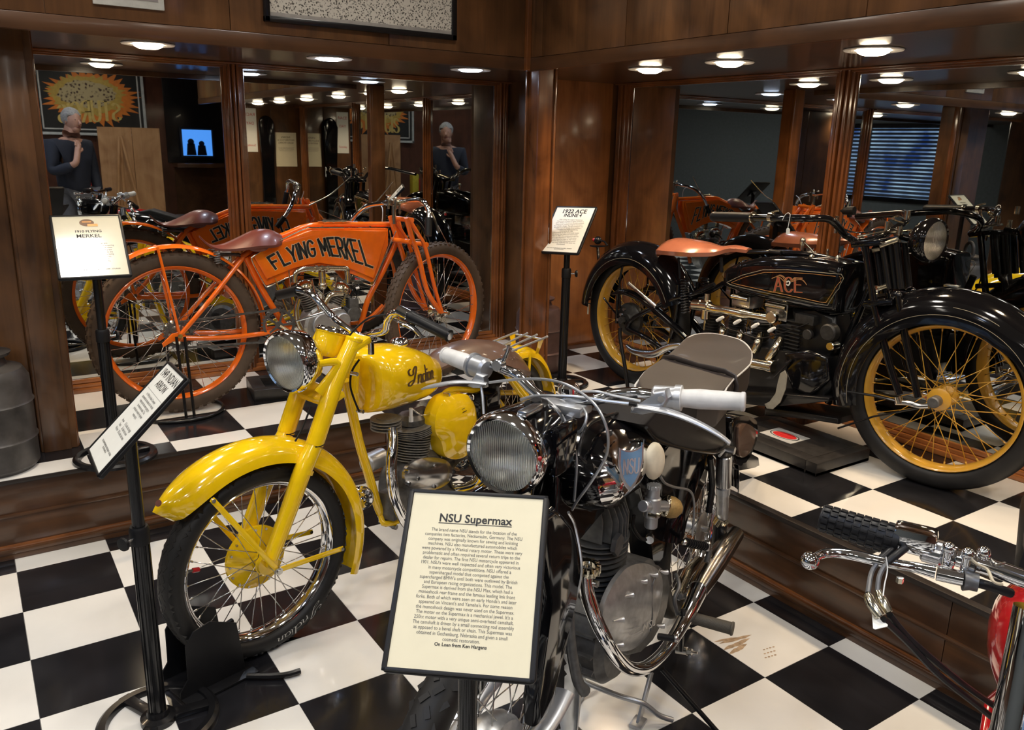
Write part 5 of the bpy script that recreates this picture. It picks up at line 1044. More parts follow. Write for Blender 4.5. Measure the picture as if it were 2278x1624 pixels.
def bplate(px_,y,nrm,outline,th,m,name,par=None,off=0,bev=0):
    c=F.p(*c7(*px_),y); n_=V(nrm).normalized(); u=V((0,0,1)); u=(u-n_*u.dot(n_)).normalized(); r=u.cross(n_); t=NB()
    plate(t,[c+n_*off+r*a+u*b_ for a,b_ in outline],n_*th,bev); return ob(name,t,m,par or bk),c,r,u,n_
so=[]
for k in range(25):
    a=-1+2*k/24; so.append((.030*a,.040+.010*a*a+(.012 if k==24 else 0)))
so+= [(.030,.015),(.024,-.015),(.012,-.038),(0,-.052),(-.012,-.038),(-.024,-.015),(-.030,.015)]
o_,c,r,u,n_=bplate((1088,655),.160,(.58,.80,.05),so,.003,mat('badge_silver',(.62,.63,.65),.3,.8),'tank_badge',bev=.001)
bplate((1088,655),.160,(.58,.80,.05),[(a*.84,b_*.84+.003) for a,b_ in so],.0035,blueink,'badge_enamel',o_,.0)
t=NB(); ribbon(t,word('NSU',1.25),.10,lambda x,y:c+n_*.0042+r*(-.018+.036*x)+u*(-.010+.032*y)); ob('badge_lettering',t,mat('badge_letters',(.8,.8,.82),.3,.6),o_,smooth=False,norm=False)
kp=F.p(*c7(1238,612),.152); t=NB(); lathe(t,[(0,.012),(.018,.011),(.027,.007),(.031,0),(.031,-.006),(0,-.030)],(0,0,0),(0,0,1),36)
nn=V((.30,.95,.08)).normalized(); uu=V((0,0,1)); uu=(uu-nn*uu.dot(nn)).normalized(); vv=uu.cross(nn); t.transform(M(((vv.x,uu.x,nn.x,kp.x),(vv.y,uu.y,nn.y,kp.y),(vv.z,uu.z,nn.z,kp.z),(0,0,0,1)))@M.Diagonal((1,1.42,1,1))); ob('knee_pad',t,cream,bk)
R(c7,[(820,620,.13),(780,560,.12),(840,390,.08),(1010,320,.05)],.004,blackm,'tank_seam',8)
# pressed backbone frame and rear
def slab(c,pts,y0,th,m,name,bev=.01,par=None,yp=None,sm=0):
    t=NB(); plate(t,(lambda l:spl(l,3,True) if sm else l)([V((p.x,y0,p.z)) for p in [F.p(*c(a,b_),yp if yp is not None else y0+th) for a,b_ in pts]]),(0,th,0),bev); return ob(name,t,m,par or bk)
t=NB(); plate(t,[V(p) for p in ((-.12,-.035,.86),(-.25,-.035,.80),(-.62,-.035,.82),(-.95,-.035,.76),(-1.20,-.035,.70),(-1.22,-.035,.60),(-.95,-.035,.50),(-.86,-.035,.34),(-.72,-.035,.34),(-.70,-.035,.50),(-.60,-.035,.68),(-.35,-.035,.70),(-.16,-.035,.62),(-.10,-.035,.66))],(0,.07,0),.02); ob('pressed_frame',t,blackp,bk)
slab(c7,((1260,600),(1300,530),(1400,500),(1510,530),(1565,620),(1540,760),(1470,880),(1400,930),(1320,880),(1270,780)),.02,.05,blackp,'tool_box',.014,yp=.07,sm=1)
t=NB(); fender(t,V((-1.12,0,.33)),.345,15,175,.080,.055,n=40,m=8); ob('rear_mudguard',t,blackp,bk)
# seat
so_=[(400,1325),(428,1268),(470,1215),(530,1170),(600,1130),(680,1060),(740,1000),(785,974),(840,963),(920,962),(1010,978),(1100,1003),(1150,1038),(1178,1085),(1178,1130),(1166,1168),(1110,1222),(1060,1262),(1010,1325),(960,1400),(700,1440),(500,1420)]
P_=[F.pz(*c10(a,b_),.885) for a,b_ in so_]
t=NB(); plate(t,[V((p.x,p.y,.885)) for p in P_],(0,0,-.085),.012)
ob('seat',t,vinyl,bk)
t=NB(); tube(t,[V((p.x,p.y,.880)) for p in P_],.0032,8,3,closed=True); ob('seat_piping',t,white_r,bk)
a,b_=F.pz(*c10(598,1128),.8875),F.pz(*c10(1066,1256),.8875); t=NB(); tube(t,[a+V((0,0,-.08)),a,a.lerp(b_,.5)+V((0,0,.003)),b_,b_+V((0,0,-.09))],.009,8,3,ell=.45); ob('seat_strap',t,mat('dark_strap',(.035,.028,.026),.4),bk)
slab(c7,((1175,395),(1250,480),(1370,520),(1500,548),(1605,556),(1650,530),(1672,470),(1668,290),(1300,250)),-.02,.15,mat('black_seat_skirt',(.012,.011,.012),.55,0,spec=.25),'seat_skirt',.012)
t=NB(); tube(t,P(F,c7,[(1185,410,.135),(1250,486,.135),(1370,526,.135),(1500,552,.135),(1605,560,.135),(1655,530,.135)]),.004,8,3); ob('skirt_edge',t,blackm,bk)
rl=F.p(*c7(1775,470),.06); slab(c7,((1700,380),(1740,345),(1800,340),(1850,370),(1862,430),(1845,520),(1800,600),(1760,640),(1720,610),(1705,500)),.0,.09,blackp,'rear_lamp',.010,sm=1)
slab(c7,((1745,410),(1790,385),(1840,420),(1845,470),(1810,560),(1760,590),(1742,540)),.088,.010,mat('smoked_lens',(.12,.075,.055),.2),'rear_lens',.003,sm=1)
slab(c7,((1700,600),(1760,640),(1810,560),(1862,590),(1868,640),(1840,650),(1750,668),(1710,650)),.02,.05,blackm,'number_bracket',.004)
t=NB(); tube(t,P(F,c7,[(1640,350,.05),(1700,350,.05)]),.012,10,1); ob('lamp_arm',t,blackp,bk)
# shock
A=F.p(*c7(1655,575),.13); B_=F.p(*c7(1640,955),.13); t=NB(); cyl(t,A,A.lerp(B_,.48),.024,22,bev=.003); sk=ob('rear_shock',t,chromed,bk)
t=NB(); cyl(t,A.lerp(B_,.48),B_,.019,22,bev=.003); ob('shock_body',t,alu,sk); t=NB(); cyl(t,A.lerp(B_,.50),A.lerp(B_,.60),.0215,22); ob('shock_collar',t,alug,sk); t=NB(); cyl(t,A+V((0,.0,.02)),A+V((0,.03,.02)),.012,6); ob('shock_bolt',t,chromed,sk)
R(c7,[(1688,500,.12),(1660,540,.13),(1625,580,.14)],.004,alug,'brake_arm',8,3)
R(c7,[(1570,590,.12),(1580,760,.12),(1560,920,.12)],.010,blackm,'swing_strut')
t=NB(); p=F.p(*c8(1140,312),.13); lathe(t,[(.012,.012),(.022,.012),(.022,-.012),(.012,-.012)],p,(0,.5,1),24,closed=True); ob('strut_eye',t,nickel,bk)
t=NB(); cyl(t,p,F.p(*c8(1120,500),.13),.021,20,bev=.003); ob('strut_tube',t,blackm,bk)
# engine
p0,p1=V((-.43,0,.395)),V((-.42,0,.52)); t=NB(); fins(t,p0,p1,.050,.072,9,36,.38); ob('cylinder',t,mat('head_iron',(.15,.15,.145),.42,.55,var=.2,scale=60),bk)
t=NB(); fins(t,V((-.42,0,.525)),V((-.415,0,.60)),.052,lambda f:.074+.004*f,5,36,.38); cyl(t,(-.415,0,.60),(-.415,0,.675),.055,30,bev=.02)
for k in range(9): 
    x=(k-4)*.0155; h_=math.sqrt(max(0,.074**2-x*x)); plate(t,[V((-.415+x,-h_,.598)),V((-.415+x,h_,.598)),V((-.415+x,h_,.655)),V((-.415+x,h_*.8,.685)),V((-.415+x,-h_*.8,.685)),V((-.415+x,-h_,.655))],(.004,0,0),.0008)
ob('cylinder_head',t,mat('head_iron',(.15,.15,.145),.42,.55,var=.2,scale=60),bk)
t=NB(); cyl(t,(-.415,.0,.70),(-.415,0,.64),.05,24,bev=.01); cyl(t,(-.37,.066,.60),(-.37,.078,.60),.028,6); ob('rocker_cover',t,castd,bk)
cc=F.p(*c8(560,850),.09)
t=NB(); cyl(t,(-.44,-.085,.32),(-.44,.075,.32),.135,44,bev=.02); cyl(t,(-.62,-.085,.34),(-.62,.070,.34),.095,36,bev=.02); bx(t,-.62,-.44,-.085,.07,.22,.44,.02); ob('crankcase',t,castd,bk)
t=NB()
for k in range(7): a=rad(-20+k*20); d=V((math.cos(a),0,math.sin(a))); box(t,V((-.44,0,.32))+d*.135,(.03,.11,.005),0,ax=(d,V((0,1,0)),d.cross(V((0,1,0)))))
ob('case_fins',t,castd,bk,kind='stuff')
cv=[(600,600),(680,575),(755,590),(808,640),(822,720),(805,850),(770,960),(715,1060),(640,1135),(555,1155),(480,1120),(440,1040),(432,940),(450,830),(500,720),(550,650)]
slab(c8,cv,.075,.020,castd,'cover_base',.004,yp=.095); t=NB(); dome(t,[V((p.x,.092,p.z)) for p in [F.p(*c8(a*.96+625*.04,b_*.96+860*.04),.12) for a,b_ in cv]],(0,.036,0),.30,3,8,3.2); ob('engine_cover',t,alu,bk)
R(c8,[(760,610,.126),(715,700,.126),(705,820,.126),(710,900,.126),(700,1000,.124)],.0022,castd,'cover_seam',6)
for a,b_,l in ((655,690,.014),(570,775,.030),(510,930,.026),(722,650,.012),(788,632,.010),(505,1090,.012),(765,970,.012)):
    p=F.p(*c8(a,b_),.124); t=NB(); tube(t,[p+V((l*.9,-.008,.006)),p,p-V((.006,-.006,0))],[.002,.006,.007],12,1); ob('cover_boss',t,alu,bk)
t=NB(); ribbon(t,[[(545,1045),(640,1000)],[(590,1040),(650,1010)],[(560,1010),(630,975)],[(655,1000),(662,960)],[(662,960),(675,985)],[(675,985),(682,945)],[(705,935),(690,945),(700,960),(705,975),(692,985)],[(712,935),(715,965),(725,960),(728,925)]],5,lambda x,y:F.p(*c8(x,y),.1295),3); ob('cover_lettering',t,mat('raised_letters',(.6,.6,.6),.3,.8),bk,smooth=False,norm=False)
ex=[(285,640,.07),(300,760,.08),(345,900,.10),(410,1040,.12),(475,1150,.13),(560,1232,.14),(660,1235,.145),(770,1150,.15),(860,1020,.15),(950,850,.155),(1010,720,.16)]
R(c8,ex,[.0168]*8+[.019,.023,.027],chrome,'exhaust_pipe',20,5)
R(c8,[(1000,740,.16),(1060,640,.16),(1150,500,.165),(1235,390,.165)],[.028,.033,.033,.026],mat('aged_chrome',(.34,.32,.30),.2,1,var=.2,scale=30),'silencer',22,4)
R(c8,[(560,1262,.14),(610,1235,.15)],.006,steel,'clamp_bolt',8,1)
p=F.p(*c8(300,620),.07); t=NB(); lathe(t,[(.018,.0),(.028,.0),(.028,.012),(.018,.012)],p,(.2,.1,1),20,closed=True)
for k in range(12): a=2*PI*k/12; box(t,p+V((.026*math.cos(a),.026*math.sin(a),.006)),(.010,.006,.022),.001,rot=M.Rotation(a,3,'Z'))
ob('exhaust_nut',t,nickel,bk)
t=NB(); p=F.p(*c8(348,702),.09); cyl(t,p-V((0,.02,0)),p+V((0,.008,0)),.008,10); ob('clamp_bolt',t,steel,bk)
R(c8,[(205,700,.06),(190,870,.07),(200,1100,.07),(240,1310,.08),(285,1380,.09)],[.012,.011,.012,.013,.015],castd,'brake_pedal_arm',10,5,)
# carburettor
ca=F.p(*c8(722,80),.125); cb_=F.p(*c8(700,350),.125); t=NB(); cyl(t,ca,ca.lerp(cb_,.30),.016,20,bev=.002)
for k in range(14): a=2*PI*k/14; cyl(t,ca+V((.015*math.cos(a),.015*math.sin(a),0)),ca.lerp(cb_,.08)+V((.015*math.cos(a),.015*math.sin(a),0)),.0025,6)
cyl(t,ca.lerp(cb_,.28),ca.lerp(cb_,.75),.020,20,bev=.003); cyl(t,ca.lerp(cb_,.70),cb_,.016,18,bev=.003); a,b_=F.p(*c8(600,215),.115),F.p(*c8(790,215),.125); cyl(t,a.lerp(b_,.25),b_,.014,20,bev=.002); ob('carburettor',t,alug,bk)
e=F.p(*c8(785,210),.105); fx=V((-.52,.80,-.26)).normalized()
t=NB(); lathe(t,[(.014,-.012),(.024,-.006),(.0285,.0),(.0295,.005),(.0285,.008)],e,fx,30); ob('filter_collar',t,nickel,bk)
t=NB(); lathe(t,[(.0255,.004),(.0285,.014),(.0285,.024),(.023,.038),(.012,.047),(0,.050)],e,fx,30); ob('air_filter',t,brass,bk)
R(c8,[(595,270,.06),(590,350,.06),(640,420,.07),(690,420,.08)],.005,blackr,'fuel_pipe',8); t=NB(); p=F.p(*c8(685,420),.08); cyl(t,p-V((.012,0,0)),p+V((.006,.006,0)),.011,14); ob('pipe_union',t,chromed,bk)
R(c8,[(760,25,.1),(790,70,.1),(850,95,.1),(940,115,.1),(970,170,.1),(972,280,.1),(962,400,.1)],.0035,alug,'throttle_cable',8)
for a,b_ in ((735,280),(760,275)): t=NB(); p=F.p(*c8(a,b_),.15); cyl(t,p-V((0,.02,0)),p,.005,8); ob('carburettor_screw',t,nickel,bk)
# kickstart, pegs
A,B_=F.p(*c8(912,442),.13),F.p(*c8(1055,470),.15); t=NB(); cyl(t,A,B_,.009,14)
for k in range(9): q=A.lerp(B_,.08+k*.1); cyl(t,q,q+(B_-A).normalized()*.005,.0125,14)
ob('kick_pedal',t,blackr,bk); t=NB(); ball(t,A,.009,12); ob('kick_pedal_end',t,chrome,bk); t=NB(); cyl(t,B_-V((0,0,.012)),B_+V((0,0,.018)),.011,12,bev=.003); ob('kick_pedal_joint',t,chromed,bk)
R(c8,[(1070,485,.15),(1050,580,.15),(1010,690,.14),(960,765,.13),(880,785,.12)],.009,castd,'kick_lever')
A,B_=F.p(*c8(950,915),.155),F.p(*c8(1215,985),.27); B_=F.px(*c8(1220,988),A.x-.01); t=NB(); d=(B_-A).normalized(); tube(t,[A,A+d*.008,A+d*.010,B_-d*.006,B_-d*.005,B_],[.019,.019,.0165,.0175,.020,.019],20,1); ob('footrest_rubber',t,mat('worn_footrest_rubber',(.075,.068,.055),.6,bump=.6,scale=400),bk)
R(c8,[(905,870,.15),(895,1000,.15),(890,1120,.15)],.008,blackm,'footrest_bracket'); t=NB(); p=F.p(*c8(905,1125),.15); d=(F.px(*c8(970,1135),p.x)-p).normalized(); cyl(t,p-d*.02,p+d*.012,.012,12); cyl(t,p+d*.012,p+d*.026,.010,6); cyl(t,p+d*.02,p+d*.042,.004,8); ob('footrest_stud',t,steel,bk)
A=F.p(*c8(745,1035),.16); B_=F.px(*c8(858,1050),A.x-.005); t=NB(); cyl(t,A,B_,.009,12,bev=.002); ob('gear_pedal',t,blackr,bk); t=NB(); ball(t,B_,.010,12,(.8,.8,1)); ob('gear_pedal_tip',t,chromed,bk)
R(c8,[(860,640,.10),(880,720,.12),(850,800,.12),(870,900,.13)],.006,castd,'gear_linkage'); R(c8,[(870,770,.11),(930,640,.10),(1000,560,.09)],.016,nickel,'swinging_arm',14,2)
# centre stand
f1=F.L(onz(*c8(620,1590),0)); f2=F.L(onz(*c8(225,1445),0)); tp=F.p(*c8(705,1260),.10)
t=NB(); d=(tp-f1); L_=d.length; d.normalize(); box(t,(tp+f1)/2,(L_,.008,.026),.002,ax=(d,V((0,1,0)),d.cross(V((0,1,0))))); box(t,f1+V((0,0,.006)),(.05,.035,.010),.003); ob('stand_leg',t,alug,bk)
tp2=V((tp.x,-.08,tp.z)); t=NB(); d=(tp2-f2); L_=d.length; d.normalize(); box(t,(tp2+f2)/2,(L_,.008,.026),.002,ax=(d,V((0,1,0)),d.cross(V((0,1,0))))); box(t,f2+V((0,0,.006)),(.05,.035,.010),.003); ob('stand_leg',t,alug,bk)
t=NB(); tube(t,[F.pz(*c8(*p),z) for p,z in (((275,1318),.10),((400,1370),.095),((520,1415),.09),((640,1450),.085),((700,1490),.06),((760,1535),.035),((838,1560),.02))],.0075,10,4); ob('stand_crosstube',t,alug,bk)
A=F.pz(*c8(770,1240),.20); B_=F.pz(*c8(1125,1640),.004); t=NB(); tube(t,[A,B_],.007,10,1); ob('prop_stick',t,blackm,bk)
# ================= BLACK INLINE FOUR ON THE RIGHT =================
F=Fr(2.56,.57,H,-87.9); FS=Fr(2.62,-1.035,H,-78.4); S=Sub(F,FS)
bk=thing('vintage_motorcycle','black motorcycle with golden wheels and copper-coloured seat, on the right plinth','motorcycle',F)
zr=.348; fh=F.L(V((2.62,-1.035,H+.345)))
wheel(bk,'rear_wheel',(0,0,zr),0,.275,.345,.085,.072,ygold,rubber,ygold,blackm,.040,.045,36,None,.0017)
wf=wheel(bk,'front_wheel',fh,9.5,.275,.345,.085,.072,ygold,rubber,ygold,ygold,.036,.045,40,None,.0017)
t=NB(); lathe(t,[(.275-.016,-.021),(.275-.005,-.024),(.275-.003,-.0275),(.24,-.026)],(0,0,0),(0,1,0),48); t.free()
t=NB(); fender(t,V((0,0,zr)),.400,22,176,.098,.115,n=46,th=.003,m=10); ob('rear_mudguard',t,blackp,bk)
def stripe(cen,fwd,side,R_,a0,a1,y,m,name,r=.0009,n=40):
    t=NB(); up=V((0,0,1)); tube(t,[cen+(fwd*math.cos(rad(a0+(a1-a0)*k/n))+up*math.sin(rad(a0+(a1-a0)*k/n)))*R_+side*y for k in range(n+1)],r,6,1); return ob(name,t,m,bk)
pin=mat('pinstripe',(.26,.235,.18),.5)
stripe(V((0,0,zr)),V((1,0,0)),V((0,1,0)),.315,26,174,-.0965,pin,'mudguard_pinstripe')
cF=S.c(0,0,.345-.0); sx,sy=S.d(1,0,0),S.d(0,1,0)
t=NB(); fender(t,cF,.408,32,196,.094,.125,fwd=sx,side=sy,n=52,th=.003,m=10,flare=lambda t:.03*max(0,.15-t)*6); ob('front_mudguard',t,blackp,bk)
stripe(cF,sx,sy,.318,34,194,-.0935,pin,'mudguard_pinstripe')
stripe(cF,sx,sy,.350,62,88,-.0955,pin,'mudguard_pinstripe'); stripe(cF,sx,sy,.350,150,188,-.0955,pin,'mudguard_pinstripe')
t=NB(); q=S.c(-.03,0,.345+.41); box(t,q,(.05,.03,.010),.003,rot=M.Rotation(rad(9.5),3,'Z')); ob('mudguard_bolt',t,nickel,bk)
for s in (-1,1):
    for pts,r in (((( -.22,.60),(-.15,.42),(-.06,.12),(-.02,.04))),.014),(((-.12,.64),(-.06,.50),(.02,.12),(.05,.02)),.012): pass
# fork
def q3(c,a,b_,y): return S.p(*c(a,b_),y)
def both(c,pts,y,r,m,name,n=12,k=5,ell=1):
    t=NB(); tube(t,[q3(c,a,b_,-y) for a,b_ in pts],r,n,k,ell=ell); ob(name,t,m,bk)
    t=NB(); L_=[]
    for a,b_ in pts: g=FS.p(*c(a,b_),-y); L_.append(S.c(g.x,y,g.z))
    tube(t,L_,r,n,k,ell=ell); ob(name,t,m,bk)
both(c11,[(520,240),(545,400),(570,560),(620,760),(665,920),(700,1015)],.075,.0135,blackp,'fork_leg')
both(c11,[(665,505),(690,500),(700,560),(735,760),(770,920),(795,1030)],.070,.0135,blackp,'fork_leg')
for i,(x0,x1) in enumerate(((590,615),(625,655),(665,690),(695,715))):
    both(c11,[(x0-15,240),(x1-10,470)],.030+.012*(i%2),.011,blackm,'fork_spring',12,1)
for a,b_ in (((560,268),(600,262)),((600,248),(690,215)),((590,470),(635,455))):
    t=NB(); A,B_=q3(c11,*a,-.055),q3(c11,*b_,-.055); tube(t,[A,B_],.010,12,1); ob('spring_cap',t,nickel,bk)
t=NB(); g=FS.p(*c11(620,350),0); tube(t,[S.c(g.x-.02,0,g.z+.09),S.c(g.x+.02,0,g.z-.10)],.026,16,1); ob('steering_head',t,blackp,bk)
for a,b_ in ((530,225),(590,525)):
    g=FS.p(*c11(a,b_),0); t=NB(); box(t,S.c(g.x+.03,0,g.z),(.11,.18,.022),.006,rot=M.Rotation(rad(9.5),3,'Z')@M.Rotation(rad(-12),3,'Y')); ob('fork_yoke',t,blackp,bk)
both(c11,[(680,1055),(740,1058),(800,1075),(850,1075)],.085,.011,chromed,'rocker_link'); both(c11,[(690,1025),(700,1060)],.088,.014,nickel,'link_bolt',10,1)
t=NB(); cyl(t,S.c(0,-.06,.345),S.c(0,-.105,.345),.021,24,bev=.004); ob('hub_cap',t,castd,bk)
t=NB(); cyl(t,S.c(0,.06,.345),S.c(0,.105,.345),.021,24,bev=.004); ob('hub_cap',t,castd,bk)
t=NB(); tube(t,[q3(c11,430,1000,-.09),q3(c11,560,1020,-.09),q3(c11,690,1050,-.09)],.005,8,1); ob('mudguard_stay',t,blackm,bk)
t=NB(); tube(t,[q3(c11,380,1190,-.09),q3(c11,560,1130,-.09),q3(c11,800,1085,-.09)],.004,8,1); ob('mudguard_stay',t,blackm,bk)
# bars
gA,gB=F.p(*c10(915,186),-.36),F.p(*c10(1185,192),-.36)
t=NB(); tube(t,[F.p(*c10(1185,192),-.36),F.p(*c10(1380,195),-.34),F.p(*c10(1560,198),-.29),F.p(*c10(1680,200),-.23),F.p(*c10(1740,235),-.19),F.p(*c10(1800,305),-.13),F.p(*c11(430,200),-.08),F.p(*c11(475,225),-.03),F.p(*c11(520,225),.0)],.0135,14,5); ob('handlebar',t,blackp,bk)
t=NB(); tube(t,[gA,gA.lerp(gB,.06),gA.lerp(gB,.1),gA.lerp(gB,.95),gB],[.016,.021,.019,.019,.021],18,1); ob('grip',t,blackr,bk); t=NB(); cyl(t,gB,gB+(gB-gA).normalized()*.006,.0225,18); ob('grip_ring',t,nickel,bk)
t=NB(); tube(t,[F.p(*c11(520,225),.0),F.p(*c11(600,200),.03),F.p(*c11(690,150),.08),F.p(*c11(735,110),.14),F.p(*c11(720,80),.22),F.p(*c11(600,88),.30),F.p(*c11(480,95),.36)],.0135,14,5); ob('handlebar',t,blackp,bk)
t=NB(); A,B_=F.p(*c11(345,68),.42),F.p(*c11(470,66),.40); tube(t,[A,B_],.019,16,1); ob('grip',t,blackr,bk)
t=NB(); p=F.p(*c10(1310,190),-.35); cyl(t,p-V((.008,0,0)),p+V((.008,0,0)),.018,16); tube(t,[p+V((0,0,-.02)),p+V((-.01,0,-.035))],.005,8,1); tube(t,[p+V((.0,0,.018)),p+V((.03,0,.026))],.004,8,1); ob('lever_clamp',t,nickel,bk)
t=NB(); p=F.p(*c11(372,135),-.13); cyl(t,p-V((0,0,.035)),p+V((0,0,.03)),.007,12); cyl(t,p+V((0,0,.0)),p+V((0,0,.012)),.012,12); ob('bar_clamp',t,nickel,bk)
t=NB(); tube(t,P(F,c11,[(350,120,-.15),(420,165,-.10),(500,180,-.05),(640,160,0),(740,175,.05)]),.003,8,4); ob('control_rod',t,blackm,bk)
t=NB(); tube(t,P(F,c11,[(480,200,-.05),(600,178,-.02),(720,172,.02),(760,165,.05)]),.004,8,1); ob('control_rod',t,nickel,bk)
for a,b_ in ((635,145),(700,170),(740,90),(570,245)): t=NB(); p=F.p(*c11(a,b_),-.02); cyl(t,p-V((0,0,.016)),p+V((0,0,.016)),.010,12); ob('fork_top_nut',t,nickel,bk)
t=NB(); tube(t,P(F,c11,[(720,130,.05),(660,110,.03),(690,95,.05),(730,110,.06)]),.0035,nickel and 8,4); ob('cable_loop',t,nickel,bk)
t=NB(); tube(t,P(F,c11,[(705,200,0),(760,210,0),(800,190,0)]),.012,12,3); ob('lamp_bracket',t,blackp,bk)
g=FS.p(*c11(872,222),0); headlamp(bk,S.c(g.x,0,g.z),S.d(.96,-.22,-.02),.080,.075,blackp,blackp)
# price tag hanging from bar
t=NB(); a=F.p(*c10(1438,200),-.365); pts=[(1385,210),(1400,180),(1420,162),(1437,172),(1430,220),(1422,262)]; tube(t,P(F,c10,[(x_,y_,-.365) for x_,y_ in pts]),.0012,6,4); sg=ob('price_tag',t,mat('white_string',(.8,.8,.78),.6),label='small white price tag tied to the black motorcycle handlebar on the right plinth'); sg['category']='tag'; sg.matrix_world=M.Translation(F.o)@M.Rotation(rad(F.deg),4,'Z')
t=NB(); plate(t,P(F,c10,[(1410,275,-.365),(1416,262,-.365),(1428,262,-.365),(1434,275,-.365),(1433,303,-.365),(1409,303,-.365)]),(0,.001,0)); ob('card',t,paperw,sg,smooth=False)
# tank
topp=[(925,615),(960,575),(1050,520),(1180,475),(1300,452),(1420,448),(1560,450),(1700,462),(1800,480),(1860,500)]
botp=[(925,650),(1050,690),(1200,735),(1350,770),(1500,800),(1600,825),(1700,840),(1780,830),(1840,800),(1885,740)]
top=[F.p(*c10(a,b_),-.02) for a,b_ in topp]; bot=[F.p(*c10(a,b_),-.085) for a,b_ in botp]
t=NB(); lens(t,top,bot,lambda t:ivl(t,[(0,.02),(.06,.05),(.2,.075),(.5,.095),(.9,.10),(.985,.098),(1,.08)]),N=44,n=32,e=5.0); tk=ob('fuel_tank',t,blackp,bk); bv=bvh_of(tk)
def pst(pts,m,name,r=.0013,off=.0009):
    t=NB(); q=[F.p(*c10(a,b_),-.095) for a,b_ in pts]; q2=[]
    for a,b_ in zip(q,q[1:]+q[:1]):
        for k in range(6): q2.append(a.lerp(b_,k/6))
    out=[]
    for p in q2:
        h=bv.ray_cast(V((p.x,-.5,p.z)),V((0,1,0))); out.append(h[0]-V((0,off,0)) if h[0] is not None else p)
    tube(t,out,r,6,1,closed=True); ob(name,t,m,bk)
pst([(970,632),(1100,580),(1250,543),(1420,542),(1600,556),(1780,572),(1795,600),(1740,700),(1690,780),(1640,772),(1400,722),(1180,680),(1000,645)],pin,'tank_pinstripe')
pst([(1010,632),(1120,592),(1260,560),(1420,558),(1600,570),(1765,588),(1775,604),(1725,695),(1680,762),(1640,757),(1400,706),(1190,666)],goldleaf,'tank_pinstripe',.0009)
def tl(strokes,wd,fn,m,name,off): 
    t=NB(); ribbon(t,strokes,wd,fn,5); drape(t,bv,(0,1,0),off); ob(name,t,m,bk,smooth=False,norm=False)
def ac(x,y): q=F.p(*c10(1333+185*x,(685+(12 if 0 else 0)*x-95*y)+8*x),-.095); return V((q.x,-.5,q.z))
tl(word('ACE',1.25),.085,ac,mat('dull_gold',(.40,.20,.08),.4),'tank_lettering',.0012); tl(word('ACE',1.25),.045,ac,mat('red_gold',(.42,.07,.04),.4),'tank_lettering_core',.0018)
def wg(x,y): q=F.p(*c10(x,y),-.095); return V((q.x,-.5,q.z))
tl([[(1318,600),(1340,590),(1370,592),(1400,620)],[(1330,596),(1360,582),(1390,590),(1410,625)],[(1345,588),(1375,577),(1405,595),(1418,630)]],5,wg,mat('dull_gold',(.40,.20,.08),.4),'wing_emblem',.0024)
tl([[(1552,640),(1530,612),(1490,608),(1450,622)],[(1540,625),(1510,598),(1475,600),(1442,618)],[(1520,605),(1490,596),(1460,602),(1438,625)]],5,wg,mat('dull_gold',(.40,.20,.08),.4),'wing_emblem',.0026)
tl([[(1420,622),(1432,618),(1440,628),(1430,645),(1418,640)]],9,wg,mat('emblem_white',(.8,.78,.7),.4),'eagle_head',.003)
for a,b_,r in ((1235,490,.010),(1590,470,.018),(1755,478,.011),(1520,360,.012),(1685,435,.006)):
    p=F.p(*c10(a,b_),0); t=NB(); lathe(t,[(0,.020),(r*.6,.020),(r,.012),(r,.0),(r*.6,-.015),(0,-.015)],p,(0,0,1),18); ob('filler_cap',t,nickel,bk)
t=NB(); p=F.p(*c10(1520,360),0); cyl(t,p-V((0,0,.03)),p-V((0,0,.01)),.008,12); tube(t,P(F,c10,[(1530,355,0),(1570,395,0),(1600,430,0)]),.003,8,1); ob('tank_gauge',t,nickel,bk)
t=NB(); tube(t,P(F,c10,[(1160,425,0),(1300,425,0),(1440,430,0),(1600,445,0),(1860,500,0)]),.012,12,4); ob('top_tube',t,blackp,bk)
t=NB(); p=F.p(*c10(1340,425),-.01); cyl(t,p-V((.03,0,0)),p+V((.03,0,0)),.012,12); ob('pump_clip',t,blackm,bk)
# saddle
q=[F.p(*c10(a,b_),0) for a,b_ in ((612,395),(660,345),(760,332),(880,340),(980,362),(1070,375),(1165,405))]
saddle(bk,F,[(q[0].x,q[0].z-.016,.06,.014,.012),(q[1].x,q[1].z+.008,.120,.020,.050),(q[2].x,q[2].z-.002,.135,.020,.052),(q[3].x,q[3].z-.012,.112,.020,.042),(q[4].x,q[4].z-.014,.052,.018,.026),(q[5].x,q[5].z+.000,.036,.016,.014),(q[6].x,q[6].z+.006,.020,.014,.008)],leatht)
t=NB(); tube(t,P(F,c10,[(975,460,0),(980,560,0)]),.008,10,1); ob('seat_post',t,blackm,bk); t=NB(); tube(t,P(F,c10,[(690,460,-.05),(700,600,-.05)]),.006,10,1); ob('seat_post',t,blackm,bk)
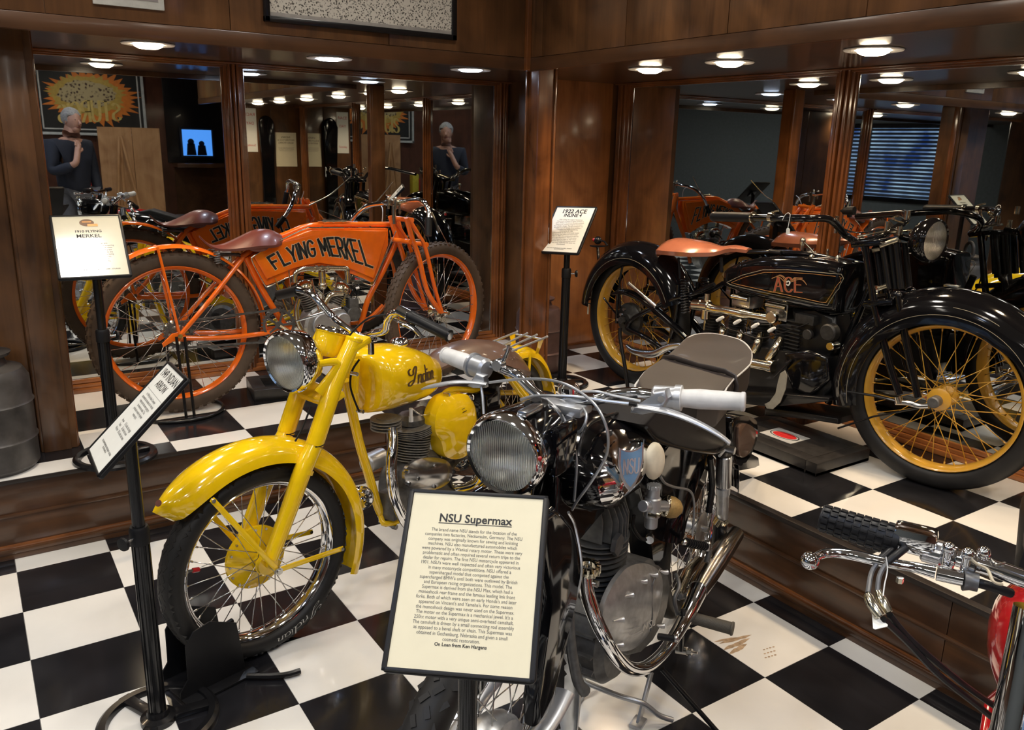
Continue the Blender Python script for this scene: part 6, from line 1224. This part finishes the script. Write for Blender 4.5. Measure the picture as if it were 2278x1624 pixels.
# frame and rear
for s in (-1,1):
    def m_(c,pts,r,name,mm=blackp,n=12,k=4):
        t=NB(); L_=[]
        for a,b_,y in pts: g=F.p(*c(a,b_),-y); L_.append(V((g.x,s*y,g.z)))
        tube(t,L_,r,n,k); ob(name,t,mm,bk)
    m_(c10,[(930,640,.03),(800,700,.05),(640,745,.08),(400,860,.09),(345,930,.09)],.012,'seat_stay')
    m_(c10,[(345,935,.09),(480,1000,.08),(620,1090,.06),(900,1180,.05)],.013,'chain_stay')
    m_(c10,[(300,660,.10),(285,700,.10),(275,900,.10)],.008,'rear_stay')
    m_(c10,[(245,705,.095),(330,690,.095),(450,740,.085),(640,900,.07),(740,1000,.06)],[.006,.018,.020,.020,.020],'torque_arm')
    m_(c10,[(315,520,.095),(295,640,.10),(300,800,.10)],.006,'mudguard_stay')
    m_(c10,[(190,730,.09),(250,810,.10),(330,900,.10)],.005,'mudguard_stay')
    m_(c10,[(300,930,.11),(300,1000,.115),(330,1180,.12),(350,1330,.125)],.010,'stand_leg',blackm)
    m_(c10,[(690,640,.07),(680,800,.06),(640,1000,.06)],.012,'seat_tube')
coils=[F.p(*c10(730,610),-.07),F.p(*c10(735,830),-.07)]
t=NB(); coil(t,coils[0],coils[1],.019,.004,12); ob('seat_spring',t,blackm,bk)
t=NB(); coil(t,V((coils[0].x,.07,coils[0].z)),V((coils[1].x,.07,coils[1].z)),.019,.004,12); ob('seat_spring',t,blackm,bk)
t=NB(); A,B_=F.p(*c10(355,630),-.11),F.p(*c10(540,790),-.10); cyl(t,A,B_,.010,12,bev=.002); cyl(t,A.lerp(B_,.3)+V((0,-.008,.008)),A.lerp(B_,.6)+V((0,-.008,.008)),.006,10); ob('tyre_pump',t,chromed,bk)
t=NB(); tube(t,P(F,c10,[(345,1050,-.12),(400,1090,-.13),(520,1105,-.13),(620,1060,-.12),(700,1045,-.11),(760,1060,-.10)]),[.010,.018,.020,.018,.016,.015],14,4); ob('exhaust_tail',t,chromed,bk)
t=NB(); lathe(t,[(0,-.085),(.03,-.085),(.04,-.075),(.075,-.07),(.085,-.060),(.085,-.040),(0,-.038)],(0,0,zr),(0,1,0),36); cyl(t,(0,-.085,zr),(0,-.11,zr),.014,12); cyl(t,(0,-.10,zr),(0,-.118,zr),.020,6); ob('rear_brake_drum',t,finb,bk)
for k in range(3): t=NB(); A=V((.02*k-.02,-.11,zr+.03*k)); cyl(t,A,A-V((0,.012,0)),.008,8); ob('brake_linkage_nut',t,chromed,bk)
t=NB(); sprocket(t,V((.0,.06,zr)),.075,30); ob('rear_sprocket',t,castd,bk)
t=NB(); p=F.p(*c10(150,345),0); ball(t,p,.022,14,(1,1,1)); box(t,p-V((0,0,.03)),(.05,.07,.008),.002); tube(t,[p-V((0,0,.03)),p-V((-.02,0,.13))],.008,8,1); o=ob('tail_lamp',t,blackm,bk); t=NB(); ball(t,p+V((-.016,-.014,.002)),.010,10); ob('tail_lens',t,red,o); t=NB(); tube(t,[p,p+V((.05,0,0)),p+V((.08,0,-.02))],.005,8,3); ob('lamp_arm',t,blackm,bk)
t=NB(); tube(t,P(F,c10,[(105,720,-.05),(70,735,-.05),(75,765,-.05),(100,770,-.05)]),.004,8,4); ob('stand_clip',t,nickel,bk)
t=NB(); A,B_=F.p(*c10(95,775,),-.05),F.p(*c10(75,835),-.05); box(t,(A+B_)/2,(.012,.002,(A-B_).length),.001); ob('small_label',t,paperc,bk)
# engine
def yb(c,pts,y0,y1,m,name,bev=.006): 
    t=NB(); plate(t,[V((p.x,y0,p.z)) for p in [F.p(*c(a,b_),y0) for a,b_ in pts]],(0,y1-y0,0),bev); return ob(name,t,m,bk)
yb(c10,[(760,1000),(820,960),(1400,1090),(1700,1130),(1720,1330),(1640,1420),(1300,1440),(900,1350),(760,1200)],-.09,.10,mat('black_crankcase',(.010,.010,.011),.35,.2,.1),'crankcase',.02)
yb(c10,[(1440,800),(1600,815),(1740,850),(1760,1000),(1700,1140),(1480,1120)],-.055,.055,mat('black_crankcase',(.010,.010,.011),.35,.2,.1),'magneto_housing',.02)
yb(c10,[(1395,1100),(1560,1080),(1690,1130),(1700,1280),(1560,1400),(1440,1330),(1400,1220)],-.115,-.09,blackp,'front_cover',.012)
E_=[(870,830),(1030,860),(1190,890),(1345,920)]
for i,(a,b_) in enumerate(E_):
    t=NB(); p=F.p(*c10(a+30,b_+190),0); q=F.p(*c10(a+30,b_-10),0); fins(t,V((p.x,0,p.z)),V((p.x+.01,0,q.z)),.030,.040,10,22); ob('cylinder',t,finb,bk)
t=NB(); p=F.p(*c10(1500,960),-.02)
for k in range(9): box(t,p+V((0,0,.05-.016*k)),(.07,.10,.005),.001)
box(t,p-V((0,0,.01)),(.045,.07,.13),.004); ob('front_cylinder_fins',t,finb,bk)
for a,b_,w_,hh in ((1105,755,.10,.055),(1345,820,.11,.075)):
    p=F.p(*c10(a,b_),-.055); t=NB(); box(t,p+V((0,.05,0)),(w_,.10,hh),.006); ob('rocker_box',t,chromed,bk)
    t=NB(); cyl(t,p+V((-w_*.45,-.004,hh*.3)),p+V((w_*.45,-.004,hh*.3)),.012,14); ob('rocker_shaft',t,nickel,bk)
t=NB(); tube(t,P(F,c10,[(840,775,-.09),(930,805,-.09),(1010,815,-.09),(1120,838,-.09),(1180,845,-.09),(1300,865,-.09),(1330,880,-.09)]),[.026,.019,.019,.021,.015,.017,.020],18,4); ob('intake_manifold',t,nickel,bk)
t=NB(); A=F.p(*c10(790,775),-.09); B_=F.p(*c10(900,785),-.09); cyl(t,A,B_,.026,22,bev=.005); ball(t,A,.016,12); C_=F.p(*c10(870,845),-.09); cyl(t,C_+V((0,0,.03)),C_-V((0,0,.022)),.022,20,bev=.006); cyl(t,C_-V((0,0,.02)),C_-V((0,0,.07)),.005,8); cyl(t,C_+V((0,0,.05)),C_+V((0,0,.1)),.012,14); ob('carburettor',t,nickel,bk)
t=NB(); C2=F.p(*c10(1310,860),-.105); cyl(t,C2+V((.0,.02,0)),C2-V((0,.006,0)),.026,22,bev=.004); ob('manifold_flange',t,nickel,bk)
for a,b_ in ((965,870),(1080,890),(1200,915),(1310,942)):
    A=F.p(*c10(a-18,b_+12),-.11); B_=F.p(*c10(a+26,b_-12),-.11); t=NB(); tube(t,[A,A.lerp(B_,.5),B_],[.007,.009,.006],10,1); ob('plug_cap',t,mat('white_ceramic',(.8,.8,.78),.3),bk)
for a,b_,c_,d_ in ((985,920,975,980),(1100,955,1095,1010),(1240,970,1190,1090),(1375,1000,1285,1140)):
    t=NB(); tube(t,P(F,c10,[(a,b_,-.07),((a+c_)/2+6,(b_+d_)/2,-.10),(c_,d_,-.105)]),[.013,.017,.014],14,4); ob('exhaust_stub',t,nickel,bk)
t=NB(); tube(t,P(F,c10,[(900,1115,-.105),(1050,1140,-.105),(1180,1165,-.105),(1310,1190,-.105)]),.027,18,3); ob('exhaust_manifold',t,nickel,bk); t=NB(); A=F.p(*c10(1315,1190),-.105); cyl(t,A-V((.012,0,0)),A+V((.012,0,0)),.031,20,bev=.003); ob('exhaust_cap',t,nickel,bk)
t=NB(); tube(t,P(F,c10,[(940,870,-.10),(1010,930,-.11),(1100,960,-.12),(1230,1000,-.12),(1400,960,-.11),(1560,900,-.1)]),.0025,6,5); ob('ignition_lead',t,blackr,bk)
t=NB(); p=F.p(*c10(1560,870),-.06); box(t,p,(.09,.06,.04),.006); cyl(t,p+V((.02,-.01,-.06)),p+V((.02,-.03,-.06)),.022,16,bev=.003); cyl(t,p+V((.12,-.0,-.03)),p+V((.12,-.045,-.03)),.035,22,bev=.006); ob('distributor',t,finb,bk)
t=NB(); A=F.p(*c10(1410,1180),-.13); tube(t,P(F,c10,[(1410,1165,-.125),(1440,1150,-.125),(1330,1260,-.13)]),.004,8,3); ob('kick_rod',t,blackm,bk)
yb(c10,[(1370,1235),(1400,1215),(1415,1250),(1405,1340),(1370,1430),(1320,1475),(1280,1470),(1265,1440),(1300,1425),(1340,1370),(1355,1290)],-.16,-.155,mat('pale_lever_plate',(.38,.36,.30),.35,.4),'footboard_edge',.001)
yb(c10,[(700,1330),(1330,1370),(1700,1400),(1690,1425),(1300,1460),(700,1390)],-.14,-.06,blackm,'footboard',.004)
yb(c11,[(0,1080),(0,1125),(200,1140),(380,1170),(380,1140),(200,1110)],-.10,.10,blackm,'lower_frame',.006)
t=NB(); tube(t,P(F,c11,[(530,440,-.04),(500,540,-.045),(440,590,-.05),(340,600,-.05)]),.0035,8,5); ob('control_cable',t,blackm,bk)
t=NB(); tube(t,P(F,c11,[(540,470,0),(470,640,0),(400,800,0),(350,1000,0),(330,1060,0)]),.015,12,5); ob('down_tube',t,blackp,bk)
t=NB(); p=F.p(*c11(375,760),-.05); cyl(t,p-V((0,.0,0)),p-V((0,.05,0)),.018,16,bev=.003); ob('horn_button',t,nickel,bk)
# tray under it
q=[onz(*p,H) for p in ((1655,965),(1800,1030),(1905,975),(1740,905))]
cx=sum((a for a in q),V((0,0,0)))/4
tray('black wooden tray with a red oval sticker, under the golden-wheeled motorcycle','' or (2.47,-.52,H),0,.34,.50,.055); o=bpy.data.objects['wheel_tray.001']
t=NB(); bx(t,-.11,.11,-.20,.20,.02,.056,.003); ob('tray_top',t,mat('scuffed_black_wood',(.022,.020,.019),.4),o)
c_=onz(1742,970,H+.057); t=NB(); box(t,(c_.x-2.46,c_.y+.52,.0575),(.125,.16,.001)); ob('sticker',t,mat('silver_sticker',(.5,.5,.48),.3),o,smooth=False)
for r,m,z in ((.046,ink,.0582),(.042,mat('silver_sticker',(.5,.5,.48),.3),.0585),(.037,redink,.0588)): t=NB(); lathe(t,[(0,0),(r,0),(r,.0003),(0,.0003)],(0,0,0),(0,0,1),30); t.transform(M.Translation((c_.x-2.46,c_.y+.52,z))@M.Diagonal((.85,1.5,1,1))); ob('sticker_print',t,m,o,smooth=False)
# ================= RED MOTORCYCLE AT THE RIGHT EDGE =================
def W3(a,b_,z): return onz(*c12(a,b_),CAM.z-(CAM.z-z)*.88)
gA,gB=W3(385,155,.985),W3(925,325,.975); bd_=(W3(1616,520,.97)-gB).normalized(); cen=gA+bd_*.36
side=bd_.copy(); side.z=0; side.normalize(); fwd=V((side.y,-side.x,0)); 
if fwd.dot(V((0,-1,0)))<0: fwd=-fwd
dg=math.degrees(math.atan2(fwd.y,fwd.x)); F=Fr(cen.x,cen.y,0,dg)
bk=thing('vintage_motorcycle','red motorcycle cut off at the right edge, black grip and chrome ball-end lever showing','motorcycle',F)
def LW(pts): return [F.L(W3(*p)) for p in pts]
A,B_=F.L(gA),F.L(gB); d=(B_-A).normalized(); u_=V((0,0,1)); u_=(u_-d*u_.dot(d)).normalized(); v_=d.cross(u_); L_=(B_-A).length
t=NB(); R_=[]
for f,r in ((0,.012),(.01,.017),(.03,.0175),(.06,.0165),(.5,.0185),(.97,.0205),(1,.020)): R_.append([A+d*L_*f+(u_*math.cos(2*PI*j/24)+v_*math.sin(2*PI*j/24))*r for j in range(24)])
skin(t,R_); g_=ob('grip',t,blackr,bk)
t=NB()
for k in range(9):
    for j in range(14):
        a=2*PI*(j+(.5 if k%2 else 0))/14; nr=u_*math.cos(a)+v_*math.sin(a); tn=d.cross(nr); f=.08+.1*k; box(t,A+d*L_*f+nr*(.0172+.003*f),(L_*.088,.0062,.003),.0008,ax=(d,tn,nr))
ob('grip_ribs',t,blackr,g_,kind='stuff')
def RW(pts,r,m,name,n=12,k=5,ell=1): t=NB(); tube(t,LW(pts),r,n,k,ell=ell); return ob(name,t,m,bk)
far=F.L(cen+bd_*.36); t=NB(); tube(t,[B_-d*.02,B_,F.L(W3(1616,520,.97)),V((.0,0,A.z-.03)),far.lerp(V((0,0,A.z-.03)),.35),far],.0112,16,4); ob('handlebar',t,chrome,bk)
t=NB(); tube(t,[far,far-(F.L(cen+bd_)-F.L(cen)).normalized()*-.0+V((0,0,0)),far+(far-V((0,0,far.z))).normalized()*.002],.001,6,1); t.free()
t=NB(); q=(far-V((0,0,A.z-.03))).normalized(); tube(t,[far-q*.12,far],.0185,18,1); ob('grip',t,blackr,bk)
t=NB(); p=F.L(W3(1040,300,.985)); box(t,p,(.036,.052,.030),.008,rot=M.Rotation(math.atan2(d.y,d.x)-PI/2,3,'Z')); ob('switch_box',t,chrome,bk)
t=NB(); a,b_=F.L(W3(1090,370,.972)),F.L(W3(1240,415,.971)); cyl(t,a,b_,.0165,20,bev=.003); ob('lever_perch',t,chromed,bk)
for x_,y_ in ((1268,390),(1400,430),(1510,420)): t=NB(); p=F.L(W3(x_,y_,.985)); cyl(t,p-V((0,0,.018)),p+V((0,0,.004)),.006,10); ball(t,p+V((0,0,.004)),.008,10); ob('clamp_screw',t,chrome,bk)
for x_,y_ in ((1280,430),(1420,475)): t=NB(); p=F.L(W3(x_,y_,.971)); cyl(t,p-d*.007,p+d*.007,.0150,20,bev=.002); ob('bar_clamp',t,chrome,bk)
lv=LW([(330,452,.955),(390,415,.955),(470,402,.956),(600,415,.957),(760,452,.958),(900,480,.958),(1050,505,.958),(1180,535,.958)])
t=NB(); tube(t,lv,[.005,.0058,.0065,.0070,.0068,.0065,.0068,.0085],16,5); lo=ob('hand_lever',t,chrome,bk); t=NB(); ball(t,LW([(316,457,.955)])[0],.0115,20); ob('lever_ball',t,chrome,lo)
RW([(1190,540,.957),(1280,560,.957),(1370,580,.957)],.0095,chrome,'lever_body',16,1)
RW([(1370,590,.955),(1420,598,.955),(1475,610,.955)],[.013,.011,.011],castd,'cable_adjuster',14,1); RW([(1480,612,.955),(1540,628,.953),(1700,680,.94)],.006,blackr,'clutch_cable',10,3)
t=NB(); p=F.L(W3(938,572,.95)); cyl(t,p,p+V((0,0,-.007)),.0045,6); ob('pivot_nut',t,nickel,bk)
for pts,pts2,pts3 in (([(945,310,.975),(880,375,.97),(800,450,.96),(740,540,.945),(715,680,.93)],[(712,690,.928),(745,760,.92),(800,840,.91)],[(820,860,.905),(980,1010,.86),(1200,1240,.80),(1450,1440,.74),(1700,1640,.68)]),
    ([(1005,345,.975),(920,410,.97),(850,470,.96),(795,560,.945),(782,665,.93)],[(785,670,.928),(815,740,.92),(855,815,.91)],[(865,830,.905),(1010,1000,.86),(1300,1250,.79),(1500,1400,.74),(1700,1530,.70)])):
    RW(pts[:3],.0052,blackr,'cable_sleeve',10,4); RW(pts,.0032,castd,'control_cable',8,5); RW(pts2,[.0052,.0070,.0058],brass if False else nickel,'cable_adjuster',10,3); RW(pts3,.0042,blackr,'control_cable',8,5)
RW([(840,430,.972),(850,520,.955),(830,620,.94),(820,700,.93)],.0008,mat('white_cord',(.7,.7,.68),.6),'tag_thread',5,4)
t=NB(); plate(t,LW([(742,818,.905),(750,806,.905),(790,850,.903),(852,902,.90),(850,912,.90),(765,932,.90),(750,925,.90)]),(0,0,.0008)); ob('paper_tag',t,paperw,bk,smooth=False)
RW([(1420,440,.985),(1470,480,.98),(1540,520,.975),(1580,600,.97),(1640,620,.965)],.002,mat('beige_wire',(.5,.43,.3),.6),'electric_wire',6,5)
RW([(1560,440,.985),(1600,480,.985),(1660,470,.985)],.0015,steel,'electric_wire',6,4)
# headlamp, forks, tank, wheel continuing out of the photo
t=NB(); z0=A.z-.03; cyl(t,V((0,0,z0-.03)),V((-.02,0,z0-.16)),.03,20,bev=.004); ob('steering_head',t,blackp,bk)
for s in (1,-1): t=NB(); tube(t,[V((.0,s*.10,z0-.02)),V((.10,s*.10,.62))],.027,18,1); ob('fork_shroud',t,chrome,bk); t=NB(); tube(t,[V((.10,s*.10,.62)),V((.22,s*.10,.29))],.024,18,1); ob('fork_tube',t,chrome,bk)
wheel(bk,'front_wheel',(.23,0,.275),0,.215,.275,.08,.050,chrome,rubber,steel,alu,.04,.045,36,None,.0016)
t=NB(); fender(t,V((.23,0,.275)),.305,30,190,.062,.045,n=36,m=8); ob('front_mudguard',t,red,bk)
headlamp(bk,V((.12,0,z0-.16)),V((1,0,-.05)),.085,.15,chrome,chrome)
t=NB(); lens(t,[V(p) for p in ((-.62,0,.78),(-.45,0,.85),(-.25,0,.88),(-.08,0,.84))],[V(p) for p in ((-.62,0,.74),(-.4,0,.68),(-.2,0,.68),(-.08,0,.74))],lambda t:.03+.11*math.sin(PI*min(1,t*1.1))**.6 if t<.9 else .06); ob('fuel_tank',t,red,bk)
t=NB(); fins(t,V((-.33,0,.36)),V((-.30,0,.66)),.055,.085,14,30); ob('cylinder',t,alu,bk)
t=NB(); cyl(t,(-.34,-.10,.30),(-.34,.10,.30),.13,36,bev=.02); bx(t,-.66,-.3,-.10,.10,.20,.42,.02); ob('crankcase',t,alu,bk)
t=NB(); box(t,(-.80,0,.78),(.38,.22,.08),.03); ob('seat',t,blackr,bk)
for s in (1,-1): t=NB(); tube(t,[V((-.05,0,.75)),V((-.12,s*.06,.30)),V((-.6,s*.09,.22)),V((-.95,s*.09,.275))],.014,12,5); ob('frame_tube',t,red,bk); t=NB(); tube(t,[V((-.55,0,.72)),V((-.95,s*.09,.275))],.014,12,2); ob('frame_tube',t,red,bk)
wheel(bk,'rear_wheel',(-.95,0,.275),0,.215,.275,.08,.050,chrome,rubber,steel,alu,.04,.045,36,None,.0016)
t=NB(); fender(t,V((-.95,0,.275)),.305,20,170,.065,.045,n=36,m=8); ob('rear_mudguard',t,red,bk)
t=NB(); tube(t,[V((-.62,.12,.22)),V((-.66,.20,.02))],.010,8,1); ob('side_stand',t,blackm,bk)
# the chromed post and lamp bracket seen at the lower right corner belong to this machine
# ================= STANDING MAN (seen only in the left mirror) =================
def sk(name,verts,edges,rads,m,par,sub=2,root=0,label=None):
    me=bpy.data.meshes.new(name); me.from_pydata([V(v) for v in verts],edges,[]); o=bpy.data.objects.new(name,me); COL.objects.link(o)
    md=o.modifiers.new('skin','SKIN'); md.use_smooth_shade=True
    for i,r in enumerate(rads): me.skin_vertices[0].data[i].radius=(r,r) if not isinstance(r,tuple) else r
    me.skin_vertices[0].data[root].use_root=True
    s=o.modifiers.new('sub','SUBSURF'); s.levels=sub; s.render_levels=sub
    bpy.context.view_layer.update(); dg=bpy.context.evaluated_depsgraph_get(); m2=bpy.data.meshes.new_from_object(o.evaluated_get(dg)); bpy.data.objects.remove(o)
    m2.materials.clear(); m2.materials.append(m); m2.shade_smooth(); o=bpy.data.objects.new(name,m2); COL.objects.link(o); o.parent=par
    if label: o['label']=label
    return o
pm=thing('person','grey-haired man in a dark jacket, hand raised to his chin, seen in the left mirror','person',loc=(.74,-3.95,0),deg=60)
skm=mat('skin',(.50,.27,.19),.5); jk=mat('navy_jacket',(.014,.018,.032),.75); tr=mat('grey_trousers',(.10,.10,.11),.8); hr=mat('grey_hair',(.33,.32,.31),.7,var=.3,scale=60)
# local +x forward
sk('body',[(0,0,.95),(0,0,1.15),(0,0,1.38),(.02,0,1.47),(.06,0,1.55),(.08,0,1.64),(0,.19,1.40),(.04,.25,1.13),(.26,.14,1.22),(.19,.04,1.42),(0,-.19,1.40),(.0,-.24,1.12),(.10,-.21,.88),(.13,-.20,.80),(0,.10,.90),(.02,.11,.50),(0,.12,.09),(.12,.13,.04),(0,-.10,.90),(.02,-.11,.50),(0,-.12,.09),(.12,-.13,.04)],
 [(0,1),(1,2),(2,3),(3,4),(4,5),(2,6),(6,7),(7,8),(8,9),(2,10),(10,11),(11,12),(12,13),(0,14),(14,15),(15,16),(16,17),(0,18),(18,19),(19,20),(20,21)],
 [.13,.12,.12,.055,.07,.085,.06,.043,.035,.03,.06,.043,.034,.035,.085,.055,.042,.04,.085,.055,.042,.04],skm,pm)
sk('jacket',[(0,0,.84),(0,0,1.12),(0,0,1.36),(.01,0,1.46),(0,.20,1.40),(.04,.26,1.13),(.24,.155,1.20),(0,-.20,1.40),(.0,-.25,1.12),(.09,-.22,.90)],[(0,1),(1,2),(2,3),(2,4),(4,5),(5,6),(2,7),(7,8),(8,9)],[(.17,.20),(.15,.17),(.16,.15),.075,.078,.06,.052,.078,.06,.052],jk,pm)
sk('trousers',[(0,0,.92),(0,.10,.86),(.02,.11,.50),(0,.12,.10),(0,-.10,.86),(.02,-.11,.50),(0,-.12,.10)],[(0,1),(1,2),(2,3),(0,4),(4,5),(5,6)],[.15,.10,.078,.065,.10,.078,.065],tr,pm)
for s in (1,-1):
    t=NB(); box(t,(.06,s*.125,.04),(.27,.10,.08),.03); ob('shoe',t,blackr,pm)
t=NB(); ball(t,(.085,0,1.64),.088,24,(1.08,.86,1.25)); ball(t,(.11,0,1.57),.06,16,(1,.85,.8)); 
hd=ob('head',t,skm,pm)
t=NB(); tube(t,[(.168,0,1.655),(.198,0,1.618),(.172,0,1.610)],[.008,.014,.010],10,3); ob('nose',t,skm,hd)
for s in (1,-1):
    t=NB(); ball(t,(.155,s*.030,1.655),.012,10); ob('eye',t,mat('eye_white',(.7,.7,.68),.2),hd); t=NB(); ball(t,(.166,s*.030,1.655),.006,8); ob('iris',t,ink,hd); t=NB(); ball(t,(.08,s*.078,1.64),.020,12,(.8,.4,1.4)); ob('ear',t,skm,hd)
t=NB(); tube(t,[(.164,-.022,1.585),(.172,0,1.583),(.164,.022,1.585)],.005,8,3); ob('mouth',t,mat('lips',(.4,.14,.11),.5),hd)
t=NB(); ball(t,(.062,0,1.680),.098,24,(1.02,.96,1.02)); 
for v in list(t.verts):
    if v.co.x>.11 and v.co.z<1.70: v.co.x=.105
    v.co+=V((random.uniform(-1,1),random.uniform(-1,1),random.uniform(-1,1)))*.004
ob('hair',t,hr,pm)
def hand(par,wr,dr,up,m):
    dr=V(dr).normalized(); up=V(up); up=(up-dr*up.dot(dr)).normalized(); sd_=dr.cross(up); wr=V(wr)
    vs=[wr,wr+dr*.045,wr+dr*.085]; es=[(0,1),(1,2)]; rs=[.022,(.032,.016),(.034,.014)]
    o=sk('hand',vs,es,rs,m,par)
    for k,(off,ln) in enumerate(((-.027,.062),(-.009,.074),(.009,.070),(.027,.055))):
        b=wr+dr*.085+sd_*off; t=NB(); tube(t,[b-dr*.01,b+dr*ln*.5+up*-.008,b+dr*ln*.85-up*.028,b+dr*ln-up*.045],[.0095,.009,.008,.006],8,3); ob('finger',t,m,o)
    t=NB(); b=wr+dr*.03-sd_*.028; tube(t,[b,b+dr*.03-sd_*.025,b+dr*.058-sd_*.028-up*.012],[.012,.011,.008],8,3); ob('thumb',t,m,o)
hand(pm,(.225,.10,1.32),(-.2,-.55,1.2),(1,0,.1),skm); hand(pm,(.115,-.205,.84),(.15,0,-1),(0,-1,0),skm)
# small extras
t=NB(); box(t,(3.6,0,0),(.01,.01,.01)); t.free()
